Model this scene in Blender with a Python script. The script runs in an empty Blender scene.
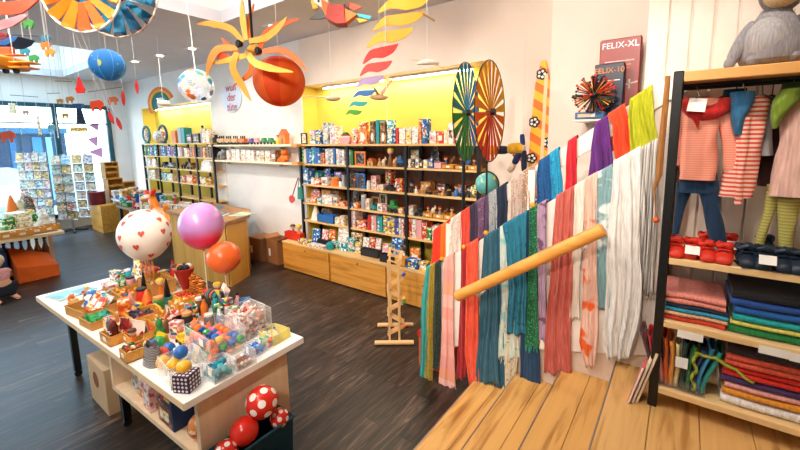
import bpy, bmesh, math, random
from mathutils import Vector, Matrix, Euler
C = bpy.context.scene.collection
random.seed(11)
PI = math.pi
EYE = 2.2
# ---------- photograph geometry (camera fitted from the room's vanishing lines) ----------
CR = Vector((0.81068, 0.58537, -0.01380)); CF = None
def _cam():
    yaw, pit, rol = math.radians(35.838911), math.radians(-7.981682), math.radians(-0.7906398)
    cy, sy = math.cos(yaw), math.sin(yaw)
    f = Vector((-sy*math.cos(pit), cy*math.cos(pit), math.sin(pit)))
    r = Vector((cy, sy, 0)); u = r.cross(f)
    c, s = math.cos(rol), math.sin(rol)
    return c*r+s*u, -s*r+c*u, f
CR, CU, CF = _cam()
FPX, PX0, PY0 = 381.671, 408.363, 192.6675
def ray(x, y): return CR*((x-PX0)/FPX) - CU*((y-PY0)/FPX) + CF
def on_z(x, y, z):
    d = ray(x, y); return Vector((0, 0, EYE)) + d*((z-EYE)/d.z)
def on_y(x, y, Y):
    d = ray(x, y); return Vector((0, 0, EYE)) + d*(Y/d.y)
def on_x(x, y, X):
    d = ray(x, y); return Vector((0, 0, EYE)) + d*(X/d.x)
def at_d(x, y, t):            # point t metres along the viewing depth
    return Vector((0, 0, EYE)) + ray(x, y)*t

# ---------- mesh builder ----------
class MB:
    def __init__(s): s.v = []; s.f = []; s.m = []; s.tf = None; s.mi = 0
    def add(s, vs, fs):
        o = len(s.v)
        for p in vs:
            p = Vector(p); s.v.append(s.tf @ p if s.tf else p)
        for f in fs: s.f.append([i+o for i in f]); s.m.append(s.mi)
        return s
    def box(s, c, d, rz=0, bev=0, rot=None):
        x, y, z = d[0]/2, d[1]/2, d[2]/2
        R = (Euler(rot).to_matrix() if rot else Matrix.Rotation(rz, 3, 'Z')); c = Vector(c)
        if bev <= 0:
            vs = [(i*x, j*y, k*z) for k in (-1, 1) for j in (-1, 1) for i in (-1, 1)]
            fs = [(0, 2, 3, 1), (4, 5, 7, 6), (0, 1, 5, 4), (2, 6, 7, 3), (0, 4, 6, 2), (1, 3, 7, 5)]
        else:
            b = min(bev, x*.9, y*.9, z*.9); bm = bmesh.new(); vs = []
            for k in (-1, 1):
                for j in (-1, 1):
                    for i in (-1, 1):
                        vs += [(i*x, j*(y-b), k*(z-b)), (i*(x-b), j*y, k*(z-b)), (i*(x-b), j*(y-b), k*z)]
            bv = [bm.verts.new(p) for p in vs]
            h = bmesh.ops.convex_hull(bm, input=bv); bm.verts.index_update()
            bmesh.ops.recalc_face_normals(bm, faces=bm.faces)
            vs = [v.co.copy() for v in bm.verts]; fs = [[v.index for v in f.verts] for f in bm.faces]; bm.free()
        return s.add([c + R @ Vector(p) for p in vs], fs)
    def tube(s, pts, r, n=8, cap=True):
        pts = [Vector(p) for p in pts]; vs = []; fs = []; N = len(pts)
        rs = r if isinstance(r, (list, tuple)) else [r]*N
        pu = None
        for i, p in enumerate(pts):
            t = (pts[min(i+1, N-1)] - pts[max(i-1, 0)])
            t = t.normalized() if t.length > 1e-9 else Vector((0, 0, 1))
            if pu is None: u = t.orthogonal().normalized()
            else:
                u = pu - t*pu.dot(t); u = u.normalized() if u.length > 1e-6 else t.orthogonal().normalized()
            pu = u; w = t.cross(u)
            for k in range(n):
                a = 2*PI*k/n; vs.append(p + (u*math.cos(a)+w*math.sin(a))*rs[i])
        for i in range(N-1):
            for k in range(n):
                a, b = i*n+k, i*n+(k+1) % n; fs.append((a, b, b+n, a+n))
        if cap: fs.append(tuple(range(n-1, -1, -1))); fs.append(tuple(range((N-1)*n, N*n)))
        return s.add(vs, fs)
    def cyl(s, c, r, h, n=16, r2=None):   # standing, base at c
        c = Vector(c); return s.tube([c, c+Vector((0, 0, h))], [r, r if r2 is None else r2], n)
    def lathe(s, prof, n=20, c=(0, 0, 0), rot=None):
        c = Vector(c); R = Euler(rot).to_matrix() if rot else Matrix.Identity(3); vs = []; fs = []
        for (r, z) in prof:
            for k in range(n):
                a = 2*PI*k/n; vs.append(c + R @ Vector((r*math.cos(a), r*math.sin(a), z)))
        for i in range(len(prof)-1):
            for k in range(n):
                a, b = i*n+k, i*n+(k+1) % n; fs.append((a, b, b+n, a+n))
        if prof[0][0] > 1e-4: fs.append(tuple(range(n-1, -1, -1)))
        if prof[-1][0] > 1e-4: fs.append(tuple(range((len(prof)-1)*n, len(prof)*n)))
        return s.add(vs, fs)
    def ball(s, c, r, n=16, sc=(1, 1, 1), rot=None):
        m = max(6, n//2); R = Euler(rot).to_matrix() if rot else Matrix.Identity(3); c = Vector(c); vs = []; fs = []
        for i in range(m+1):
            t = PI*i/m
            for k in range(n):
                a = 2*PI*k/n
                vs.append(c + R @ Vector((r*sc[0]*math.sin(t)*math.cos(a), r*sc[1]*math.sin(t)*math.sin(a), -r*sc[2]*math.cos(t))))
        for i in range(m):
            for k in range(n):
                a, b = i*n+k, i*n+(k+1) % n
                fs.append((a, b, b+n, a+n))
        return s.add(vs, fs)
    def prism(s, poly, t, M=None):        # polygon in local XZ, thickness t along Y (centred)
        n = len(poly); M = M or Matrix.Identity(4)
        vs = [M @ Vector((x, -t/2, z)) for x, z in poly] + [M @ Vector((x, t/2, z)) for x, z in poly]
        fs = [tuple(range(n)), tuple(range(2*n-1, n-1, -1))] + [(i, i+n, (i+1) % n+n, (i+1) % n) for i in range(n)]
        return s.add(vs, fs)
    def grid(s, fn, nu, nv):
        vs = [fn(i/nu, j/nv) for j in range(nv+1) for i in range(nu+1)]
        fs = [(j*(nu+1)+i, j*(nu+1)+i+1, (j+1)*(nu+1)+i+1, (j+1)*(nu+1)+i) for j in range(nv) for i in range(nu)]
        return s.add(vs, fs)
    def patch(s, c, r, d, pts, lift=1.004, sc=(1, 1, 1)):   # flat outline laid on a sphere round direction d
        d = Vector(d).normalized(); u = d.cross(Vector((0, 0, 1))); u = u.normalized() if u.length > 1e-3 else Vector((1, 0, 0)); w = u.cross(d)
        mid = len(s.v); ring = []
        def P(x, y):
            q = (d + u*x + w*y).normalized()*r*lift
            return Vector(c)+Vector((q.x*sc[0], q.y*sc[1], q.z*sc[2]))
        vs = [P(0, 0)]; n = len(pts)
        for fr in (.5, 1.0):
            vs += [P(x*fr, y*fr) for x, y in pts]
        fs = [(0, 1+(i+1) % n, 1+i) for i in range(n)] + [(1+i, 1+(i+1) % n, 1+n+(i+1) % n, 1+n+i) for i in range(n)]
        return s.add(vs, fs)
    def build(s, name, mat=None, parent=None, loc=None, rot=None, smooth=35, thick=0, sub=0, bev=0):
        me = bpy.data.meshes.new(name); me.from_pydata([tuple(p) for p in s.v], [], s.f)
        for m in (mat if isinstance(mat, (list, tuple)) else [mat]): me.materials.append(m)
        if any(s.m): me.polygons.foreach_set('material_index', s.m)
        bm = bmesh.new(); bm.from_mesh(me); bmesh.ops.recalc_face_normals(bm, faces=bm.faces); bm.to_mesh(me); bm.free()
        if smooth:
            me.shade_smooth(); me.set_sharp_from_angle(angle=math.radians(smooth))
        o = bpy.data.objects.new(name, me); C.objects.link(o)
        if parent: o.parent = parent
        if loc is not None: o.location = loc
        if rot is not None: o.rotation_euler = rot
        if thick:
            q = o.modifiers.new('solid', 'SOLIDIFY'); q.thickness = thick; q.offset = 0
        if sub:
            q = o.modifiers.new('sub', 'SUBSURF'); q.levels = q.render_levels = sub
        if bev:
            q = o.modifiers.new('bev', 'BEVEL'); q.width = bev; q.segments = 2; q.limit_method = 'ANGLE'
        return o

LABELS = {}
def tag(o, label, cat, group=None, kind=None):
    n = len(label.replace('-', ' ').split())
    if not 4 <= n <= 16: print('LABEL LENGTH', n, label)
    if label in LABELS: print('LABEL TWICE', label)
    LABELS[label] = 1
    o['label'] = label; o['category'] = cat
    if group: o['group'] = group
    if kind: o['kind'] = kind
    return o
def thing(name, label, cat, loc=(0, 0, 0), rz=0, group=None, rot=None):
    o = bpy.data.objects.new(name, None); C.objects.link(o); o.empty_display_size = .1
    o.location = loc; o.rotation_euler = rot if rot else (0, 0, rz)
    return tag(o, label, cat, group)
def struct(o): o['kind'] = 'structure'; return o
KIDS = {}
def kids(r): return [o for o in C.objects if o.parent == r]
def dup(root, label, loc, rz=0, group=None, scale=None, rot=None, mats=None):
    r = root.copy(); C.objects.link(r); r.location = loc; r.rotation_euler = rot if rot else (0, 0, rz)
    if scale: r.scale = scale if not isinstance(scale, (int, float)) else (scale,)*3
    tag(r, label, root['category'], group or root.get('group'))
    if mats and r.type == 'MESH' : remat(r, mats)
    for ch in kidlist(root):
        c = ch.copy(); C.objects.link(c); c.parent = r
        if mats: remat(c, mats)
        for g in kidlist(ch):
            d = g.copy(); C.objects.link(d); d.parent = c
            if mats: remat(d, mats)
    return r
def kidlist(o): return list(o.children)
def remat(o, mats):
    if o.type != 'MESH': return
    if o.material_slots and o.material_slots[0].material and o.material_slots[0].material.name in mats:
        nm = mats[o.material_slots[0].material.name]
        o.material_slots[0].link = 'OBJECT'; o.material_slots[0].material = nm

# ---------- materials ----------
def lin(h):
    h = h.lstrip('#'); o = []
    for i in (0, 2, 4):
        c = int(h[i:i+2], 16)/255; o.append(c/12.92 if c <= .04045 else ((c+.055)/1.055)**2.4)
    return (*o, 1)
MATS = {}
def new(key):
    m = bpy.data.materials.new(key); m.use_nodes = True; nt = m.node_tree
    return m, nt, nt.nodes['Principled BSDF']
def N(nt, t, **kw):
    n = nt.nodes.new(t)
    for k, v in kw.items():
        if k in n.inputs: n.inputs[k].default_value = v
        else: setattr(n, k, v)
    return n
def mp(nt, scale=(1, 1, 1), rot=(0, 0, 0), coord='Object', rnd=False):
    tc = N(nt, 'ShaderNodeTexCoord'); m = N(nt, 'ShaderNodeMapping'); m.inputs['Scale'].default_value = scale; m.inputs['Rotation'].default_value = rot
    nt.links.new(tc.outputs[coord], m.inputs['Vector'])
    if rnd:
        oi = N(nt, 'ShaderNodeObjectInfo'); mu = N(nt, 'ShaderNodeMath', operation='MULTIPLY'); mu.inputs[1].default_value = 37.0
        nt.links.new(oi.outputs['Random'], mu.inputs[0]); nt.links.new(mu.outputs[0], m.inputs['Location'])
    return m
def ramp(nt, stops, interp='LINEAR'):
    r = N(nt, 'ShaderNodeValToRGB'); cr = r.color_ramp; cr.interpolation = interp
    while len(cr.elements) < len(stops): cr.elements.new(.5)
    for e, (p, c) in zip(cr.elements, stops): e.position = p; e.color = lin(c) if isinstance(c, str) else c
    return r
def bump(nt, bs, src, st=.2, dist=.01):
    b = N(nt, 'ShaderNodeBump'); b.inputs['Strength'].default_value = st; b.inputs['Distance'].default_value = dist
    nt.links.new(src, b.inputs['Height']); nt.links.new(b.outputs[0], bs.inputs['Normal'])
def shade(h, k):
    h = h.lstrip('#'); v = [min(255, max(0, int(int(h[i:i+2], 16)*k))) for i in (0, 2, 4)]
    return '%02x%02x%02x' % tuple(v)
def plain(h, rough=.45, metal=0, coat=0, emit=0, trans=0, alpha=1):
    k = ('p', h, rough, metal, coat, emit, trans, alpha)
    if k in MATS: return MATS[k]
    m, nt, b = new('plain_'+h)
    n = N(nt, 'ShaderNodeTexNoise'); n.inputs['Scale'].default_value = 9; n.inputs['Detail'].default_value = 3
    nt.links.new(mp(nt).outputs[0], n.inputs['Vector'])
    r = ramp(nt, [(.3, shade(h, .975)), (.7, shade(h, 1.015))]); nt.links.new(n.outputs['Fac'], r.inputs[0]); nt.links.new(r.outputs[0], b.inputs['Base Color'])
    b.inputs['Roughness'].default_value = rough; b.inputs['Metallic'].default_value = metal; b.inputs['Coat Weight'].default_value = coat
    if emit: b.inputs['Emission Color'].default_value = lin(h); b.inputs['Emission Strength'].default_value = emit
    if trans: b.inputs['Transmission Weight'].default_value = trans
    if alpha < 1: b.inputs['Alpha'].default_value = alpha
    MATS[k] = m; return m
def fabric(h):        # thin kite cloth, lit from both sides
    k = ('fab', h)
    if k in MATS: return MATS[k]
    m, nt, b = new('kite_cloth_'+h); b.inputs['Base Color'].default_value = lin(h); b.inputs['Roughness'].default_value = .6
    n = N(nt, 'ShaderNodeTexNoise'); n.inputs['Scale'].default_value = 200; nt.links.new(mp(nt).outputs[0], n.inputs['Vector']); r = ramp(nt, [(.3, shade(h, .95)), (.7, h)]); nt.links.new(n.outputs['Fac'], r.inputs[0]); nt.links.new(r.outputs[0], b.inputs['Base Color'])
    t = N(nt, 'ShaderNodeBsdfTranslucent'); nt.links.new(r.outputs[0], t.inputs['Color']); mx = N(nt, 'ShaderNodeMixShader'); mx.inputs[0].default_value = .5
    nt.links.new(b.outputs[0], mx.inputs[1]); nt.links.new(t.outputs[0], mx.inputs[2]); nt.links.new(mx.outputs[0], nt.nodes['Material Output'].inputs['Surface']); MATS[k] = m; return m
def wood(h1, h2, axis='X', scale=1., rough=.45, knots=True):
    k = ('w', h1, h2, axis, scale, rough)
    if k in MATS: return MATS[k]
    m, nt, b = new('wood_'+h1)
    sc = {'X': (1, 14, 14), 'Y': (14, 1, 14), 'Z': (14, 14, 1)}[axis]
    mpn = mp(nt, tuple(c*scale for c in sc), rnd=True)
    n = N(nt, 'ShaderNodeTexNoise'); n.inputs['Scale'].default_value = 1.6; n.inputs['Detail'].default_value = 6; n.inputs['Distortion'].default_value = .6
    nt.links.new(mpn.outputs[0], n.inputs['Vector'])
    r = ramp(nt, [(.25, h2), (.5, h1), (.8, shade(h1, 1.06))]); nt.links.new(n.outputs['Fac'], r.inputs[0])
    out = r.outputs[0]
    if knots:
        v = N(nt, 'ShaderNodeTexVoronoi'); v.inputs['Scale'].default_value = 1
        ksc = {'X': (3, 6.5, 6.5), 'Y': (6.5, 3, 6.5), 'Z': (6.5, 6.5, 3)}[axis]
        nt.links.new(mp(nt, tuple(c*scale for c in ksc), rnd=True).outputs[0], v.inputs['Vector'])
        r2 = ramp(nt, [(.03, '5a3212'), (.09, 'ffffff')]); nt.links.new(v.outputs['Distance'], r2.inputs[0])
        mx = N(nt, 'ShaderNodeMix', data_type='RGBA', blend_type='MULTIPLY'); mx.inputs[0].default_value = .75
        nt.links.new(out, mx.inputs[6]); nt.links.new(r2.outputs[0], mx.inputs[7]); out = mx.outputs[2]
    nt.links.new(out, b.inputs['Base Color']); b.inputs['Roughness'].default_value = rough
    bump(nt, b, n.outputs['Fac'], .15, .004)
    MATS[k] = m; return m
def cloth(h, h2=None, rough=.9, fold=0, speck=None, spsc=60, alpha=1):
    k = ('c', h, h2, speck, spsc, alpha, fold)
    if k in MATS: return MATS[k]
    m, nt, b = new('cloth_'+h)
    n = N(nt, 'ShaderNodeTexNoise'); n.inputs['Scale'].default_value = 1; n.inputs['Detail'].default_value = 5
    nt.links.new(mp(nt, (90, 90, 9), rnd=True).outputs[0], n.inputs['Vector'])
    r = ramp(nt, [(.3, shade(h, .86)), (.58, h), (.8, h2 or shade(h, 1.1))]); nt.links.new(n.outputs['Fac'], r.inputs[0]); out = r.outputs[0]
    if speck:
        v = N(nt, 'ShaderNodeTexNoise'); v.inputs['Scale'].default_value = spsc; v.inputs['Detail'].default_value = 2
        nt.links.new(mp(nt, rnd=True).outputs[0], v.inputs['Vector'])
        r2 = ramp(nt, [(.56, '000000'), (.64, 'ffffff')]); nt.links.new(v.outputs['Fac'], r2.inputs[0])
        mx = N(nt, 'ShaderNodeMix', data_type='RGBA'); nt.links.new(r2.outputs[0], mx.inputs[0]); nt.links.new(out, mx.inputs[6]); mx.inputs[7].default_value = lin(speck); out = mx.outputs[2]
    nt.links.new(out, b.inputs['Base Color']); b.inputs['Roughness'].default_value = rough
    b.inputs['Sheen Weight'].default_value = .15
    if alpha < 1: b.inputs['Alpha'].default_value = alpha
    w = N(nt, 'ShaderNodeTexNoise'); w.inputs['Scale'].default_value = 350; nt.links.new(mp(nt).outputs[0], w.inputs['Vector'])
    bump(nt, b, w.outputs['Fac'], .25, .003)
    MATS[k] = m; return m
def stripes(cols, period, axis='Z', rough=.8, rot=0, warp=0):
    k = ('s', tuple(cols), period, axis, rot)
    if k in MATS: return MATS[k]
    m, nt, b = new('stripes_'+cols[0])
    mpn = mp(nt, (1, 1, 1), (0, rot, 0))
    sp = N(nt, 'ShaderNodeSeparateXYZ'); nt.links.new(mpn.outputs[0], sp.inputs[0])
    a = N(nt, 'ShaderNodeMath', operation='DIVIDE'); a.inputs[1].default_value = period; nt.links.new(sp.outputs[axis], a.inputs[0])
    fr = N(nt, 'ShaderNodeMath', operation='FRACT'); nt.links.new(a.outputs[0], fr.inputs[0])
    r = ramp(nt, [(i/len(cols), c) for i, c in enumerate(cols)], 'CONSTANT'); nt.links.new(fr.outputs[0], r.inputs[0]); nt.links.new(r.outputs[0], b.inputs['Base Color'])
    b.inputs['Roughness'].default_value = rough
    MATS[k] = m; return m
def printed(cols, scale=30, rough=.4):      # printed cover: patches of several colours, different on each object
    k = ('pr', tuple(cols), scale)
    if k in MATS: return MATS[k]
    m, nt, b = new('print_'+cols[0])
    v = N(nt, 'ShaderNodeTexVoronoi'); v.inputs['Scale'].default_value = scale; v.feature = 'F1'; v.distance = 'CHEBYCHEV'
    nt.links.new(mp(nt, (1, 1, 1.4), rnd=True).outputs[0], v.inputs['Vector'])
    sp = N(nt, 'ShaderNodeSeparateColor'); nt.links.new(v.outputs['Color'], sp.inputs[0])
    r = ramp(nt, [(i/len(cols), c) for i, c in enumerate(cols)], 'CONSTANT'); nt.links.new(sp.outputs[0], r.inputs[0]); nt.links.new(r.outputs[0], b.inputs['Base Color'])
    b.inputs['Roughness'].default_value = rough
    MATS[k] = m; return m
def clear(h='ffffff', a=.12, rough=.03):   # thin clear plastic
    k = ('cl', h, a)
    if k in MATS: return MATS[k]
    m = bpy.data.materials.new('clear_'+h); m.use_nodes = True; nt = m.node_tree; b = nt.nodes['Principled BSDF']; out = nt.nodes['Material Output']
    b.inputs['Base Color'].default_value = lin(h); b.inputs['Roughness'].default_value = rough
    t = N(nt, 'ShaderNodeBsdfTransparent'); mx = N(nt, 'ShaderNodeMixShader'); lw = N(nt, 'ShaderNodeLayerWeight'); lw.inputs[0].default_value = .35
    n = N(nt, 'ShaderNodeTexNoise'); n.inputs['Scale'].default_value = 8; nt.links.new(mp(nt).outputs[0], n.inputs['Vector'])
    mr = N(nt, 'ShaderNodeMapRange'); mr.inputs['To Min'].default_value = a*.8; mr.inputs['To Max'].default_value = min(1, a*2.6)
    nt.links.new(lw.outputs['Facing'], mr.inputs['Value']); nt.links.new(mr.outputs[0], mx.inputs[0])
    nt.links.new(t.outputs[0], mx.inputs[1]); nt.links.new(b.outputs[0], mx.inputs[2]); nt.links.new(mx.outputs[0], out.inputs['Surface'])
    MATS[k] = m; return m
PINE = wood('e9bd7c', 'cf9850', 'X'); PINEZ = wood('e9bd7c', 'cf9850', 'Z'); PINEY = wood('e9bd7c', 'cf9850', 'Y')
HONEY = wood('d99a3e', 'b8741f', 'X'); BIRCH = plain('e8c793', .5); BLACK = plain('0a0b0e', .45); WHITE = plain('f2efea', .5); PAPER = plain('f4f0e6', .7)
NAVY = plain('10305e', .5); STEEL = plain('b9bcc0', .25, 1)
ORD = ['first', 'second', 'third', 'fourth', 'fifth', 'sixth', 'seventh', 'eighth', 'ninth', 'tenth', 'eleventh', 'twelfth', 'thirteenth', 'fourteenth', 'fifteenth', 'sixteenth', 'seventeenth', 'eighteenth', 'nineteenth', 'twentieth', 'twenty-first', 'twenty-second', 'twenty-third', 'twenty-fourth', 'twenty-fifth', 'twenty-sixth']
def text(name, body, size, mat, parent=None, loc=(0, 0, 0), rot=(PI/2, 0, 0), ext=.001, align='CENTER'):
    cu = bpy.data.curves.new(name, 'FONT'); cu.body = body; cu.size = size; cu.extrude = ext; cu.align_x = align; cu.align_y = 'CENTER'
    f_ = bpy.data.objects.new(name, cu); C.objects.link(f_); bpy.context.view_layer.update()
    me = bpy.data.meshes.new_from_object(f_.evaluated_get(bpy.context.evaluated_depsgraph_get())); bpy.data.objects.remove(f_)
    me.materials.clear(); me.materials.append(mat); o = bpy.data.objects.new(name, me); C.objects.link(o); o.location = loc; o.rotation_euler = rot
    if parent: o.parent = parent
    return o
SKY = (1.4, 1.1)
SPOTS = [(.15, 1.5, .25, 2.6, 1.3, 85), (-1.5, 1.0, -.9, 2.75, 1.2, 100), (-3.6, .9, -3.6, 4.3, 1.2, 230), (-2.4, -.4, -3.2, 1.2, .8, 180), (-6.5, 2.2, -7, 4.3, 1.5, 170), (-5.6, 3.4, -5.5, 3.0, .5, 80), (-1.2, 1.8, -1.0, 4.0, 2.6, 50), (-.4, .2, .1, 2.5, 1.9, 40), (-.4, -1.6, -2.4, 2.0, 2.9, 400), (-3.2, -1.6, -6, 1.5, 2.9, 140), (-3.4, 2.5, -1.35, 3.3, 2.5, 90), (-1.6, -.9, -2.2, 2.0, 2.8, 110)]  # ceiling spots, plus unseen fills added to brighten the hanging toys and pinwheels
# ---------------------------------------------------------------- camera
cam = bpy.data.objects.new('camera', bpy.data.cameras.new('camera')); C.objects.link(cam)
m = Matrix((CR, CU, -CF)).transposed().to_4x4(); m.translation = (0, 0, EYE); cam.matrix_world = m
cam.data.sensor_width = 36; cam.data.lens = FPX/800*36
cam.data.shift_x = (400-PX0)/800; cam.data.shift_y = (PY0-225)/800; cam.data.clip_start = .05; cam.data.clip_end = 200
bpy.context.scene.camera = cam
# ---------------------------------------------------------------- shell
CZ = 3.85; FW = 4.3; AB = 4.62          # ceiling height, front wall plane, alcove back
def floor_mat():
    m, nt, b = new('dark_oak_planks')
    tc = N(nt, 'ShaderNodeTexCoord'); sp = N(nt, 'ShaderNodeSeparateXYZ'); nt.links.new(tc.outputs['Object'], sp.inputs[0])
    cb = N(nt, 'ShaderNodeCombineXYZ'); nt.links.new(sp.outputs['Y'], cb.inputs['X']); nt.links.new(sp.outputs['X'], cb.inputs['Y'])
    br = N(nt, 'ShaderNodeTexBrick'); br.offset = .37; br.inputs['Scale'].default_value = 1; br.inputs['Brick Width'].default_value = 1.25; br.inputs['Row Height'].default_value = .16
    br.inputs['Mortar Size'].default_value = .0025; br.inputs['Color1'].default_value = (0, 0, 0, 1); br.inputs['Color2'].default_value = (1, 1, 1, 1); br.inputs['Mortar'].default_value = (0, 0, 0, 1); br.inputs['Bias'].default_value = 0
    nt.links.new(cb.outputs[0], br.inputs['Vector'])
    ad = N(nt, 'ShaderNodeVectorMath', operation='ADD'); sc = N(nt, 'ShaderNodeVectorMath', operation='SCALE'); sc.inputs['Scale'].default_value = 7.3
    nt.links.new(br.outputs['Color'], sc.inputs[0]); 
    mpn = N(nt, 'ShaderNodeMapping'); mpn.inputs['Scale'].default_value = (22, 2.2, 1); nt.links.new(tc.outputs['Object'], mpn.inputs['Vector'])
    nt.links.new(mpn.outputs[0], ad.inputs[0]); nt.links.new(sc.outputs[0], ad.inputs[1])
    n = N(nt, 'ShaderNodeTexNoise'); n.inputs['Scale'].default_value = 1; n.inputs['Detail'].default_value = 7; n.inputs['Roughness'].default_value = .65; n.inputs['Distortion'].default_value = 1.2
    nt.links.new(ad.outputs[0], n.inputs['Vector'])
    r = ramp(nt, [(.32, '130e0b'), (.47, '33261e'), (.6, '5c493c'), (.74, '95806e')]); nt.links.new(n.outputs['Fac'], r.inputs[0])
    mx = N(nt, 'ShaderNodeMix', data_type='RGBA', blend_type='MULTIPLY'); mx.inputs[0].default_value = 1
    r2 = ramp(nt, [(0, 'a8a4a2'), (1, 'ffffff')]); nt.links.new(br.outputs['Color'], r2.inputs[0])
    nt.links.new(r.outputs[0], mx.inputs[6]); nt.links.new(r2.outputs[0], mx.inputs[7])
    mo = N(nt, 'ShaderNodeMix', data_type='RGBA'); mo.inputs[7].default_value = lin('120e0c'); nt.links.new(br.outputs['Fac'], mo.inputs[0]); nt.links.new(mx.outputs[2], mo.inputs[6])
    nt.links.new(mo.outputs[2], b.inputs['Base Color'])
    rr = N(nt, 'ShaderNodeMapRange'); rr.inputs['To Min'].default_value = .28; rr.inputs['To Max'].default_value = .5; nt.links.new(n.outputs['Fac'], rr.inputs['Value']); nt.links.new(rr.outputs[0], b.inputs['Roughness'])
    bump(nt, b, n.outputs['Fac'], .12, .003)
    return m
def wall_mat(h, rough=.75):
    k = ('wall', h)
    if k in MATS: return MATS[k]
    m, nt, b = new('plaster_'+h); n = N(nt, 'ShaderNodeTexNoise'); n.inputs['Scale'].default_value = 2.5; n.inputs['Detail'].default_value = 4
    nt.links.new(mp(nt).outputs[0], n.inputs['Vector']); r = ramp(nt, [(.3, shade(h, .97)), (.7, h)]); nt.links.new(n.outputs['Fac'], r.inputs[0]); nt.links.new(r.outputs[0], b.inputs['Base Color'])
    n2 = N(nt, 'ShaderNodeTexNoise'); n2.inputs['Scale'].default_value = 180; nt.links.new(mp(nt).outputs[0], n2.inputs['Vector']); bump(nt, b, n2.outputs['Fac'], .08, .002)
    b.inputs['Roughness'].default_value = rough; MATS[k] = m; return m
WALLW = wall_mat('f3ede6'); WALLB = wall_mat('efdccd'); CEILM = wall_mat('d9d6dc'); YEL = wall_mat('e4ca50')
struct(MB().box((-5.5, .2, -.06), (17, 9.4, .12)).build('floor', floor_mat()))
# back wall with two recesses
ALX0, ALX1, ARX0, ARX1, ATZ = -11.9, -8.3, -5.3, -1.93, 3.1
w = MB()
def wbox(mb, x0, x1, y0, y1, z0, z1): return mb.box(((x0+x1)/2, (y0+y1)/2, (z0+z1)/2), (x1-x0, y1-y0, z1-z0))
wbox(w, ALX1, ARX0, FW, 4.9, 0, CZ+.6); wbox(w, -13.3, ALX0, FW, 4.9, 0, CZ+.6)
wbox(w, ALX0, ALX1, FW, 4.9, ATZ, CZ+.6)
struct(w.build('wall_back', WALLW))
w = MB(); wbox(w, ARX1, 3, FW, 4.9, 0, CZ+.6); wbox(w, ARX0, ARX1, FW, 4.9, ATZ, CZ+.6)
struct(w.build('wall_back_right', WALLB))
for nm, x0, x1 in (('wall_recess_left', ALX0, ALX1), ('wall_recess_right', ARX0, ARX1)):
    w = MB(); wbox(w, x0, x1, AB, 4.9, 0, ATZ); wbox(w, x0-.005, x0+.012, FW+.02, AB, 0, ATZ); wbox(w, x1-.012, x1+.005, FW+.02, AB, 0, ATZ)
    struct(w.build(nm, YEL))
# pier and panelled wall by the stairs
w = MB(); wbox(w, -1.02, 3, 3.6, FW, 0, CZ+.6); struct(w.build('wall_pier', wall_mat('f6e6da')))
w = MB()
x = -.235; wbox(w, x, 3, 2.86, 3.0, 0, CZ+.6)
wid = .106; k = 0
while x < 2.6:
    ww = wid if k else .11
    w.box((x+ww/2, 2.853, (.68+CZ)/2), (ww-.009, .022, CZ-.68), bev=.004); x += ww; k += 1
struct(w.build('wall_panelled', plain('ecdfd2', .5)))
# left window wall
w = MB(); WX = -13.0
wbox(w, WX-.25, WX, 3.86, 4.9, 0, CZ+.6); wbox(w, WX-.25, WX, -5, 3.86, 3.2, CZ+.6); wbox(w, WX-.25, WX, -5, 3.86, 0, .3)
struct(w.build('wall_window', wall_mat('f4f2f2')))
w = MB(); wbox(w, -13.3, 3.2, -4.9, -4.7, 0, CZ+.6); struct(w.build('wall_rear', WALLW))
w = MB(); wbox(w, 2.9, 3.1, -4.9, 4.9, 0, CZ+.6); struct(w.build('wall_right', WALLB))
# ceiling with two light wells
w = MB(); H1 = (-5.4, -3.0, -3.2, 3.05); H2 = (-12.7, -8.75, -3.5, 2.95)
def ceil_rect(x0, x1, y0, y1): wbox(w, x0, x1, y0, y1, CZ, CZ+.16)
ceil_rect(-13.1, H2[0], -4.9, 4.9); ceil_rect(H2[1], H1[0], -4.9, 4.9); ceil_rect(H1[1], 3, -4.9, 4.9)
ceil_rect(H2[0], H2[1], H2[3], 4.9); ceil_rect(H2[0], H2[1], -4.9, H2[2]); ceil_rect(H1[0], H1[1], H1[3], 4.9); ceil_rect(H1[0], H1[1], -4.9, H1[2])
struct(w.build('ceiling', CEILM))
for i, (hh, top) in enumerate(((H1, .75), (H2, .75))):
    w = MB(); z1 = CZ+top
    wbox(w, hh[0]-.05, hh[0], hh[2], hh[3], CZ+.16, z1); wbox(w, hh[1], hh[1]+.05, hh[2], hh[3], CZ+.16, z1); wbox(w, hh[0], hh[1], hh[2]-.05, hh[2], CZ+.16, z1); wbox(w, hh[0], hh[1], hh[3], hh[3]+.05, CZ+.16, z1)
    struct(w.build('ceiling_well_%d' % (i+1), WALLW))
    w = MB(); wbox(w, hh[0]-.05, hh[1]+.05, hh[2]-.05, hh[3]+.05, z1, z1+.03)
    o = struct(w.build('window_%d' % (3+i), None)); SK = o
    mt, nt, b = new('skylight_glass_%d' % i); b.inputs['Emission Color'].default_value = (1, .97, .93, 1) if i == 0 else (.6, .86, 1, 1); b.inputs['Emission Strength'].default_value = SKY[i]
    n = N(nt, 'ShaderNodeTexNoise'); n.inputs['Scale'].default_value = .6; nt.links.new(mp(nt).outputs[0], n.inputs['Vector']); rr = ramp(nt, [(.3, 'eef2f5'), (.7, 'ffffff')]); nt.links.new(n.outputs['Fac'], rr.inputs[0]); nt.links.new(rr.outputs[0], b.inputs['Base Color'])
    o.data.materials[0] = mt
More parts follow.
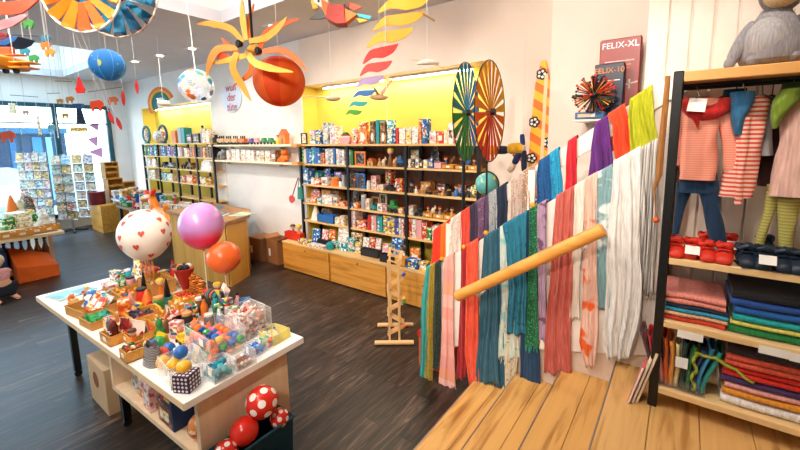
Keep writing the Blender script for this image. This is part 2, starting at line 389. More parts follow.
# window frame: dark teal bars, glass
fr = MB(); TEAL = plain('0f4a5c', .4)
for z in (3.16, 2.72): fr.box((WX+.02, -.55, z), (.1, 8.8, .1 if z > 3 else .03))
for y in (3.86, 2.75, .9, -1.0, -2.9): fr.box((WX+.02, y, 1.72), (.1, .1, 2.86))
fr.box((WX+.02, -.55, .36), (.1, 8.8, .1))
struct(fr.build('window_1', TEAL))
g = MB(); g.box((WX-.02, -.55, 1.75), (.012, 8.8, 2.8)); struct(g.build('window_2', clear('eaf6ff', .06)))
# stairs and landing
STEPW = wood('d8a760', '9c6426', 'Y', 1.0); LAND = wood('dcae6c', 'a87032', 'Y', 1.0)
NOSE = [-1.31, -.965, -.62, -.275]; SY0, SY1 = -1.2, 2.80
for i, nx in enumerate(NOSE[:3]):
    z = .17*(i+1); s_ = MB()
    x1 = NOSE[i+1]; n = 2
    for k in range(n):
        a = nx+(x1+.03-nx)*k/n; b_ = nx+(x1+.03-nx)*(k+1)/n-.002
        s_.box(((a+b_)/2, (SY0+SY1)/2, z-.02), (b_-a, SY1-SY0, .04), bev=.004)
    wbox(s_, nx+.03, nx+.05, SY0, SY1, z-.17, z-.04)
    o = struct(s_.build('floor_step_%d' % (i+1), STEPW))
    e = MB(); e.box((nx-.004, (SY0+SY1)/2, z-.012), (.008, SY1-SY0, .02)); struct(e.build('trim_%d' % (i+1), plain('9a8f86', .35, .6)))
s_ = MB(); x = NOSE[3]
while x < 2.8:
    s_.box((x+.11, (SY0+2.85)/2, .66), (.217, 2.85-SY0, .04), bev=.003); x += .22
wbox(s_, NOSE[3]+.03, NOSE[3]+.05, SY0, SY1, .51, .64); wbox(s_, -.2, 2.9, SY0, 2.8, 0, .639)
struct(s_.build('floor_landing', LAND))
e = MB(); e.box((NOSE[3]-.004, (SY0+SY1)/2, .668), (.008, SY1-SY0, .02)); struct(e.build('trim_4', plain('9a8f86', .35, .6)))
# ---------------------------------------------------------------- balustrade
BU, BL = 2.845, 2.765       # front faces of upper board and lower panel
def utop(X): return 1.475+(X+1.63)*.695
def ltop(X): return 1.135+(X+1.66)*.675
CREAM = plain('fbf3ea', .4)
bal = thing('stair_balustrade', 'white slanted stair balustrade with wooden handrail, hung all over with scarves', 'balustrade', (-1.7, 2.8, 0))
def fromw(mb, org): mb.tf = Matrix.Translation(-Vector(org)); return mb
BO = (-1.7, 2.8, 0)
b_ = fromw(MB(), BO); b_.prism([(-1.70, utop(-1.70)-.135), (-.06, utop(-.06)-.135), (-.06, utop(-.06)), (-1.70, utop(-1.70))], .026, Matrix.Translation((0, BU+.013-.02, 0))); b_.build('upper_board', CREAM, bal, bev=.004)
b_ = fromw(MB(), BO); b_.prism([(-1.70, .30), (-1.45, .42), (-.06, .80), (-.06, ltop(-.06)), (-1.70, ltop(-1.70))], .026, Matrix.Translation((0, BL+.013, 0))); b_.build('lower_panel', CREAM, bal, bev=.004)
b_ = fromw(MB(), BO); b_.prism([(-1.30, .10), (-1.30, .46), (-.06, .82), (-.06, .66), (-.28, .66), (-.3, .45), (-.64, .45), (-.66, .28), (-.98, .28), (-1.0, .1)], .02, Matrix.Translation((0, 2.80, 0))); b_.build('stringer', plain('eadace', .5), bal)  # white board like the panel, its pinkish shade put into the colour
for X in (-1.6, -.9):
    b_ = fromw(MB(), BO); b_.box((X, 2.81, (utop(X)-.02)/2), (.05, .03, utop(X)-.02)); b_.build('post', CREAM, bal)
b_ = fromw(MB(), BO); h0, h1 = on_y(457, 296.5, 2.52), on_y(604, 229.5, 2.52); dr = (h1-h0).normalized()
b_.tube([h0, h0+dr*.006, h1-dr*.006, h1], [.036, .042, .042, .036], 20); b_.build('handrail', wood('e8a24c', 'd2862e', 'X', .6, .35, False), bal)['label'] = 'round wooden handrail'
for t in (.16, .88):
    p = h0.lerp(h1, t); b_ = fromw(MB(), BO); b_.tube([p+Vector((0, .0, -.035)), p+Vector((0, .03, -.075)), p+Vector((0, .12, -.08)), p+Vector((0, .24, -.04))], .009, 8); b_.build('bracket', WHITE, bal)
for px, py in ((442, 259), (464, 247), (486, 233), (533, 205)):
    p = on_y(px, py, BL-.005); b_ = fromw(MB(), BO); b_.ball(p, .021, 12); b_.build('knob', plain('f0a21e', .35), bal)
# ---------------------------------------------------------------- scarves
def scarf(label, kind, rows, mat, fr=0, dy=0., amp=.012, nf=4, back=.25, group='scarves on the balustrade', tagc=None, fringe=None, seed=0, fold=.0):
    """rows: pixel outlines (xl, xr, y) down the front, the first on the board's top edge"""
    Yf = (BU-.03 if kind == 'u' else BL-.012) - dy; topf = utop if kind == 'u' else ltop; th = .03 + dy*2
    P = []
    for i, rw in enumerate(rows):
        xl, xr = rw[0], rw[1]; yl = rw[2]; yr = rw[3] if len(rw) > 3 else yl
        a = on_y(xl, yl, Yf); b = on_y(xr, yr, Yf)
        if i == 0:
            a.z = topf(a.x)+.006+dy*.4; b.z = topf(b.x)+.006+dy*.4
        P.append((a, b))
    L = [0]
    for (a0, b0), (a1, b1) in zip(P, P[1:]): L.append(L[-1] + ((a0+b0)/2-(a1+b1)/2).length)
    rnd = random.Random(seed*7+len(LABELS)); ph = rnd.uniform(0, 6); ph2 = rnd.uniform(0, 6)
    a0, b0 = P[0][0].x, P[0][1].x; nu = nf*10; nb, nt_, nv = 5, 5, max(16, int(L[-1]/.03))
    org = (P[0][0]+P[0][1])/2
    def front(u, t):   # t: length along the front
        for k in range(len(L)-1):
            if t <= L[k+1] or k == len(L)-2:
                q = (t-L[k])/(L[k+1]-L[k]); q = q*q*(3-2*q)*.5+q*.5
                a = P[k][0].lerp(P[k+1][0], q); b = P[k][1].lerp(P[k+1][1], q); break
        return a.lerp(b, u)
    def fn(u, v):
        j = v*(nb+nt_+nv)
        uu = u
        if j < nb:
            p = front(uu, 0); p = p+Vector((0, th, -back*(1-j/nb)))
            f = .4
        elif j < nb+nt_:
            q = (j-nb)/nt_; p = front(uu, 0); a = PI*q; p = p+Vector((0, th/2+th/2*math.cos(a), math.sin(a)*(.012+dy*.3))); f = .35
        else:
            q = (j-nb-nt_)/nv; p = front(uu, q*L[-1]); f = .35+.65*min(1, q*2.2)
            p.z += .012*math.sin(11*u+ph2)*q + (.008*rnd.uniform(-1, 1) if q > .99 else 0)
        u2 = u+.10*math.sin(3.1*v+ph)+.07*math.sin(6.3*v+ph2+4*u)
        w = .8*math.sin(2*PI*nf*.55*u2+ph2) + .6*math.sin(2*PI*nf*u2+ph)*(.6+.4*math.sin(4*v+ph2)) + .3*math.sin(2*PI*nf*2.1*u2+ph2+5*v)
        p.y -= amp*f*(w*.62+1.0)
        sp_ = (b0-a0)
        p.x += sp_*((.05*math.sin(5.5*v+ph)+.03*math.sin(13*v+ph2))*f+.06*f*math.sin(2*PI*nf*u2+ph)/nf)
        return p-org
    mb = MB(); mb.grid(fn, nu, nb+nt_+nv)
    o = mb.build('scarf', mat, loc=org, thick=.004, smooth=80)
    tag(o, label, 'scarf', group)
    if fringe:
        fb = MB(); n = nf*5
        for k in range(n):
            p = front((k+.5)/n, L[-1])-org; ln = rnd.uniform(.03, .055)
            q = p+Vector((rnd.uniform(-.012, .012), rnd.uniform(-.02, .0), -ln)); fb.tube([p+Vector((0, -amp, .015)), (p+q)/2+Vector((rnd.uniform(-.008, .008), 0, 0)), q], [.0035, .003, .002], 4)
        f_ = fb.build('fringe', fringe, o)
    if tagc:
        p = front(.5, L[-1])-org; tb = MB(); tb.box(p+Vector((.01, -.012, -.03)), (.035, .003, .07), rot=(0, .1, 0)); tb.build('paper_tag', plain(tagc, .6), o); 
    return o
S = scarf
# upper board, lower end first
S('orange and red scarf folded over the lowest end of the upper board', 'u', [(434, 449, 226, 219), (433, 449, 250), (432, 449, 275)], stripes(['ee7420', 'e8330f', 'e8330f'], .16, 'X'), nf=2)
S('ivory lace scarf beside the orange and red one on the upper board', 'u', [(451, 461, 214, 209), (449, 462, 236), (448, 462, 272)], cloth('efe0d2', 'fff6ea', speck='d8bca6'), nf=2)
S('bright coral red scarf left of the dark plum scarf on the upper board', 'u', [(461, 471, 209, 202), (461, 472, 230), (461, 471, 260)], cloth('ea4a32', 'f4725c'), nf=2)
S('dark plum scarf on the upper board beside a mauve one', 'u', [(470, 478, 201, 196), (471, 478, 225), (470, 478, 258)], cloth('3a2c48', '52415f'), nf=2)
S('mauve purple scarf beside the dark plum scarf on the upper board', 'u', [(476, 485, 198, 192), (477, 484, 220), (476, 483, 254)], cloth('6d4a6c', '94708f', speck='86688a'), nf=2, dy=.005)
S('short dusky violet scarf hanging behind the mauve scarf', 'u', [(484, 490, 193, 189), (484, 490, 210), (483, 489, 246)], cloth('57405f'), nf=1)
S('silver grey scarf left of the navy one on the upper board', 'u', [(489, 497, 190, 185), (490, 498, 210), (490, 498, 244)], cloth('a9adb2', 'd5d6d6', speck='70757c'), nf=2)
S('dark navy scarf beside the silver grey scarf on the upper board', 'u', [(496, 507, 186, 179), (496, 508, 205), (495, 508, 242)], cloth('16263f', '2a3b58'), nf=2)
S('beige pink lace scarf left of the glittering brown scarf', 'u', [(511, 523, 175, 168), (512, 524, 195), (510, 524, 232)], cloth('cbb3a6', 'e6d5c9', speck='a98a7c'), nf=3)
S('brown glittering scarf left of the dark blue scarf on the upper board', 'u', [(523, 535, 168, 161), (523, 535, 188), (521, 535, 226)], cloth('a5826c', 'd0ac92', speck='f2dcc2', spsc=110), nf=3)
S('deep blue scarf beside the turquoise scarf on the upper board', 'u', [(539, 552, 158, 150), (537, 552, 180), (536, 552, 216)], cloth('0f5694', '1f74b8', speck='0b3f70'), nf=3)
S('turquoise blue scarf beside the deep blue one on the upper board', 'u', [(550, 559, 152, 146), (551, 562, 175), (552, 563, 206)], cloth('1496c4', '44bfe0', speck='0c74a0'), nf=2, dy=.008)
S('narrow crimson scarf alone on the bare stretch of the upper board', 'u', [(568, 577, 140, 134), (567, 577, 160), (565, 577, 198)], cloth('d01c2e', 'ef4a50'), nf=2, dy=.01, amp=.016)
S('purple scarf left of the orange red one near the top of the stairs', 'u', [(595, 608, 122, 113), (592, 613, 150), (587, 616, 192)], cloth('5f2079', '7c3596'), nf=3, dy=.01, amp=.022)
S('orange red scarf between the purple and the lime scarves', 'u', [(608, 625, 114, 103), (612, 630, 125), (617, 637, 160)], cloth('ee4418', 'ff6a35'), nf=3, dy=.016, amp=.018)
S('lime yellow scarf bunched at the top end of the upper board', 'u', [(630, 652, 101, 88), (630, 655, 110), (629, 660, 160)], cloth('b9bd14', 'd8da3c'), nf=4, dy=.02, amp=.024)
# lower panel
S('teal scarf hanging longest at the foot of the lower panel', 'l', [(426, 431, 277, 272), (422, 428, 300), (420, 426, 382)], cloth('2b9d98', '4cc0b6'), nf=2, dy=.012)
S('mustard glitter scarf beside the teal one at the panel foot', 'l', [(429, 435, 274, 270), (427, 434, 300), (425, 433, 400)], cloth('a58a1e', 'd2b23e', speck='6e5a16', spsc=110), nf=2, dy=.012, tagc='a8564a')
S('blackish green glitter scarf beside the mustard one', 'l', [(434, 441, 270, 266), (433, 441, 300), (432, 440, 368)], cloth('14231c', '263c30', speck='4a5e4c', spsc=130), nf=2, dy=.008)
S('pale pink scarf with orange bands and a lace lower end', 'l', [(444, 454, 264, 257), (443, 454, 290), (442, 454, 340), (439, 457, 388)], stripes(['eea79c', 'f0b1a8', 'eb9f92', 'f3b9ae', 'f2a384', 'eda096', 'f0b0a2'], .8), nf=3, fringe=cloth('f2d2bc'))
S('narrow dark red scarf beside the salmon orange one', 'l', [(461, 468, 254, 249), (461, 467, 300), (457, 466, 378)], cloth('ad1a20', 'd4302e'), nf=2)
S('salmon orange scarf with a twisted tail reaching the lowest step', 'l', [(467, 478, 248, 241), (466, 478, 300), (466, 479, 350), (473, 481, 404)], cloth('f2583a', 'ff8466'), nf=3, dy=.012, tagc='f6eee2')
S('petrol blue crinkled scarf behind the lower part of the handrail', 'l', [(484, 497, 237, 229), (482, 498, 280), (480, 499, 330), (476, 501, 382)], cloth('2c6278', '4d8598'), nf=4, amp=.016, fringe=cloth('2c6278'))
S('mint and ivory scarf partly covered by the teal blue scarf', 'l', [(500, 512, 226, 220), (501, 512, 280), (498, 518, 330), (497, 521, 358)], cloth('cfe2d8', 'f2ece0', speck='8fcfca', spsc=12), nf=3, fringe=cloth('efe6d6'))
S('teal blue scarf spread wide over the panel and narrowing downward', 'l', [(503, 527, 224, 209), (508, 528, 245), (509, 527, 290), (507, 526, 333)], cloth('1c7a96', '43a5bb', speck='0f5c7c', spsc=30), nf=5, dy=.014, amp=.016)
S('navy scarf end reaching the step below the teal blue scarf', 'l', [(523, 537, 212, 203), (522, 537, 300), (521, 540, 360), (520, 541, 390)], cloth('1b4268', '28557e'), nf=3)
S('ivory lace scarf end reaching the step beside the navy end', 'l', [(503, 515, 222, 216), (502, 516, 300), (502, 517, 360), (503, 517, 392)], cloth('d8cdb4', 'f0e8d4', speck='9a8a68', spsc=40), nf=3, dy=-.004, fringe=cloth('e4dac4'))
S('petrol scarf tail between the crinkled scarf and the ivory lace', 'l', [(497, 503, 229, 224), (497, 504, 300), (497, 506, 386)], cloth('1f5a75'), nf=2, dy=-.004)
S('emerald green glitter scarf with a fringed turquoise end', 'l', [(530, 538, 209, 202), (530, 538, 240), (528, 538, 300), (525, 539, 346)], cloth('0c5c34', '1f8048', speck='3aa878', spsc=90), nf=2, dy=.016, fringe=cloth('2aa88e'))
S('lilac and plum scarf beside the emerald one', 'l', [(537, 547, 204, 197), (538, 546, 250), (539, 546, 300), (538, 545, 340)], cloth('b394b4', 'cfb6cc', speck='6e4a6c', spsc=14), nf=2, dy=.014, tagc='f4ece0')
S('dusty coral scarf hanging wide behind the middle of the handrail', 'l', [(556, 574, 193, 182), (553, 573, 240), (549, 573, 300), (545, 572, 372)], cloth('cc6458', 'e28a7c'), nf=5, amp=.018)
S('ivory scarf between the dusty coral and the peach scarves', 'l', [(575, 585, 181, 175), (574, 584, 215), (572, 581, 270), (570, 580, 318)], cloth('f1e4d6', 'fbf4ea'), nf=2)
S('peach scarf with orange blots and a trailing corner', 'l', [(585, 598, 176, 168), (585, 597, 215), (583, 597, 290), (579, 598, 340), (586, 596, 366)], cloth('f3c6b2', 'fbe0d2', speck='e8621e', spsc=7), nf=3, dy=.008)
S('sage blue scarf with pale spots left of the big white scarf', 'l', [(596, 613, 170, 160), (596, 614, 200), (596, 612, 250), (598, 610, 308)], cloth('86aeb4', 'a9cacc', speck='e2ecea', spsc=9), nf=3, amp=.016)
S('big white muslin scarf bunched round beside the grey striped one', 'l', [(614, 641, 160, 146), (612, 641, 200), (606, 641, 270), (602, 639, 330), (608, 632, 357)], cloth('f0eeea', 'ffffff'), nf=5, dy=.02, amp=.026)
S('grey and white striped scarf with tassels next to the rack post', 'l', [(640, 659, 146, 134), (640, 659, 180), (641, 656, 250), (641, 653, 292)], stripes(['c9c7c3', '8d8b88', 'dddad5', 'a5a29e', 'e8e6e2'], .035, 'X'), nf=5, dy=.008, amp=.018, fringe=cloth('b9b6b0'))
# ---------------------------------------------------------------- clothes rack
RY, RB = 2.40, 2.80
RXL, RXR = -.078, 1.15
def rz(px, py): return on_y(px, py, RY).z
ZT, ZS, ZL, ZB = rz(678, 71), rz(664, 257), rz(657, 319), rz(655, 386)
rack = thing('clothes_rack', 'tall black steel rack with pale wooden boards holding children\'s clothes', 'clothes rack', (RXL, RY, .68))
RO = (RXL, RY, .68); SHW = wood('f0cd94', 'dba862', 'X', .7, .4)
for x in (RXL, RXR):
    for y in (RY, RB-.05):
        b_ = fromw(MB(), RO); b_.box((x+.028, y+.025, (.68+ZT)/2), (.044, .05, ZT-.68), bev=.004); b_.build('post', BLACK, rack)
for z in (ZT-.005, ZS, ZL, ZB):
    b_ = fromw(MB(), RO); tk = .05 if z > ZT-.1 else .036; b_.box(((RXL+RXR)/2+.028, (RY+RB)/2, z-tk/2), (RXR-RXL-.046, RB-RY, tk), bev=.003); b_.build('shelf', wood('e2a862', 'c98840', 'X', .7, .4) if tk > .04 else SHW, rack)  # top board toned more orange: the shade on it is in its colour
    b_ = fromw(MB(), RO); b_.box((RXL+.03, (RY+RB)/2, z-.05), (.03, RB-RY-.06, .02)); b_.build('side_rail', BLACK, rack)
ZR = rz(678, 83)-.01
b_ = fromw(MB(), RO); b_.tube([(RXL+.03, 2.6, ZR), (RXR+.03, 2.6, ZR)], .012, 12); b_.build('hanging_rail', BLACK, rack)
b_ = fromw(MB(), RO); b_.box((.54, RY+.09, ZR+.004), (1.2, .012, .012)); b_.build('front_rail', BLACK, rack)
for i, (px, py) in enumerate(((690, 336), (774, 352), (797, 358))):
    p = on_y(px, py, RY-.006); b_ = MB(); b_.box((0, 0, 0), (.11 if i < 2 else .05, .004, .04)); o = b_.build('shelf_label', plain('fbfaf6', .5), loc=p); tag(o, ['white price strip on the middle shelf edge near the rack post', 'white price strip on the shelf edge under the blue and green cloths', 'blue edged price strip at the right end of the cloth shelf'][i], 'price label')
# flat loft between rings: pts with (centre, half width, half thickness)
def loft(mb, rings, n=24, fold=0, axis=None, k=4):
    rings = [(Vector(c), hw, ht) for c, hw, ht in rings]
    fine = [(rings[0][0], rings[0][1]*.93, rings[0][2]*.5)]; M_ = len(rings)
    for i in range(M_-1):
        for q_ in range(5):
            u = q_/5; a_, b_, c_, d_ = rings[max(i-1, 0)], rings[i], rings[i+1], rings[min(i+2, M_-1)]
            def cr(p0, p1, p2, p3): return .5*((p1*2)+(p2-p0)*u+(p0*2-p1*5+p2*4-p3)*u*u+(p1*3-p0-p2*3+p3)*u*u*u)
            fine.append((cr(a_[0], b_[0], c_[0], d_[0]), cr(a_[1], b_[1], c_[1], d_[1]), cr(a_[2], b_[2], c_[2], d_[2])))
    e_ = rings[-1]; fine += [e_, (e_[0], e_[1]*.96, e_[2]*.6)]; rings = fine
    rows = []; N_ = len(rings)
    for i, (c, hw, ht) in enumerate(rings):
        c = Vector(c); t = Vector(rings[min(i+2, N_-1)][0])-Vector(rings[max(i-2, 0)][0]); t.normalize()
        w = axis.copy() if axis else Vector((0, -1, 0)).cross(t).normalized(); d = Vector((0, 1, 0))
        rr = []
        for j in range(n):
            a = 2*PI*j/n; e = 1+fold*math.sin(k*a+i*.7)
            ca, sa = math.cos(a), math.sin(a)
            rr.append(c + w*(hw*e*math.copysign(abs(ca)**.8, ca)) + d*(ht*e*math.copysign(abs(sa)**.8, sa)))
        rows += rr
    fs = [(i*n+j, i*n+(j+1) % n, (i+1)*n+(j+1) % n, (i+1)*n+j) for i in range(N_-1) for j in range(n)]
    fs += [tuple(range(n-1, -1, -1)), tuple(range((N_-1)*n, N_*n))]
    return mb.add(rows, fs)
def pl(y, *rows, ht=.03):   # pixel rows (xl, xr, y) -> rings on the plane Y = y
    out = []
    for r in rows:
        a = on_y(r[0], r[2], y); b = on_y(r[1], r[3] if len(r) > 3 else r[2], y); out.append(((a+b)/2, (b-a).length/2, r[4] if len(r) > 4 else ht))
    return out
X1 = Vector((1, 0, 0))
def garment(name, label, cat, org, group=None): return thing(name, label, cat, org, group=group)
def gp(root, name, mat, ringsets, **kw):
    b_ = MB(); b_.tf = Matrix.Translation(-Vector(root.location))
    for rs, ax in ringsets: loft(b_, rs, axis=ax, fold=.05, **kw)
    return b_.build(name, mat, root, smooth=60)
def hanger(root, px, y, topz):
    c = on_y(px, 95, y); b_ = MB(); b_.tf = Matrix.Translation(-Vector(root.location))
    b_.tube([(c.x, 2.615, ZR-.01), (c.x, 2.612, ZR+.016), (c.x-.012, 2.6, ZR+.02), (c.x-.015, 2.59, ZR+.0), (c.x, y, topz)], .003, 6)
    b_.tube([(c.x-.12, y, topz-.06), (c.x, y, topz), (c.x+.12, y, topz-.06)], .006, 6); b_.build('hanger', STEEL, root)
CORAL = stripes(['ef8f76', 'f5a892'], .012, 2)
t1 = garment('shirt', 'coral long-sleeved child\'s shirt with white tag and red neck scarf', 'shirt', on_y(700, 95, 2.56), 'children\'s clothes on the rail')
gp(t1, 'body', CORAL, [(pl(2.56, (694, 716, 98, 98, .02), (686, 727, 103, 104, .035), (683, 724, 113, 113, .045), (681, 718, 135, 135, .05), (680, 717, 160, 160, .05), (679, 716, 177, 182, .052)), X1)])
gp(t1, 'sleeve', CORAL, [(pl(2.56, (708, 722, 108, 100), (715, 731, 116, 110), (719, 734, 128, 124), (722, 738, 148, 145), (724, 740, 172, 167)), None)])
gp(t1, 'sleeve', CORAL, [(pl(2.60, (682, 694, 104, 101), (677, 689, 130, 130), (675, 686, 165, 165)), None)])
sc_ = MB(); sc_.tf = Matrix.Translation(-Vector(t1.location))
q = [on_y(a, b, 2.52) for a, b in ((686, 106), (693, 112), (703, 114), (714, 112), (724, 107), (726, 103))]
sc_.tube([on_y(687, 101, 2.57)]+q+[on_y(718, 103, 2.60), on_y(706, 101, 2.62), on_y(693, 102, 2.60), on_y(687, 104, 2.57)], [.024, .03, .034, .038, .038, .034, .03, .028, .024, .022, .022], 10)
loft(sc_, pl(2.51, (688, 702, 110, 114), (693, 700, 120, 120), (697, 699, 128, 128), ht=.018)); sc_.build('neck_scarf', cloth('c81f1c', 'e03a30'), t1, smooth=70)['label'] = 'red scarf round the neck'
tb = MB(); p = on_y(697, 105, 2.465)-Vector(t1.location); tb.box(p, (.075, .004, .07), rot=(-.3, .12, 0)); tb.build('tag', plain('fbf8f4', .5), t1)
hanger(t1, 700, 2.58, on_y(700, 97, 2.58).z)
t = garment('trousers', 'dark navy child\'s trousers under the coral shirt', 'trousers', on_y(700, 180, 2.56), 'children\'s clothes on the rail')
NV = cloth('123456', '1c4a74')
gp(t, 'waist', NV, [(pl(2.575, (680, 716, 170, 174, .03), (679, 718, 186, 188, .038), (678, 719, 192, 194, .036)), X1)])
gp(t, 'leg', NV, [(pl(2.575, (697, 719, 180, 184), (702, 720, 205, 205), (706, 724, 225, 225), (710, 728, 246, 246)), None)])
gp(t, 'leg', NV, [(pl(2.61, (677, 695, 180, 184), (675, 686, 205, 205), (672, 679, 233, 233)), None)])
gp(t, 'cuff', plain('9fdbe0', .8), [(pl(2.575, (710, 728, 245, 245), (711, 728, 249.5, 249.5)), X1)])
STR = stripes(['e5543c', 'f3d6c8'], .022, 2)
t = garment('shirt', 'red and white striped child\'s shirt with a blue hood', 'shirt', on_y(748, 95, 2.56), 'children\'s clothes on the rail')
gp(t, 'body', STR, [(pl(2.57, (750, 764, 96, 96, .02), (742, 770, 103, 103, .03), (740, 767, 115, 115, .04), (733, 763, 140, 140, .045), (724, 758, 170, 170, .045), (718, 753, 194, 199, .048)), X1)])
gp(t, 'sleeve', STR, [(pl(2.54, (741, 752, 118, 116), (737, 748, 150, 150), (735, 744, 180, 178), (734, 742, 205, 203)), None)])
gp(t, 'hood', cloth('2f6f9e', '4f92bd'), [(pl(2.53, (731, 754, 90, 94, .04), (730, 753, 104, 104, .045), (731, 745, 120, 120, .04), (734, 742, 135, 135, .02)), X1)])
hanger(t, 746, 2.59, on_y(746, 93, 2.59).z)
t = garment('shirt', 'dark blue hooded top half hidden behind the striped shirt', 'shirt', on_y(735, 92, 2.66), 'children\'s clothes on the rail')
gp(t, 'body', cloth('1f3f5e', '2f587c'), [(pl(2.68, (724, 747, 90, 88, .02), (723, 746, 102, 100, .03), (728, 748, 130, 130, .03), (728, 750, 165, 165, .03)), X1)])
hanger(t, 737, 2.68, on_y(737, 90, 2.68).z)
t = garment('shirt', 'light grey shirt sleeve and side seen right of the striped shirt', 'shirt', on_y(766, 95, 2.66), 'children\'s clothes on the rail')
gp(t, 'body', cloth('b4b8be', 'd2d4d8'), [(pl(2.66, (756, 768, 97, 97, .02), (755, 768, 120, 120, .03), (752, 764, 150, 150, .03)), X1)])
gp(t, 'sleeve', cloth('b4b8be', 'd2d4d8'), [(pl(2.63, (759, 770, 99, 101, .02), (759, 772, 125, 124), (757, 773, 155, 156)), None)])
hanger(t, 763, 2.66, on_y(763, 95, 2.66).z)
PINKK = cloth('e9bcae', 'f4d2c6')
t = garment('vest', 'pale pink knitted vest with green hood at the frame edge', 'vest', on_y(798, 95, 2.55), 'children\'s clothes on the rail')
gp(t, 'body', PINKK, [(pl(2.56, (800, 822, 92, 92, .02), (787, 830, 98, 98, .035), (782, 828, 114, 114, .045), (779, 826, 140, 140, .05), (774, 824, 165, 165, .05), (769, 822, 190, 203, .055)), X1)])
gp(t, 'sleeve', PINKK, [(pl(2.53, (798, 812, 118, 116), (799, 813, 135, 135), (797, 811, 152, 152)), None)])
gp(t, 'hood', cloth('7d9a2e', 'a8c04c'), [(pl(2.51, (782, 806, 90, 88, .05), (772, 798, 104, 100, .05), (771, 784, 118, 114, .035), (772, 777, 129, 128, .015)), X1)])
gp(t, 'hood_lining', cloth('3c5020'), [(pl(2.57, (783, 815, 84, 80, .03), (780, 812, 94, 92, .05)), X1)])
hanger(t, 796, 2.60, on_y(796, 92, 2.60).z)
t = garment('trousers', 'pale green striped child\'s trousers under the pink vest', 'trousers', on_y(785, 190, 2.56), 'children\'s clothes on the rail')
GRS = stripes(['b8b05e', 'a29a48', 'c6be70'], .016, 2)
gp(t, 'waist', GRS, [(pl(2.60, (768, 806, 182, 188, .025), (767, 803, 197, 200, .034), (766, 802, 203, 205, .034)), X1)])
gp(t, 'leg', GRS, [(pl(2.585, (767, 783, 190, 195), (763, 774, 212, 213), (757, 767, 232, 234), (753, 762, 249, 249)), None)])
gp(t, 'leg', GRS, [(pl(2.575, (776, 801, 196, 200), (777, 796, 222, 222), (778, 793, 240, 240), (780, 793, 258, 258)), None)])
t = thing('shirt', 'dark brown garment hanging in shade behind the striped shirt', 'shirt', on_y(770, 110, 2.72), group='children\'s clothes on the rail')
gp(t, 'body', cloth('4a2a2a', '5e3a38'), [(pl(2.73, (757, 784, 97, 97, .02), (757, 783, 130, 130, .03), (757, 780, 186, 186, .03)), X1)])
hanger(t, 772, 2.73, on_y(772, 95, 2.73).z)
# beaded strap by the post
t = thing('strap', 'tan strap with an orange bead hanging beside the rack post', 'strap', on_y(661, 120, 2.5))
b_ = MB(); b_.tf = Matrix.Translation(-Vector(t.location)); b_.tube([on_y(a, b, 2.48) for a, b in ((668, 76), (665, 110), (661, 150), (659, 175), (654, 190), (655, 200), (656, 216))], [.012, .014, .016, .015, .006, .004, .004], 8); b_.build('strap_band', cloth('a96d2e', 'c98f4a'), t)
b_ = MB(); b_.ball(on_y(656, 220, 2.48)-Vector(t.location), .017, 12); b_.build('bead', plain('e8601e', .35), t)
# slippers
def slipper(label, loc, rz, mat, sole, s=1., tagm=None):
    t = thing('slipper', label, 'slipper', loc, rz, 'baby slippers on the rack shelf')
    b_ = MB(); rows = []
    prof = [(-.068, .016, .03), (-.062, .032, .075), (-.045, .040, .096), (-.015, .042, .090), (.012, .045, .066), (.038, .047, .054), (.058, .040, .044), (.070, .02, .022)]
    n = 16; vs = []
    for y, w, h in prof:
        for j in range(n):
            a = 2*PI*j/n; z = math.sin(a); vs.append((w*s*math.cos(a), -y*s, max(0.004, (h/2+h/2*z if z > 0 else h/2+h/2*z))*s))
    fs = [(i*n+j, i*n+(j+1) % n, (i+1)*n+(j+1) % n, (i+1)*n+j) for i in range(len(prof)-1) for j in range(n)] + [tuple(range(n-1, -1, -1)), tuple(range((len(prof)-1)*n, len(prof)*n))]
    b_.add(vs, fs); b_.build('upper', mat, t, sub=1)
    b_ = MB(); pts = [(math.cos(a)*.030*s, (.03+math.sin(a)*.034)*s, (.098+.008*math.sin(3*a))*s) for a in [2*PI*i/16 for i in range(17)]]
    b_.tube(pts, [.015*s*(1+.22*math.sin(5*i)) for i in range(17)], 8, cap=False); b_.build('collar', mat, t)
    b_ = MB(); b_.ball((0, .03*s, .098*s), .028*s, 10, (1, 1.1, .3)); b_.build('opening', plain('3a1512' if sole else '0c1218', .9), t)
    b_ = MB(); b_.box((0, -.0, .004), (.07*s, .125*s, .008), bev=.003); b_.build('sole', plain('d84a2a' if sole else '1b2c3e', .7), t)
    b_ = MB(); b_.tube([(-.043*s, -.008*s, .04*s), (-.026*s, -.014*s, .078*s), (.026*s, -.014*s, .078*s), (.043*s, -.008*s, .04*s)], .006*s, 6); b_.build('band', mat, t)
    if tagm: b_ = MB(); b_.box((.01, -.074*s, .062*s), (.062, .003, .045), rot=(-.45, 0, .05)); b_.build('tag', plain('fbf8f4', .5), t)
    return t
REDS = plain('d8301c', .55); NVS = plain('14263a', .45)
def zs(px, py, z): return on_z(px, py, z)
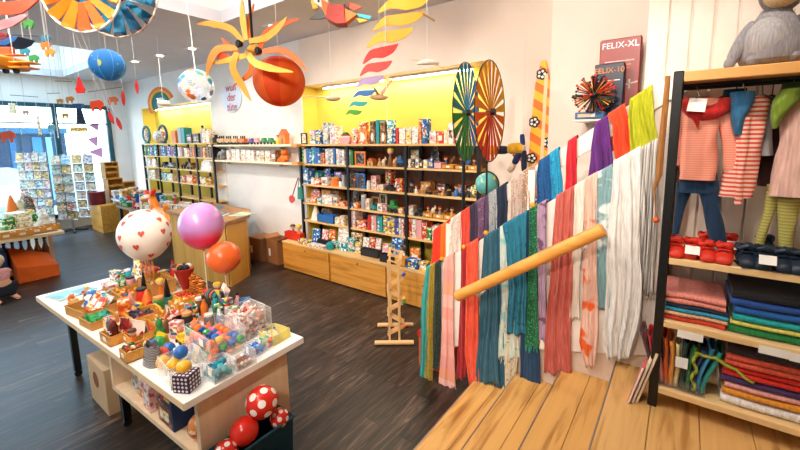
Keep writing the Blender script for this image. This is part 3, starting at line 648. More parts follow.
SL = [((675, 256), 1, 'red baby slipper next to the rack post, left of its pair', 0, .1), ((690.5, 257), 1, 'red baby slipper with white tag, right of the pair by the post', 1, -.1),
      ((707, 265), 1, 'red baby slipper at the shelf edge below the navy trouser cuff', 0, .15), ((725, 268), 1, 'red baby slipper at the shelf edge beside the navy slippers', 0, -.1),
      ((706, 250), 1, 'red baby slipper tucked behind the trouser cuff', 0, .2), ((729, 252), 1, 'red baby slipper with white tag standing behind the front pair', 1, 0),
      ((747, 269), 0, 'navy baby slipper beside the red ones at the shelf edge', 0, .2), ((764, 271), 0, 'navy baby slipper with a large white tag', 1, -.05),
      ((786, 277), 0, 'navy baby slipper under the pale green trouser leg', 0, .1), ((803, 280), 0, 'navy baby slipper cut by the right edge of the photo', 0, -.1),
      ((764, 255), 0, 'navy baby slipper at the back beside the thin green trouser leg', 0, 0)]
for (px, py), red, lab, tg, r in SL:
    p = on_z(px, py, ZS); p.y = max(p.y, RY+.055)
    slipper(lab, (p.x, p.y, ZS+.001), r, REDS if red else NVS, red, .86 if red else .92, tg)
# folded cloth: a rounded folded slab
def folded(label, x0, x1, y0, y1, z, h, mat, group, layers=2):
    o = MB(); w_, d_ = x1-x0, y1-y0; rnd = random.Random(len(LABELS))
    t = thing('folded_cloth', label, 'folded cloth', ((x0+x1)/2, (y0+y1)/2, z), rnd.uniform(-.02, .02), group)
    for k in range(layers):
        b_ = MB(); hh = h/layers; zz = hh*(k+.5); prof = []
        n = 8
        poly = [(-d_/2+hh*.1, -hh/2), ] 
        pts = [(d_/2, -hh*.46), (d_/2, hh*.46)] + [(-d_/2+hh*.45*(1-math.sin(a)), hh*.46*math.cos(a)) for a in [PI*i/n for i in range(n+1)]]
        def fn(u, v):
            i = v*(len(pts)); i0 = int(i) % len(pts); i1 = (i0+1) % len(pts); q = i-int(i)
            y = pts[i0][0]*(1-q)+pts[i1][0]*q; zc = pts[i0][1]*(1-q)+pts[i1][1]*q
            s_ = 1+.06*math.sin(9*u+k*2+x0*30)
            return Vector(((u-.5)*w_*(1-.012*k), y-.006*math.sin(7*u+k), zz+zc*(.96*s_)))
        b_.grid(fn, 12, len(pts)); 
        e0 = len(b_.v); NP = len(pts)
        b_.f.append([j*13 for j in range(NP)]); b_.m.append(0); b_.f.append([j*13+12 for j in range(NP)]); b_.m.append(0)
        b_.build('fold_layer', mat, t, smooth=60)
    return t
def pile(items, x0, x1, y0, y1, z, group):
    for h, c, lab in items:
        j = (len(LABELS) % 5-2)*.004
        folded(lab, x0+j, x1+j, y0+abs(j), y1, z, h, cloth(c), group, 2 if h > .055 else 1); z += h+.0005
gx = lambda px, py: on_y(px, py, RY+.04).x
pile([(.03, 'd9472e', 'red orange folded cloth at the bottom of the pile by the post'), (.02, 'f0b58e', 'peach folded cloth second from the bottom by the post'), (.022, '2e9cc4', 'cyan folded cloth in the pile topped by pink'), (.02, '1a2740', 'navy folded cloth just under the pink one'), (.06, 'ee9488', 'thick salmon pink folded cloth topping the pile by the post')],
     gx(663, 320)-.0, gx(726, 330), RY+.03, RB-.06, ZL, 'folded cloths on the middle shelf')
pile([(.045, '1f8a48', 'green folded cloth at the bottom of the blue pile'), (.022, 'e2dc6a', 'pale yellow folded cloth above the green one'), (.035, '18a8a8', 'turquoise folded cloth above the yellow one'), (.04, '1c62b0', 'blue folded cloth above the turquoise one'), (.04, '1f4fa0', 'royal blue folded cloth under the black one'), (.045, '10141c', 'black folded cloth topping the blue and green pile')],
     gx(729, 335), gx(729, 335)+.46, RY+.03, RB-.06, ZL, 'folded cloths on the middle shelf')
pile([(.05, 'f6f2ee', 'white folded cloth at the bottom of the lowest pile'), (.04, 'f0a030', 'orange folded cloth above the white one'), (.028, 'f0a6a4', 'light pink folded cloth above the orange one'), (.038, '4a2f66', 'purple folded cloth above the pink one'), (.06, 'd82818', 'bright red folded cloth above the purple one'), (.06, 'e05a40', 'coral folded cloth under the dark one'), (.05, '2a1a1e', 'blackish folded cloth topping the lowest pile')],
     gx(721, 395), gx(721, 395)+.48, RY+.035, RB-.06, ZB, 'folded cloths on the bottom shelf')
# standing cloths in a tray
t = thing('cloth_tray', 'clear tray holding folded cloths upright next to the rack post', 'tray', (gx(676, 385), RY+.12, ZB))
b_ = MB(); b_.box((0, 0, .004), (.255, .19, .008)); b_.box((0, -.093, .03), (.255, .004, .055)); b_.box((-.126, 0, .03), (.004, .19, .055)); b_.box((.126, 0, .03), (.004, .19, .055)); b_.build('tray_body', clear('ddd0c8', .08), t)
b_ = MB(); b_.box((.015, -.101, .17), (.055, .004, .06)); b_.build('price_card', plain('f4f8fc', .5), t)
cols = [('6a3a3c', 'maroon'), ('c8202a', 'crimson'), ('f0a0a8', 'rose pink'), ('e86a1e', 'dark orange'), ('f2a23a', 'light orange'), ('efe0a0', 'cream yellow'), ('1c3a34', 'blackish green'), ('2c7a44', 'leaf green'), ('2c4f90', 'cobalt blue'), ('3a9ad0', 'sky blue'), ('159a94', 'sea green')]
for i, (c, nm) in enumerate(cols):
    x = t.location.x-.118+.0235*i; hgt = .27-.01*(i % 3); lean = (i-5)*.006
    b_ = MB()
    def fn(u, v): 
        a = 2*PI*v; return Vector((.0118*math.cos(a)*(1+.1*math.sin(8*u)) + lean*(u**1.6)*2+.004*math.sin(6*u+i), (.085*math.copysign(abs(math.sin(a))**.5, math.sin(a))), .006+u*hgt))
    b_.grid(fn, 10, 14)
    o = b_.build('folded_cloth', cloth(c), loc=(x, t.location.y, ZB+.004), smooth=60, thick=.002); tag(o, '%s folded cloth standing upright in the clear tray' % nm, 'folded cloth', 'cloths standing in the tray')
# lime scalloped cloth
t = thing('bib', 'lime green scalloped cloth draped over the tray end', 'cloth', (gx(694, 372), RY+.1, ZB+.002))
b_ = MB()
def fn(u, v):
    if u < .5: q = u/.5; return Vector((.0+.01*math.sin(14*q), -.02+.1*(v-.5)-.02*abs(math.sin(14*q)), .02+.22*q))
    q = (u-.5)/.5; return Vector((.0+.24*q, -.02+.1*(v-.5), .24+.02*math.sin(PI*q*1.2)-.07*q-.01*abs(math.sin(9*q))))
b_.grid(fn, 40, 8); b_.build('cloth_body', cloth('a6b430', 'c4cf58'), t, thick=.012, smooth=60)
# leaning flat boxes
for i, (c, lab, dx) in enumerate((('d8646e', 'pink edged flat picture book leaning outermost against the rack', 0), ('f0d8a8', 'cream flat picture book leaning in the middle of the three', .032), ('d8b87c', 'tan flat picture book leaning closest to the rack post', .062))):
    t = thing('picture_book', lab, 'book', (on_z(628, 397, .68).x+.01+dx*.62, RY+.01+dx*.5, .682), -.06, 'picture books leaning on the rack')
    hh = (.25, .29, .33)[i]; R_ = .24
    b_ = MB(); b_.tf = Matrix.Rotation(R_, 4, 'Y'); b_.box((0, .0, hh/2), (.014, .12, hh), bev=.002); b_.build('cover', plain(c, .5), t)
    b_ = MB(); b_.tf = Matrix.Rotation(R_, 4, 'Y'); b_.box((0, -.059, hh/2), (.009, .012, hh-.006)); b_.build('pages', PAPER, t)
# plush on the top board
p = on_y(765, 60, 2.57); pz = ZT
t = thing('plush_animal', 'grey plush animal with cream muzzle sitting on the top board', 'plush toy', (on_y(770, 60, 2.6).x, 2.60, pz+.0)); t.scale = (.72, .8, .95)
GREY = cloth('8d8a90', 'b5b2b6', fold=1); DG = cloth('5e5a62', '7a767e')
b_ = MB(); b_.lathe([(.0, .0), (.13, .003), (.172, .03), (.175, .08), (.155, .15), (.125, .21), (.09, .26), (.07, .29), (.0, .30)], 28); b_.build('body', GREY, t, sub=1)
b_ = MB(); b_.ball((-.03, -.055, .12), .125, 24, (1, .95, 1)); b_.build('belly', cloth('a9a6a8', 'cfccce'), t)
b_ = MB(); b_.ball((.02, -.02, .375), .115, 28, (1.05, 1, 1)); b_.build('head', GREY, t)
b_ = MB(); b_.ball((.01, -.085, .335), .085, 24, (1.1, .8, .7)); b_.build('muzzle', cloth('e2c48e', 'f2dcae'), t)
b_ = MB(); b_.ball((.0, -.10, .375), .075, 20, (1.1, .75, .8)); b_.build('snout', cloth('b8b4b8', 'd8d4d8'), t)
for sx in (-1, 1):
    b_ = MB(); b_.tube([(sx*.085, -.01, .24), (sx*.15, -.03, .16), (sx*.19, -.05, .08), (sx*.215, -.075, .03)], [.04, .045, .042, .034], 12); b_.ball((sx*.218, -.08, .03), .034, 12); b_.build('arm', GREY if sx < 0 else DG, t, sub=1)
    b_ = MB(); b_.ball((sx*.09, -.10, .035), .045, 12, (1, 1.1, .75)); b_.build('leg', GREY, t)
    b_ = MB(); b_.ball((sx*.105+.02, .0, .40), .055, 14, (.4, .8, 1.5), rot=(0, sx*.5, 0)); b_.build('ear', DG, t)
    b_ = MB(); b_.ball((sx*.045+.015, -.115, .425), .012, 10); b_.build('eye', plain('0c0c0e', .15), t)
b_ = MB(); b_.box((.19, -.03, .33), (.07, .02, .17), rot=(0, -.45, 0), bev=.004); b_.build('booklet', plain('3c3036', .5), t)
b_ = MB(); b_.tube([(.15, -.05, .13), (.2, -.07, .135), (.25, -.05, .12)], .008, 6); b_.build('ribbon', plain('e8586a', .6), t)
# ---------------------------------------------------------------- small goods
PR = {'red': printed(['c8281e', 'd8412c', 'f0e2d0', 'c8281e', 'e8b23a']), 'blue': printed(['1d5fa8', '2b7cc4', 'e6eef2', '1d5fa8', '0f3c74']), 'white': printed(['f2eee6', 'f2eee6', 'd9d2c6', 'f6f2ea', 'b8b2aa', 'e4a08c']),
      'dark': printed(['1d2028', '2a2f3a', '6a4a34', '14161c', '8a8078']), 'wood': printed(['d8a25c', 'c48a42', 'e8c084', 'a8702e']), 'green': printed(['2c7a3a', '46984c', 'dce8c0', '1f5c30']),
      'teal': printed(['1f9aa0', '54bcc0', 'e2f2f0', '12707c']), 'yellow': printed(['ecc02c', 'f2d65a', 'fff4d0', 'c8861c', '2a5a9a']), 'pink': printed(['e49a9a', 'f0bcb4', 'faeae4', 'c8606a']), 'orange': printed(['e8701c', 'f0943c', 'fae2c0', 'c84a14']),
      'brown': printed(['7a4a28', '9a6638', '54321c', 'b88a5a']), 'purple': printed(['6a4a9a', '9278b8', 'e6dcf0', '4a2f78']), 'grey': printed(['9aa0a4', 'b8bcc0', '6e7478', 'dcdee0']), 'multi': printed(['d8302a', '2878c0', 'f0c030', '38964a', 'f4efe6', '1d2028'], 45),
      'cream': printed(['efe2c4', 'f6eedc', 'd8c49a', 'c89a5a'])}
SOLID = {'red': 'd2301f', 'blue': '2468b0', 'white': 'f4f0ea', 'dark': '1d2026', 'wood': 'd8a25c', 'green': '33883f', 'teal': '1f9aa0', 'yellow': 'efc22e', 'pink': 'e8a4a4', 'orange': 'ec7a22', 'brown': '7c4c2a', 'purple': '6c4c9c', 'grey': 'a2a6aa', 'cream': 'efe4c8', 'multi': 'd8402a'}
def one(mb, name, mats, label, cat, loc, rz=0, group=None, **kw):
    o = mb.build(name, mats, loc=loc, rot=(0, 0, rz), **kw); return tag(o, label, cat, group)
def item(kind, col, label, loc, w, d, h, rz=0, group=None):
    """one small article, its base at loc, w wide, d deep, h high, its front towards -Y"""
    P_, S_ = PR[col], plain(SOLID[col], .45); b = MB(); rnd = random.Random(len(LABELS))
    if kind == 'book':
        b.box((-w*.42, 0, h/2), (w*.16, d, h)); b.box((w*.42, 0, h/2), (w*.16, d, h)); b.box((0, -d/2+.003, h/2), (w*.7, .006, h)); b.mi = 1; b.box((0, .003, h/2-.002), (w*.7, d-.012, h-.012))
        return one(b, 'book', [P_ if rnd.random() < .6 else S_, PAPER], label, 'book', loc, rz, group)
    if kind == 'box':
        t = thing('toy_box', label, 'box', loc, rz, group); b.box((0, 0, h/2), (w, d, h), bev=.004); b.build('carton', P_, t)
        b = MB(); b.box((0, -d/2-.0008, h*.45), (w*.66, .0016, h*.42)); b.build('cover_picture', PR[rnd.choice(['white', 'cream', 'multi', 'yellow', 'pink'])], t)
        return t
    if kind == 'frame':
        t = thing('framed_picture', label, 'picture', loc, rz, group); e = min(w, h)*.13
        for c, s in (((-w/2+e/2, 0, h/2), (e, .02, h)), ((w/2-e/2, 0, h/2), (e, .02, h)), ((0, 0, e/2), (w-2*e, .02, e)), ((0, 0, h-e/2), (w-2*e, .02, e))): b.box(c, s)
        b.build('frame', S_, t); b = MB(); b.box((0, .004, h/2), (w-2*e, .006, h-2*e)); b.build('picture', PR['cream' if col == 'dark' else 'dark'], t); return t
    if kind in ('crate', 'tray', 'basket'):
        t = thing({'crate': 'wooden_crate', 'tray': 'display_tray', 'basket': 'basket'}[kind], label, {'crate': 'crate', 'tray': 'tray', 'basket': 'basket'}[kind], loc, rz, group); th = min(.008, w*.06); fl = .06*w if kind == 'basket' else 0
        hh = h
        b.box((0, 0, th/2), (w-fl, d-fl, th))
        for c, s in (((0, -d/2+th/2, hh/2), (w, th, hh)), ((0, d/2-th/2, hh/2), (w, th, hh)), ((-w/2+th/2, 0, hh/2), (th, d-2*th, hh)), ((w/2-th/2, 0, hh/2), (th, d-2*th, hh))): b.box(c, s)
        b.build({'crate': 'crate_body', 'tray': 'tray_body', 'basket': 'weave'}[kind], HONEY if kind == 'crate' else (stripes(['c89040', 'a8702a', 'd8a458'], .012, 2) if kind == 'basket' else S_), t)
        if kind == 'basket':
            b = MB(); b.tube([(-w/2, -d/2, h), (w/2, -d/2, h), (w/2, d/2, h), (-w/2, d/2, h), (-w/2, -d/2, h)], .006, 6); b.build('rim', plain('c08a3c', .7), t)
        elif kind == 'crate':
            b = MB(); b.box((0, -d/2-.001, h*.55), (w*.3, .002, h*.4)); b.build('label_card', PAPER, t)
        return t
    if kind == 'animal':
        l = w; b.ball((0, 0, h*.55), 1, 10, (l*.34, d*.32, h*.24)); b.ball((l*.36, -.0, h*.82), 1, 8, (l*.16, d*.24, h*.18)); b.ball((l*.48, 0, h*.77), 1, 8, (l*.09, d*.14, h*.1))
        for sx in (-.22, .2):
            for sy in (-.2, .2): b.tube([(l*sx, d*sy, 0), (l*sx, d*sy, h*.5)], [l*.06, l*.085], 6)
        b.tube([(l*.22, 0, h*.6), (l*.33, 0, h*.8)], [l*.13, l*.1], 8); b.tube([(-l*.3, 0, h*.6), (-l*.44, 0, h*.5), (-l*.48, 0, h*.32)], [l*.04, l*.03, l*.02], 6)
        for sy in (-.14, .14): b.ball((l*.33, d*sy, h*.96), 1, 6, (l*.03, d*.07, h*.08))
        return one(b, 'toy_animal', S_, label, 'toy animal', loc, rz, group)
    if kind == 'car':
        t = thing('toy_car', label, 'toy car', loc, rz, group); b.box((0, 0, h*.42), (w, d*.8, h*.36), bev=h*.08); b.prism([(-w*.3, h*.6), (w*.22, h*.6), (w*.12, h), (-w*.24, h)], d*.7); b.build('car_body', S_, t)
        for sx in (-.28, .28):
            for sy in (-.42, .42):
                b = MB(); b.tube([(w*sx, d*(sy-.06), h*.2), (w*sx, d*(sy+.06), h*.2)], h*.2, 10); b.build('wheel', plain('1a1a1c', .6), t)
        return t
    if kind == 'figure':
        b.lathe([(w*.36, 0), (w*.4, h*.1), (w*.3, h*.45), (w*.14, h*.62), (w*.12, h*.66)], 12); b.mi = 1; b.ball((0, 0, h*.82), h*.17, 10); b.mi = 2; b.lathe([(h*.19, h*.86), (h*.15, h*.96), (.001, h*1.02)], 12)
        return one(b, 'toy_figure', [S_, plain('efc9a4', .5), plain(rnd.choice(['5a3418', 'd23020', '2468b0', 'e8c030']), .5)], label, 'toy figure', loc, rz, group)
    if kind == 'jar':
        t = thing('jar', label, 'jar', loc, rz, group); r = w/2; b.lathe([(r*.9, 0), (r, h*.06), (r, h*.72), (r*.8, h*.82), (r*.8, h*.86)], 16); b.build('jar_body', S_, t); b = MB(); b.cyl((0, 0, h*.84), r*.86, h*.16, 16); b.build('lid', plain(rnd.choice(['e8e4dc', '2a2c30', 'd8a25c']), .4), t); return t
    if kind == 'bottle':
        t = thing('bottle', label, 'bottle', loc, rz, group); r = w/2; b.lathe([(r*.9, 0), (r, h*.05), (r, h*.6), (r*.45, h*.75), (r*.4, h*.88)], 14); b.build('bottle_body', S_, t); b = MB(); b.cyl((0, 0, h*.88), r*.48, h*.12, 12); b.build('cap', BLACK, t); return t
    if kind == 'ball':
        b.ball((0, 0, h/2), h/2, 18); return one(b, 'toy_ball', P_, label, 'ball', loc, rz, group)
    if kind == 'bear':       # upright pack shaped like an animal
        n = 20; out = []
        b.prism([(-w*.46, 0), (w*.46, 0), (w*.5, h*.3), (w*.4, h*.55), (w*.3, h*.62), (w*.38, h*.75), (w*.34, h*.9), (w*.42, h*.98), (w*.3, h), (w*.16, h*.95), (-w*.16, h*.95), (-w*.3, h), (-w*.42, h*.98), (-w*.34, h*.9), (-w*.38, h*.75), (-w*.3, h*.62), (-w*.4, h*.55), (-w*.5, h*.3)], d)
        t = thing('animal_pack', label, 'toy package', loc, rz, group); b.build('pack_body', P_, t, bev=.004)
        b = MB(); b.ball((0, -d/2, h*.3), 1, 14, (w*.24, .006, h*.2)); b.build('belly_patch', plain('f4ead8', .6), t)
        b = MB()
        for sx in (-.13, .13): b.ball((w*sx, -d/2, h*.82), 1, 8, (w*.05, .005, w*.05))
        b.ball((0, -d/2, h*.72), 1, 8, (w*.07, .008, w*.05)); b.build('face', BLACK, t); return t
    if kind == 'boat':
        t = thing('toy_boat', label, 'toy boat', loc, rz, group); b.prism([(-w*.34, 0), (w*.34, 0), (w*.5, h*.5), (-w*.5, h*.5)], d); b.build('hull', S_, t)
        for i, c in enumerate(('f2d8c0', 'd03828', '2a3a4a', '3a9a50')): b = MB(); b.box((0, 0, h*(.55+.1*i)), (w*(.8-.18*i), d*.8, h*.1)); b.build('deck', plain(c, .5), t)
        return t
    if kind == 'house':
        t = thing('toy_house', label, 'toy house', loc, rz, group); b.box((0, 0, h*.3), (w*.8, d*.9, h*.6)); b.build('house_walls', S_, t); b = MB(); b.prism([(-w*.5, h*.6), (w*.5, h*.6), (0, h)], d); b.build('roof', plain('d8601e', .5), t)
        b = MB(); b.box((0, -d*.45-.001, h*.2), (w*.22, .004, h*.36)); b.build('door', plain('7c4c2a', .5), t); return t
    if kind == 'wagon':
        t = thing('toy_wagon', label, 'toy wagon', loc, rz, group); b.box((0, 0, h*.45), (w, d, h*.5), bev=.004); b.build('wagon_body', S_, t)
        for i in range(3): b = MB(); b.cyl((w*(-.3+.3*i), 0, h*.7), w*.06, h*.3, 8); b.build('peg', plain('3a2a20', .5), t)
        for sx in (-.32, .32):
            b = MB(); b.tube([(w*sx, -d*.6, h*.16), (w*sx, d*.6, h*.16)], h*.17, 10); b.build('wheel', plain('2a2422', .6), t)
        return t
    if kind == 'bag':
        t = thing('gift_bag', label, 'bag', loc, rz, group)
        def fn(u, v):
            a = 2*PI*u; k = 1-.35*v*v; return Vector((w/2*k*math.copysign(abs(math.cos(a))**.6, math.cos(a))*(1+.06*math.sin(9*v+u*12)), d/2*(1-v*.7)*math.copysign(abs(math.sin(a))**.6, math.sin(a)), h*.9*v))
        b.grid(fn, 20, 8); b.build('bag_body', P_, t, smooth=70); b = MB(); b.tube([(-w*.2, 0, h*.88), (-w*.12, 0, h), (w*.12, 0, h), (w*.2, 0, h*.88)], .004, 6); b.build('handles', plain('c8b090', .7), t); return t
    if kind == 'plush':
        t = thing('plush_toy', label, 'plush toy', loc, rz, group); m_ = cloth(SOLID[col]); b.ball((0, 0, h*.3), 1, 14, (w*.38, d*.4, h*.3)); b.build('body', m_, t); b = MB(); b.ball((0, -.01, h*.72), 1, 14, (w*.32, d*.36, h*.24)); b.ball((-w*.26, 0, h*.92), w*.11, 8); b.ball((w*.26, 0, h*.92), w*.11, 8); b.build('head', m_, t)
        for sx in (-1, 1):
            b = MB(); b.tube([(sx*w*.3, -d*.1, h*.45), (sx*w*.48, -d*.3, h*.2)], [w*.12, w*.1], 8); b.build('arm', m_, t)
            b = MB(); b.tube([(sx*w*.2, -d*.2, h*.12), (sx*w*.36, -d*.6, h*.1)], [w*.14, w*.12], 8); b.build('leg', m_, t)
        return t
    if kind == 'cone':
        b.lathe([(w/2, 0), (w*.42, h*.2), (w*.1, h*.9), (.001, h)], 14); return one(b, 'toy_cone', S_, label, 'toy', loc, rz, group)
    raise ValueError(kind)
KNAME = {'book': 'book', 'box': 'printed box', 'frame': 'framed picture', 'crate': 'wooden crate', 'tray': 'tray', 'basket': 'basket', 'animal': 'toy animal', 'car': 'toy car', 'figure': 'toy figure', 'jar': 'jar', 'bottle': 'bottle', 'ball': 'ball', 'bear': 'animal-shaped pack', 'boat': 'toy boat', 'house': 'toy house', 'wagon': 'toy wagon', 'bag': 'bag', 'plush': 'plush toy', 'cone': 'cone toy'}
CNAME = {'multi': 'many-coloured', 'dark': 'blackish', 'wood': 'wood-coloured', 'cream': 'cream'}
def shelf_row(Y, z, spec, where, group, dmax=.26):
    """spec lines: x0 x1 ytop kind colour [layer]; goods standing on one shelf, left to right"""
    rows_ = [q.split() for q in spec.strip().split(';')]; cnt = {}
    for f in sorted(rows_, key=lambda q: float(q[0])):
        lay = 'b' if len(f) > 5 else 'f'; i = cnt.get(lay, 0); cnt[lay] = i+1; x0, x1, yt = float(f[0]), float(f[1]), float(f[2]); k, c = f[3], f[4]; back = float(f[5]) if len(f) > 5 else 0
        a, b_ = on_y(x0, yt, Y+back), on_y(x1, yt, Y+back); w = (b_.x-a.x)*.96; h = max(.02, (a.z+b_.z)/2-z)
        d = {'book': .17, 'frame': .03, 'box': min(.14, w), 'ball': h, 'crate': .16, 'tray': .14, 'bear': .07, 'animal': w*.5, 'car': w*.5, 'boat': .06, 'jar': w, 'bottle': w, 'figure': w, 'house': .1, 'wagon': .09, 'bag': .1, 'plush': w*.8, 'basket': .14, 'cone': w}[k]
        if back == 0: d = min(d, .2)
        y = Y+back+d/2+.002
        lab = '%s %s, %s from left%s, %s' % (CNAME.get(c, c), KNAME[k], ORD[i], ' at the back' if lay == 'b' else '', where)
        item(k, c, lab, ((a.x+b_.x)/2, y, z+.001), w, d, h, 0, group)
# ---------------------------------------------------------------- right bookcase
BY0, BY1 = 4.16, 4.58
def bookcase(label, posts, zs, topz, backx, y0, y1, zfloor=0, over=0):
    x0, x1 = posts[0], posts[-1]; t = thing('bookcase', label, 'bookcase', ((x0+x1)/2, y0, zfloor)); O = (t.location.x, y0, zfloor)
    for x in posts:
        for y in (y0, y1-.04):
            b = fromw(MB(), O); b.box((x, y+.02, (zfloor+topz-.03)/2+0), (.045, .04, topz-.03-zfloor), bev=.003); b.build('post', BLACK, t)
    for i, z in enumerate(zs):
        for k in range(len(posts)-1):
            a, c = posts[k], posts[k+1]
            if i == 0: continue
            b = fromw(MB(), O); b.box(((a+c)/2, (y0+y1)/2, z-.014), (c-a-.047, y1-y0-.01, .028), bev=.003); b.build('shelf', PINE, t)
    if backx:
        for k in range(len(posts)-1):
            a, c = posts[k], posts[k+1]; b = fromw(MB(), O); b.box(((a+c)/2, y1-.005, (zs[-1]+topz)/2-.02), (c-a-.05, .008, topz-zs[-1]-.04)); b.build('back_panel', wood('6a3c18', '4a260e', 'Z', .6), t)  # dark brown sheet added; the shade behind the goods is in its colour
    b = fromw(MB(), O); b.box(((x0+x1)/2+over/2, (y0+y1)/2-.01, topz-.014), (x1-x0+.06+over, y1-y0+.02, .028), bev=.003); b.build('top_board', PINE, t)
    return t
RP = [on_y(px, 150, BY0).x for px in (299, 346.5, 405, 478.5)]
RZ = [on_y(303, py, BY0).z for py in (144.3, 163.6, 184, 202, 219.6)]
bookcase('tall right bookcase with black posts and four pine shelves in the yellow recess', RP, RZ, RZ[0], 1, BY0, BY1)
G = 'goods on the right bookcase'
Yg = BY0+.03
TW = 'the top board of the right bookcase'
shelf_row(Yg, RZ[0], '300 306 133 frame dark; 309 314 130 box white; 315 320 130 box blue; 322 328 123 box grey; 329 336 126 box white; 338 350 131 boat pink; 351 356 129 box pink; 357 367 122 bear orange; 368.5 375 121 bear brown; 375.5 378.5 120 book teal; 379 386 121.5 bear brown; 386.5 392 120 box teal; 392.5 395 128 book blue; 395.3 398 128 book red; 398.5 405 128 box white; 405.5 411 127 box cream; 411.5 418 127 box white; 418.5 421 119 book orange; 421.3 427.5 119 box blue; 429 436 131 box white; 436.5 443 131.5 box red; 443.5 447 130 box cream; 448 453 123 box white; 454 459 129 box pink; 460 466 127 box cream; 467 474 130 box white', TW, G)
SH = ['the %s shelf of the right bookcase, %s bay']
def W(s, b): return '%s shelf, %s bay, right bookcase' % (s, b)
R_ = RZ
shelf_row(Yg, R_[1], '301.5 303 149 book green; 303.2 305.5 149 book cream; 305.7 308 148.5 book blue; 308.2 310.5 149 book blue; 311 313.5 147.5 book teal; 313.7 316 147.5 book blue; 316.2 319 148.5 book blue; 319.8 322 153 book brown; 322.2 324 153 book red; 325 327.5 149 book white; 327.8 330 148.5 book grey; 330.2 332.5 149 book white; 332.8 335 148 book blue; 335.8 338.3 149 book white; 338.6 341 150 book grey; 341.2 344 150 book white', W('highest', 'left'), 'books on the right bookcase')
shelf_row(Yg, R_[1], '348 350 150 book grey; 350.2 352.5 150.5 book green; 354 365 151.5 frame orange; 366 373 158 house wood; 375 380 158 figure wood; 380 385 157 animal cream; 385 391 148 figure brown; 391 396 157 animal wood; 396 402.5 156 car blue', W('highest', 'middle'), G)
shelf_row(Yg, R_[1], '407 410.5 159 box white; 411 414.5 159 box dark; 415 418.5 159 box white; 419 422.5 160 box dark; 423 427 160 box white; 428 433 159 box blue; 434 441 163 tray pink; 442 453.5 165 crate wood; 455 466 166 crate wood; 468 477 166.5 crate wood; 408 420 148 frame dark .2; 428 439 147 bag dark .2; 442 447 157 figure blue .16; 448 454 156 animal brown .16; 457 463 157 figure dark .16; 464 470 158 animal blue .16; 470 476 159 figure brown .16', W('highest', 'right'), G)
shelf_row(Yg, R_[2], '301.5 308 168.5 box blue; 309.5 313 178 jar white; 314 319.5 178.5 box red; 321 327 177.5 box white; 328.5 336 177.5 jar orange; 337.5 341 180.5 jar white; 341.5 344 175 book grey; 312 318.5 171 box teal .16; 324 330 169 box blue .16; 334 342 172 box purple .16', W('second', 'left'), G)
shelf_row(Yg, R_[2], '348 350 173.5 book grey; 351 355 178 figure brown; 356 364.5 173.5 frame blue; 365.5 369 181 jar white; 370.5 376 176 box pink; 376.5 383 185 box white; 384.5 393.5 185 car dark; 395.5 402 179 box red; 350 356 172 box dark .18; 372 380 175 box brown .18; 385 391 170 box red .18; 392 397 178 figure white .18', W('second', 'middle'), G)
shelf_row(Yg, R_[2], '407.5 412 183 figure dark; 412.5 417 186 figure white; 418 424 187 animal wood; 424.5 431 187 car brown; 432 438 189 animal brown; 439 444 190 figure wood; 445 450 190 jar dark; 451 458 185.5 figure blue; 459 465 187 car blue; 466 470 188 figure dark; 470.5 476 185 ball multi; 420 430 182 box wood .2; 436 446 184 box dark .2; 456 466 185 box brown .2', W('second', 'right'), G)
shelf_row(Yg, R_[3], '304 309 198.5 box cream; 310 315.5 197.5 box orange; 316.5 320.5 198 box teal; 321.5 331.5 195.5 box white; 333 337 197.5 box cream; 338 344 202 box orange; 306 319 188 bag pink .18; 321 330 190 box wood .18; 331 339 191 box brown .18', W('third', 'left'), G)
shelf_row(Yg, R_[3], '348.5 352.5 203.5 box blue; 353 358.5 202.5 box red; 359.5 364 195 jar grey; 365 369 199 box cream; 369.5 376 205.5 car teal; 377 382 204 box white; 382.5 386.5 205.5 box pink; 387 397 201 car green; 397.5 402.5 208 box red; 350 358 190 bag dark .2; 371 379 197 frame wood .14; 379 386 194 frame cream .16', W('third', 'middle'), G)
shelf_row(Yg, R_[3], '407.5 413 206 box white; 413.5 422 208.5 plush dark; 422.5 432 213.5 crate wood; 433 443 214.5 crate wood; 443.5 452 215.5 crate wood; 453 462 217 crate wood; 424 429 207 figure wood .1; 429.5 435 205.5 animal cream .1; 436 441 207 figure grey .1; 442 447 208 animal brown .1; 448 453 208 figure wood .1; 454 460 210 animal dark .1; 462 472 205 box dark .18', W('third', 'right'), G)
shelf_row(Yg, R_[4], '303.5 307 219 figure brown; 307.5 315 204.5 cone cream; 316.5 333 215 tray blue; 334.5 339 217.5 box cream; 340 344 216 box cream; 318 331 208 bag brown .16', W('lowest', 'left'), G)
shelf_row(Yg, R_[4], '349.5 352 211 book pink; 352.3 355 211 book white; 356 366 221 box red; 367.5 370.5 215.5 book red; 371 373.2 216 book white; 373.5 376 216 book pink; 377 379 216.5 book teal; 379.3 382 217 book teal; 383 386.5 216 book yellow; 387 390.5 216.5 book yellow; 391 394 217 book yellow; 394.7 396 218.5 book purple; 396.3 398 218.5 book blue; 398.5 401 218.5 book white; 401.3 403.5 219 book pink', W('lowest', 'middle'), 'books on the right bookcase')
shelf_row(Yg, R_[4], '407 411 217.5 book red; 411.5 415.5 219 book white; 416 421.5 220 book pink; 422 426.5 223 book red; 427 431 228.5 book green; 432 438 226 book white; 439 446 228 box cream; 448 456 229 box blue', W('lowest', 'right'), 'books on the right bookcase')
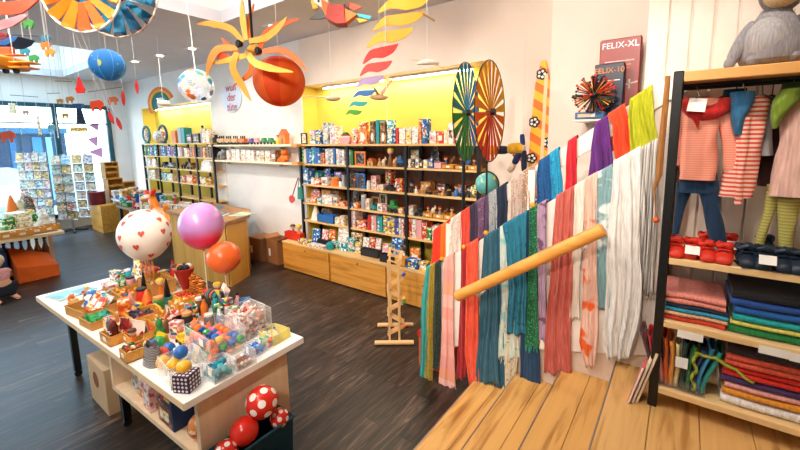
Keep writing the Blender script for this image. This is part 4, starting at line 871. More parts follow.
# red pan and turquoise bag hanging from the left end post
t = thing('toy_pan', 'red toy pan hanging at the left end of the right bookcase', 'toy pan', on_y(293, 199, BY0-.03)); b = MB(); L_ = t.location
b.tube([(0, 0, 0), (0, -.03, 0)], [.055, .07], 20); b.build('pan', plain('d23422', .4), t); b = MB(); b.tube([(0, -.01, .05), on_y(298, 178, BY0-.04)-L_], .009, 8); b.build('handle', plain('c84a30', .45), t)
t = thing('cloth_bag', 'turquoise cloth bag hanging from the left end of the right bookcase', 'bag', on_y(300.5, 199, BY0-.06)); L_ = t.location; b = MB()
b.tf = None
def fn(u, v): a = 2*PI*u; return Vector((.07*math.cos(a)*(1-.25*v+.05*math.sin(6*u*6.28)), .03*math.sin(a)*(1-.5*v), v*.20))
b.grid(fn, 24, 8); b.build('bag_body', cloth('2c8a80', '4ab0a2'), t, smooth=70); b = MB(); b.tube([(-.05, 0, .2), (-.01, .0, .36), (.04, 0, .2)], .006, 6); b.build('strap', cloth('2c8a80'), t)
# ---------------------------------------------------------------- bench under the bookcase
BZ = .49; BF = 3.92
edges = [on_y(282, 250, BF).x, on_y(329.5, 265, BF).x, on_y(386.5, 280, BF).x, -1.95]
WRD = ['left', 'middle', 'right']
HON2 = wood('dc9840', 'b87422', 'X', .8)
for i in range(3):
    a, c = edges[i]+.006, edges[i+1]-.006
    t = thing('storage_bench', '%s section of the low honey-coloured pine bench below the bookcase' % WRD[i], 'bench', ((a+c)/2, BF, 0), group='bench sections')
    w_ = c-a; b = MB(); b.box((0, .11, BZ-.014), (w_, .22, .028), bev=.003); b.build('bench_top', PINE, t)
    b = MB(); b.box((0, .125, .23), (w_-.01, .19, .46)); b.build('carcass', HON2, t)
    b = MB(); b.box((0, .012, .235), (w_-.03, .022, .44), bev=.003); d_ = b.build('drawer_front', HON2, t)
    b = MB(); b.tube([(w_*.02, -.001, .40), (w_*.02, .008, .40)], .014, 12); b.build('finger_hole', plain('2a1608', .8), d_)
def bench_items(spec, where, group):
    for i, f in enumerate(sorted((q.split() for q in spec.strip().split(';')), key=lambda q: float(q[0])+float(q[1]))):
        x0, x1, yt, yb = map(float, f[:4]); k, c = f[4], f[5]
        p = on_z((x0+x1)/2, yb, BZ); Y = min(max(p.y, BF+.01), BY0-.06); a, b_ = on_y(x0, yt, Y), on_y(x1, yt, Y); w = (b_.x-a.x)*.95; h = max(.03, a.z-BZ)
        d = min(.11 if k != 'book' else .02, max(.03, BY0-.01-Y))
        if k == 'book' : k2 = 'frame'
        lab = '%s %s, %s from left among %s' % (CNAME.get(c, c), KNAME[k], ORD[i], where)
        if k == 'book': 
            bb = MB(); bb.box((0, 0, h/2), (w, .02, h), bev=.002); bb.mi = 1; bb.box((0, .001, h/2+.001), (w-.006, .012, h)); o = one(bb, 'book', [PR[c], PAPER], lab, 'book', (((a.x+b_.x)/2), Y+.04, BZ+.001), 0, group); o.rotation_euler.x = -.18
        else: item(k, c, lab, ((a.x+b_.x)/2, Y+d/2, BZ+.001), w, min(d, w) if k in ('ball', 'jar', 'bottle', 'figure') else d, h, 0, group)
bench_items('284 300 231 240 tray red; 289 294 224 233 figure red; 295 300 224 234 figure orange; 297.5 308 239 245 box yellow; 309.5 317 229 241 book blue; 317 332 239 243 tray dark; 308 323 243.5 249 box white; 324.5 330 240 250 bottle teal; 331 338 241 248 box teal; 338.5 346 242 251 bag teal; 319 325 230 240 book pink; 326 332 230 240 book orange; 334.5 346.5 227 243 book white; 346.5 354 237.5 247 box teal; 354.5 360 242 250 box yellow', 'goods on the left bench half', 'goods on the bench')
bench_items('360 378 248 257 tray dark; 360 366 238 254 book white; 366.5 372 238 255 book red; 372.5 378 239 256 book white; 379 394 254 263 tray dark; 380 386 244 259 book pink; 386.5 392.5 245 260 book multi; 388 400 237 256 book blue; 400 405.5 244 258 box dark; 394.5 405 257 266 crate wood; 406 417 258.5 269 box blue; 410 419 248 262 box orange; 419 426 262 271 box yellow; 347 359 233 245 book multi', 'goods on the right bench half', 'goods on the bench')
# ---------------------------------------------------------------- pillar shelves
PYF = 4.06
pz1, pz2 = on_y(250, 144.6, PYF).z, on_y(250, 161.2, PYF).z
for z, x0p, x1p, lab in ((pz1, 208, 291, 'upper pale shelf across the white pillar between the two recesses'), (pz2, 203, 291, 'lower pale shelf across the white pillar between the two recesses')):
    a, c = on_y(x0p, 150, PYF).x, on_y(x1p, 150, PYF).x; t = thing('wall_shelf', lab, 'shelf', ((a+c)/2, PYF, z-.035)); b = MB(); b.box((0, .118, .0175), (c-a, .236, .035), bev=.003); b.build('board', wood('f3d9b4', 'e6c08c', 'X', .7, .4, False), t)
    b = MB(); b.box(((c-a)/2+.08, .10, .0175), (.16, .2, .05)); b.build('end_block', HONEY, t)
    for q in (-.3, .3):
        b = MB(); b.box((q*(c-a), .2, -.03), (.03, .07, .06)); b.build('bracket', WHITE, t)
shelf_row(PYF+.02, pz1, '216 222.5 136 wagon wood; 223 229.5 136 wagon wood; 230 236 136 wagon wood; 237 243.5 136 wagon orange; 246.5 252 138.5 car purple; 252.5 258 138 car pink; 259 265 138 car green; 265.5 272 138 car green; 273 277 135 figure yellow; 277.5 285 129 house orange', 'the upper pillar shelf', 'toys on the pillar shelves', .16)
shelf_row(PYF+.02, pz2, '206 208 147 book brown; 208.5 210.5 147.5 book brown; 211 213 149 book dark; 213.5 220.5 149 animal grey; 226 229 150.5 box white; 231 234.5 149.5 box white; 235 239 149.5 box white; 240.5 245 150 box white; 245.5 250 150 box white; 250.5 253.5 150.5 box white; 256 259.5 151 box white; 260 263 151 box cream; 264.5 269.5 151 box white; 270.5 275 150.5 box brown; 276.5 284.5 149.5 plush orange', 'the lower pillar shelf', 'toys on the pillar shelves', .16)
# ---------------------------------------------------------------- left bookcase
LY = 4.04
LP = [on_y(px, 150, LY).x for px in (142.5, 157, 175.5, 195, 212)]
LZ = [on_y(160, py, LY).z for py in (143.4, 156, 167.5, 180, 193)]
bookcase('distant left bookcase with black posts in the left yellow recess', LP, LZ, LZ[0], 0, LY, LY+.3)
shelf_row(LY+.03, LZ[0], '152.5 158 130 ball white; 170.7 174.7 130.5 book orange; 176.7 180 127.5 book grey; 180.3 183.5 128 book teal; 186 191 134 box dark; 192 198 133.5 box dark; 198.3 200.8 125.5 bottle grey; 201.3 204.5 129 box cream; 205 208.5 131 box cream; 210 214 135 bottle dark', 'the top of the left bookcase', 'goods on the left bookcase')
shelf_row(LY+.03, LZ[1], '143.5 145 145.5 book green; 145.3 147 145.5 book dark; 147.3 149 146 book green; 149.3 151 145.5 book blue; 151.3 153 146 book dark; 153.3 155.5 145.5 book teal; 158 160 146 book brown; 160.3 162 146 book blue; 162.3 164 146.5 book blue; 164.3 166 146 book dark; 166.3 168 146 book purple; 168.3 170 147 book blue; 170.3 172 146.5 book red; 172.3 174 147 book blue; 177 179 147 book white; 179.3 181 146.5 book pink; 181.3 183 147 book brown; 183.5 187 148 book cream; 187.3 189 148 book red; 189.5 191.5 147 book brown; 191.8 193.5 147 book orange; 197 199 147 book dark; 199.3 202 147 book brown; 202.3 204.5 147.5 book orange', 'the book row of the left bookcase', 'books on the left bookcase')
shelf_row(LY+.03, LZ[2], '144 149 157.5 bag white; 149.3 154 158 bag white; 160 165 162 car dark; 166 172 163 car grey; 178 184 162 animal dark; 185 192 163 car brown; 198 210 160.5 bag white', 'the third level of the left bookcase', 'goods on the left bookcase')
shelf_row(LY+.03, LZ[3], '145 150 169.5 bag white; 150.5 154.5 170 box white; 160 166 173 box teal; 166.5 172 174 box cream; 178 184 176 box red; 186 192 175 box orange; 199 205 177 box yellow', 'the fourth level of the left bookcase', 'goods on the left bookcase')
# ring toys on top of the left bookcase
for px, mt, lab, hole in ((147, '1d5e78', 'dark teal wheel-shaped toy standing at the left end of the left bookcase', .55), (163.5, '17405e', 'dark blue oval wheel toy with a red patch on the left bookcase', .35)):
    p = on_y(px, 143, LY+.12); r = .2; t = thing('wheel_toy', lab, 'toy wheel', (p.x, LY+.13, LZ[0])); b = MB(); n = 28
    b.tube([(r*math.cos(2*PI*i/n), 0, r+.03+r*math.sin(2*PI*i/n)) for i in range(n+1)], .03, 8, cap=False); b.build('ring', plain(mt, .4), t); b = MB(); b.tube([(0, -.02, r+.03), (0, .02, r+.03)], r*hole, 18); b.build('hub', PR['multi' if hole > .5 else 'red'], t)
    for k in range(4):
        a = PI/4+k*PI/2; b = MB(); b.tube([(0, 0, r+.03), (r*math.cos(a), 0, r+.03+r*math.sin(a))], .012, 6); b.build('spoke', plain('e8e2d8', .5), t)
    b = MB(); b.box((0, 0, .02), (.16, .08, .04), bev=.006); b.build('foot', plain(mt, .4), t)
# ---------------------------------------------------------------- sales table in the foreground
TZ = .8; TX0, TX1, TY0, TY1 = -4.80, -2.10, .76, 1.59
TROT = math.radians(2.1)
tab = thing('sales_table', 'long white-topped sales table crowded with small toys in the foreground', 'table', ((TX0+TX1)/2, TY0, 0)); TO = tuple(tab.location); tab.rotation_euler = (0, 0, TROT)
WTOP = plain('fbf8f4', .3); BEI = wood('ecd2b0', 'e0bf96', 'Z', .5, .5, False)
b = fromw(MB(), TO); wbox(b, TX0, TX1, TY0, TY1, TZ-.045, TZ); b.build('tabletop', WTOP, tab, bev=.003)
b = fromw(MB(), TO); wbox(b, TX0+.001, TX1-.001, TY0-.003, TY0, TZ-.043, TZ-.002); b.build('edge_strip', plain('e6c9a0', .5), tab)
b = fromw(MB(), TO); wbox(b, -2.21, -2.17, .86, 1.49, 0, TZ-.045); b.build('end_panel', BEI, tab)
b = fromw(MB(), TO); wbox(b, -3.42, -3.38, .84, 1.52, .36, TZ-.045); b.build('divider', BEI, tab)
b = fromw(MB(), TO); wbox(b, -3.42, -2.21, .84, 1.52, .34, .375); b.build('lower_shelf', BEI, tab)
b = fromw(MB(), TO); wbox(b, -3.40, -2.21, 1.48, 1.50, .02, TZ-.05); b.build('back_panel', plain('2a2422', .6), tab)
for x, y in ((-4.55, .92), (-4.55, 1.48), (-3.40, 1.46), (-3.40, .9)):
    h0 = TZ-.045 if x < -4 else .34
    b = fromw(MB(), TO); b.box((x, y, h0/2+.03), (.05, .05, h0-.06)); l_ = b.build('leg', BLACK, tab)
    b = fromw(MB(), TO); b.tube([(x-.012, y, .03), (x+.012, y, .03)], .03, 12); b.build('castor', plain('1c1c1e', .5), l_)
def below(px, py, z): return on_z(px, py, z)
# goods on the lower shelf
for i, (kind, col, lab, x, w, d, h) in enumerate((('bag', 'grey', 'grey patterned bag at the left end of the lower table shelf', -3.25, .14, .12, .26), ('box', 'red', 'red and cream box beside the grey bag on the lower table shelf', -3.05, .13, .14, .3), ('box', 'pink', 'open pink box in the middle of the lower table shelf', -2.88, .13, .2, .2), ('box', 'brown', 'brown box behind the navy lettered box', -2.62, .2, .18, .16), ('ball', 'orange', 'orange ball lying at the right of the lower table shelf', -2.33, .15, .15, .15))):
    item(kind, col, lab, (x, .98, .377), w, d, h, 0, 'goods on the lower table shelf')
t = thing('toy_box', 'navy box with red and yellow print on the lower table shelf', 'box', (-2.58, .97, .377), group='goods on the lower table shelf'); b = MB(); b.box((0, 0, .14), (.17, .16, .28), bev=.004); b.build('carton', NAVY, t)
b = MB(); b.box((.02, -.081, .2), (.08, .002, .018)); b.build('yellow_print', plain('e8b820', .5), t); b = MB(); b.box((-.05, -.081, .2), (.022, .002, .05)); b.build('red_print', plain('d8382a', .5), t)
t = thing('cardboard_box', 'cream cardboard box with brown emblem standing under the far half of the table', 'box', (-3.85, 1.0, .29)); t.location.z = 0
b = MB(); b.box((0, 0, .2), (.42, .30, .40), bev=.004); b.build('carton', plain('d8b890', .7), t); b = MB(); b.tube([(-.02, -.151, .24), (-.02, -.1505, .24)], .07, 18); b.build('emblem', plain('8a5226', .7), t)
# helpers for the table top
GT = 'goods on the sales table'
def tp(px, py, z=TZ): p = on_z(px, py, z); p.x = min(max(p.x, TX0+.16), TX1-.05); p.y = min(max(p.y, TY0+.05), TY1-.05); p.z = z+.001; return p
def mpx(p): return (Vector(p)-Vector((0, 0, EYE))).dot(CF)/FPX       # metres per pixel there
def clearbox(label, px, py, wp, hp, d=.16, rz=0, cap=False, col='ffffff', a=.10):
    p = tp(px, py); k = mpx(p); w, h = wp*k, hp*k*.72; t = thing('clear_box', label, 'clear box', p, rz, 'clear boxes on the sales table'); b = MB(); th = .003; m_ = clear(col, a)
    p.y += d/2; p.y = min(p.y, TY1-d/2-.01); t.location = p
    b.box((0, 0, th/2), (w, d, th)); b.box((0, -d/2, h/2), (w, th, h)); b.box((0, d/2, h/2), (w, th, h)); b.box((-w/2, 0, h/2), (th, d, h)); b.box((w/2, 0, h/2), (th, d, h)); b.build('box_walls', m_, t)
    b = MB(); e = .004
    for q in ((-w/2, -d/2), (w/2, -d/2), (w/2, d/2), (-w/2, d/2)): b.tube([(q[0], q[1], 0), (q[0], q[1], h)], .0022, 5)
    b.tube([(-w/2, -d/2, h), (w/2, -d/2, h), (w/2, d/2, h), (-w/2, d/2, h), (-w/2, -d/2, h)], .0025, 5); b.build('edges', clear('ffffff', .22), t)
    b = MB(); b.box((w*.2, -d/2-.003, h*.72), (min(.05, w*.3), .0015, .045)); b.build('price_card', PAPER, t)
    return t, p, w, d, h
FD = ['']
def fill(t, n, fn, zmax, r, seed=1, base=.003):
    """n little articles dropped inside a container's footprint"""
    rnd = random.Random(seed); p, w, d = t
    nx = max(1, int(w/(2*r))); ny = max(1, int(d/(2*r))); k = 0; lay = 0
    while k < n:
        for j in range(ny):
            for i in range(nx):
                if k >= n: break
                x = (i+.5+(.25 if lay % 2 else 0)-.12)/nx-.5; y = (j+.5+(.25 if lay % 2 else 0)-.12)/ny-.5
                z = base + lay*r*1.6
                if z+r*2 > zmax+r: return
                FD[0] = '%s layer, %s row, %s from left' % (('bottom' if lay == 0 else ORD[lay]), ('front' if j == 0 else ORD[j]), ORD[i]); fn(k, Vector((p.x+x*(w-.3*r), p.y+y*(d-.3*r), p.z+z)), rnd); k += 1
        lay += 1
COLW = {'ball_blue': '1b63b4', 'ball_coral': 'ea5a44', 'ball_yellow': 'f0b42a', 'ball_orange': 'f2762a', 'ball_pink': 'e86a92', 'ball_green': '2f9a4a', 'ball_navy': '173a80', 'ball_purple': '4a1f5c', 'ball_teal': '1f94a8', 'ball_white': 'f2eeea', 'ball_brown': '6a3524', 'ball_red': 'd2271c'}
def tball(label, c, r, col, group, glossy=.2, n=16): b = MB(); b.ball((0, 0, r), r, n); o = b.build('toy_ball', plain(col, glossy, 0, .4), loc=c); return tag(o, label, 'ball', group)
# -- clear box of rubber balls at the front corner
t, p, w, d, h = clearbox('clear box of blue, coral and yellow balls near the front corner of the table', 166, 384, 36, 30, .2, -.1)
for k, (px, py, c, nm) in enumerate(((153, 357, '1b63b4', 'blue ball at the left of the front clear box'), (169, 350, '1b63b4', 'blue ball at the back of the front clear box'), (181, 353, '1b63b4', 'blue ball at the right of the front clear box'), (163, 362, 'ea5a44', 'coral red ball in the middle of the front clear box'), (174, 366, 'f0b42a', 'yellow ball right of the coral ball'), (184, 368, 'f0b42a', 'yellow ball at the right edge of the front clear box'), (165, 379, 'f0b42a', 'yellow ball lying at the bottom of the front clear box'), (160, 350, '2f9a4a', 'green ball behind the coral ball'))):
    q = on_y(px, py, p.y+(-.04 if k > 3 and k < 7 else .05 if k in (1, 7) else 0)); q.z = max(q.z-.035, TZ+.004); tball(nm, q, .041, c, 'balls in the front clear box', .35)
# -- clear box of mixed glossy balls
t, p, w, d, h = clearbox('large clear box of glossy orange, pink and blue balls amid the table', 198, 357, 52, 36, .24, 0)
mix = ['ball_orange', 'ball_pink', 'ball_navy', 'ball_orange', 'ball_blue', 'ball_pink', 'ball_orange', 'ball_green', 'ball_orange', 'ball_yellow', 'ball_blue']
fill((p, w, d), 60, lambda k, q, r: tball('%s glossy ball, %s, in the large clear box' % (mix[(k*k+k*3+k//4) % 11][5:], FD[0]), q, .028, COLW[mix[(k*k+k*3+k//4) % 11]], 'glossy balls in the large clear box', .12, 12), h, .028)
# -- dotted dark cube, beads, marbles, spikes
p = tp(182, 391); t = thing('gift_box', 'navy cube box with white and pink dots at the front corner of the table', 'box', (p.x, p.y+.03, p.z), .5); b = MB(); b.box((0, 0, .06), (.12, .12, .12), bev=.004); t.scale = (.85, .85, .85); b.build('carton', plain('141c3c', .4), t)
b = MB(); rnd = random.Random(3)
for fx in range(4):
    for fz in range(4):
        u, v = -.042+.028*fx, .018+.028*fz
        b.tube([(u, -.0602, v), (u, -.0612, v)], .009, 8); b.tube([(.0602, u, v), (.0612, u, v)], .009, 8); b.tube([(u, v-.06, .1202), (u, v-.06, .1208)], .009, 8); b.tube([(-.0602, u, v), (-.0612, u, v)], .009, 8)
b.build('dots', plain('f0d8dc', .5), t)['kind'] = 'stuff'
for lab, px, py, wp, hp, r, cols, nm, n in (('clear box of teal beads along the right table edge', 209, 381, 24, 22, .021, ['1f94a8', '1b7a98', '35b0bc'], 'teal bead ball', 16), ('clear box of brown and white marbles along the right table edge', 232, 370, 19, 21, .013, ['f2eeea', '6a3524', 'd8b8a8', '8a4a34'], 'marble', 36), ('clear box of blue spiky balls along the right table edge', 247, 358, 13, 17, .02, ['1f6fd0', '2a8ae0'], 'blue bead', 10), ('clear box of green and orange figures along the right table edge', 259, 350, 12, 16, .018, ['2f9a4a', 'f2622a', '55b060'], 'bright ball', 10)):
    t, p, w, d, h = clearbox(lab, px, py, wp, hp, .13, 0)
    fill((p, w, d), n, lambda k, q, r_, cols=cols, nm=nm, rr=r, lab=lab: tball('%s, %s, %s' % (nm, FD[0], lab[lab.index('box'):lab.index(' along')]), q, rr, cols[(k*5+k//2) % len(cols)], nm+'s in a clear box', .15, 10), h, r)
# -- candy box and egg box
t, p, w, d, h = clearbox('tall clear box of white and pink wrapped sweets', 234, 340, 27, 42, .2, 0)
def sweet(k, q, rnd):
    b = MB(); b.ball((0, 0, .014), 1, 8, (.02, .013, .013)); b.lathe([(.004, .016), (.014, .032)], 6, rot=(0, PI/2, 0), c=(0, 0, .014)); b.lathe([(.004, .016), (.014, .032)], 6, rot=(0, -PI/2, 0), c=(0, 0, .014))
    o = b.build('sweet', plain(('f6f0ec', 'e8a8a0', 'f2e4da', 'c8443a', 'f0c8b8')[k % 5], .35), loc=q, rot=(0, 0, rnd.uniform(0, 6))); tag(o, '%s wrapped sweet, %s, in the tall clear box' % (('white', 'pink', 'cream', 'red', 'peach')[k % 5], FD[0]), 'sweet', 'sweets in the tall clear box')
fill((p, w, d), 80, sweet, h, .024, 5)
t, p, w, d, h = clearbox('clear box with purple and green eggs near the far right of the table', 258, 330, 21, 32, .18, 0)
for k, (dx, dy, dz, c, nm) in enumerate(((-.035, -.04, 0, '4a1f5c', 'purple egg at the front left of the egg box'), (.04, -.04, .0, '4a1f5c', 'purple egg at the front right of the egg box'), (-.04, .045, 0, '1f7a3c', 'green egg at the back of the egg box'), (.03, .04, .0, '6a2f80', 'light purple egg at the back right of the egg box'), (-.02, -.03, .075, '5a2a6c', 'purple egg lying on top in the egg box'), (.03, .02, .08, 'c8a888', 'tan egg on top in the egg box'), (-.04, .03, .085, '2f9a4a', 'green egg on top in the egg box'))):
    b = MB(); b.ball((0, 0, .04), .038, 14, (1, 1, 1.15)); o = b.build('toy_egg', plain(c, .25), loc=p+Vector((dx, dy, dz+.004))); tag(o, nm, 'egg', 'eggs in the egg box')
t, p, w, d, h = clearbox('low yellow tinted clear box at the right end of the table', 270, 341, 22, 13, .14, .1, col='f6e87a', a=.4)
for k in range(5): tball('yellow ball, %s in the low yellow tinted box' % ORD[k], p+Vector((-.05+.026*k, .01*(k % 2), .004)), .02, 'e6d85a', 'balls in the yellow box')
t, p, w, d, h = clearbox('small clear box of tiny figures at the far right table corner', 279, 328, 24, 9, .12, .2)
for k, c in enumerate(('2f9a4a', '1f6fd0', 'f2a060', 'f2eeea', '1f94a8', 'e8c8a0')):
    item('figure', ('green', 'blue', 'orange', 'white', 'teal', 'cream')[k], '%s tiny figure in the small clear box at the far table corner' % ('green', 'blue', 'orange', 'white', 'teal', 'cream')[k], p+Vector((-.06+.024*k, .02*((k % 2)*2-1), .004)), .02, .02, .055, 0, 'tiny figures')
p = tp(246, 305); t = thing('price_sign', 'tilted white and lilac price card above the egg box', 'sign', (p.x, p.y, TZ)); b = MB(); b.cyl((0, 0, 0), .004, .16, 8); b.build('stick', BIRCH, t); b = MB(); b.box((0, 0, .19), (.11, .004, .08), rot=(-.3, .4, 0)); b.build('card', printed(['f4ece8', 'f4ece8', 'e6c4b0', 'b8a0c8'], 18), t)
# -- baskets along the left front edge
def bask(kind, col, label, px, py, wp, d, h, rz=0):
    p = tp(px, py); k = mpx(p); w = wp*k; p.y = min(max(p.y+d/2-.035, TY0+d/2-.02+(p.x+3.45)*.036), TY1-d/2-.02); return item(kind, col, label, p, w, d, h, rz, 'baskets on the sales table'), p, w, d, h
def flat_pack(label, c, w, h, mat, rot, group='packets on the sales table'):
    t = thing('packet', label, 'packet', c, group=group, rot=rot); b = MB(); b.box((0, 0, h/2), (w, .012, h), bev=.004); b.build('pouch', mat, t); b = MB(); b.box((0, -.0075, h*.55), (w*.6, .001, h*.35)); b.build('print', PAPER, t); return t
p = tp(62, 297); t = thing('picture_book', 'turquoise flat picture book lying at the far left end of the table', 'book', (p.x, p.y, p.z), .25); b = MB(); b.box((0, .08, .008), (.24, .3, .016), bev=.002); b.build('cover', printed(['8cc8cc', 'b4dcd8', '6fb0c0', 'e8efe0'], 8), t); b = MB(); b.box((0, .079, .008), (.236, .302, .010)); b.build('pages', PAPER, t)
t, p, w, d, h = bask('basket', 'wood', 'long wicker basket of blue and white packets at the far left', 80, 316, 40, .26, .07, .15)
for k, (c, nm) in enumerate((('blue', 'blue'), ('white', 'white'), ('blue', 'second blue'), ('orange', 'orange'), ('teal', 'teal'), ('white', 'second white'), ('red', 'red'))):
    flat_pack('%s packet leaning in the long wicker basket' % nm, p+Vector((-.13+.045*k, -.04+.02*(k % 3), .02)), .11, .15, PR[c], (-.7, .25*(k % 2)-.1, .3))
t, p, w, d, h = bask('basket', 'wood', 'small wicker basket of green frogs behind the packets', 91, 326, 28, .18, .06, .1)
for k in range(5):
    b = MB(); b.ball((0, 0, .025), 1, 10, (.035, .04, .024)); b.ball((-.016, -.03, .048), .01, 6); b.ball((.016, -.03, .048), .01, 6); b.ball((0, -.03, .032), .02, 8)
    for sx in (-1, 1): b.tube([(sx*.025, .02, .02), (sx*.05, 0, .03), (sx*.04, -.02, .003)], .008, 6)
    o = b.build('toy_frog', plain('1f9444' if k != 4 else '2f9a90', .35), loc=p+Vector((-.065+.05*(k % 3), -.03+.06*(k//3), .02+.0*k)), rot=(0, 0, k)); tag(o, '%s frog in the small wicker basket, %s counted from its front' % ('green' if k != 4 else 'teal', ORD[k]), 'toy frog', 'frogs in the basket')
t, p, w, d, h = bask('crate', 'wood', 'wooden crate with dark red foil bags at the left edge of the table', 111, 342, 24, .17, .07, .05)
for k, (c, lab) in enumerate((('3a1218', 'dark red foil bag with white swirl standing in the front crate'), ('4a1a14', 'brown foil bag right of the dark red one'), ('6a1c1a', 'maroon foil bag behind the dark red one'))):
    t_ = thing('foil_bag', lab, 'bag', p+Vector((-.045+.05*k, -.03 if k < 2 else .03, .012)), .2*k, 'foil bags'); b = MB()
    def fn(u, v): a = 2*PI*u; q = math.sin(PI*min(1, v*1.0))*.5+.5; return Vector((.045*math.copysign(abs(math.cos(a))**.7, math.cos(a))*(.9+.08*math.sin(13*v)), .022*math.sin(a)*(1-abs(2*v-1)**3), v*.15))
    b.grid(fn, 16, 10); b.build('pouch', printed([c, c, shade(c, 1.5), 'b8402c', c], 20, .25), t_, smooth=70); b = MB(); b.tube([(.018*math.cos(a)*(a/6), -.024, .065+.018*math.sin(a)*(a/6)) for a in [i*.5 for i in range(13)]], .003, 5); b.build('swirl', PAPER, t_)
def heap(kind, cols, label, px, py, wp, d, h, n, r, nm, cat, rz=0):
    t, p, w, d, h = bask(kind, 'wood', label, px, py, wp, d, h, rz)
    sh = label.split(' of ')[0]
    def mk(k, q, rnd):
        c = cols[k % len(cols)]; b = MB(); z = rnd.random()
        if k % 3 == 0: b.ball((0, 0, r), r, 10, (1, .8, .8))
        elif k % 3 == 1: b.tube([(-r, 0, r*.6), (0, 0, r*1.1), (r, 0, r*.6)], [r*.5, r*.6, r*.4], 8)
        else: b.box((0, 0, r*.7), (r*1.5, r*1.2, r*1.3), bev=r*.2); b.ball((0, 0, r*1.6), r*.5, 8)
        o = b.build(nm, plain(c, .35), loc=q, rot=(rnd.uniform(-.5, .5), rnd.uniform(-.5, .5), rnd.uniform(0, 6)))
        tag(o, '%s, %s, in the %s' % (cat, FD[0], sh), cat, nm.replace('_', ' ')+'s in a '+kind)
    fill((p, w-.02, d-.02), n, mk, h+r*2.2, r, len(label), .012); return p
heap('crate', ['e8461c', 'd8301a', 'f2662a', 'c8281a'], 'square wooden crate of orange red little animals', 130, 340, 34, .2, .06, 30, .02, 'rubber_animal', 'rubber animal')
heap('crate', ['e8a02a', '3a3a3c', 'c84a1e', '2f6a4a', 'e8d8b0'], 'narrow wooden crate of mixed key rings', 127, 360, 18, .16, .07, 20, .017, 'key_ring', 'key ring')
heap('crate', ['2a2c34', '1c2a4c', '4a3a5a', '8a2a2a'], 'dark filled wooden crate of spinning tops', 134, 322, 26, .2, .06, 24, .02, 'spinning_top', 'spinning top')
heap('basket', ['f0b030', 'e86a2a', 'f2d060', 'd84a2a', '2a6ab0'], 'round wicker basket of finger puppets', 122, 300, 30, .22, .07, 26, .022, 'finger_puppet', 'finger puppet')
heap('basket', ['d8a060', 'b87838', 'e8c48a', '8a5228', 'c8662a'], 'honey wicker basket of wooden beasts', 150, 293, 34, .2, .12, 30, .026, 'wooden_beast', 'wooden beast')
heap('crate', ['f2e6da', 'e8a4b0', 'e8763a', 'f0d070', 'd84a5a'], 'flat wooden crate of pastel erasers', 163, 322, 30, .22, .05, 30, .018, 'eraser', 'eraser')
heap('crate', ['d8301c', 'b8241a', 'e8601e', 'f0a040'], 'back wooden crate of red whistles', 190, 302, 26, .2, .08, 24, .022, 'whistle', 'whistle')
heap('crate', ['f2c64a', 'f0e0b0', 'e8a030', 'f6efe0'], 'pale wooden crate of yellow chicks', 178, 310, 22, .16, .07, 18, .02, 'toy_chick', 'toy chick')
heap('basket', ['c8362c', 'e8882a', '2a5a9a', 'f0d8b0', '3a8a4a'], 'wicker basket of painted blocks', 100, 300, 20, .18, .06, 16, .02, 'painted_block', 'painted block')
# striped plastic bag, cards, packs
p = tp(143, 368); t = thing('plastic_bag', 'grey striped plastic bag of small toys near the front corner', 'bag', p+Vector((0, .06, 0)), .1); b = MB()
def fn(u, v): a = 2*PI*u; return Vector((.075*math.copysign(abs(math.cos(a))**.7, math.cos(a))*(1-.15*v), .05*math.sin(a)*(1-.5*v), v*.13+.012*math.sin(5*u*6.28)*v))
b.grid(fn, 24, 8); b.build('bag_body', stripes(['8a8488', '4a4850', 'b8b2b0', '3a3a44', '9a8a80'], .02, 2, .25), t, smooth=70)
for k, (px, py, w, h, c, lab) in enumerate(((138, 340, .15, .14, 'f0dccc', 'blank cream folded card standing in the front half of the table'), (161, 345, .10, .08, 'f2c818', 'yellow price card beside the rubber balls'), (196, 362, .07, .10, 'e8dcc8', 'narrow cream card beside the big ball box'), (172, 388, .055, .085, 'f4ece2', 'white card leaning at the dotted cube'), (167, 317, .09, .06, 'f8f4ee', 'white card with green edge amid the erasers'))):
    p = tp(px, py); t = thing('price_card', lab, 'card', p, .3-.15*k); b = MB(); b.box((0, 0, h/2), (w, .003, h), rot=(-.25, 0, 0)); b.box((0, .03, h/2), (w, .003, h), rot=(.25, 0, 0)); b.build('card_body', plain(c, .6), t, loc=(0, 0, .004))
    if k == 1:
        for q in range(2): b = MB(); b.box((0, -.012+.004*q, .03+.02*q), (.06, .002, .006), rot=(-.25, 0, 0)); b.build('print', BLACK, t)
# pots with black bottles
for k, (px, py) in enumerate(((139, 297), (162, 305))):
    p = tp(px, py); t = thing('flower_pot', ['teal pot holding a tall black bottle under the white balloon', 'teal pot holding a tall black bottle closer to the front'][k], 'pot', p+Vector((0, .05, 0)), group='teal pots'); t.location.y = min(t.location.y, 1.6); b = MB(); b.lathe([(.03, 0), (.04, .005), (.048, .06), (.052, .065), (.045, .066), (.038, .02), (.001, .018)], 18); b.build('pot', plain('4aa09a', .4), t)
    t2 = thing('bottle', ['tall black bottle standing in the far teal pot', 'tall black bottle standing in the near teal pot'][k], 'bottle', t.location+Vector((0, 0, .021)), group='black bottles'); b = MB(); b.lathe([(.022, 0), (.024, .06), (.02, .1), (.011, .15), (.009, .17)], 14); b.build('bottle_body', plain('16161a', .25), t2); b = MB(); b.lathe([(.011, .17), (.006, .2)], 10); b.build('cap', plain('101012', .3), t2)
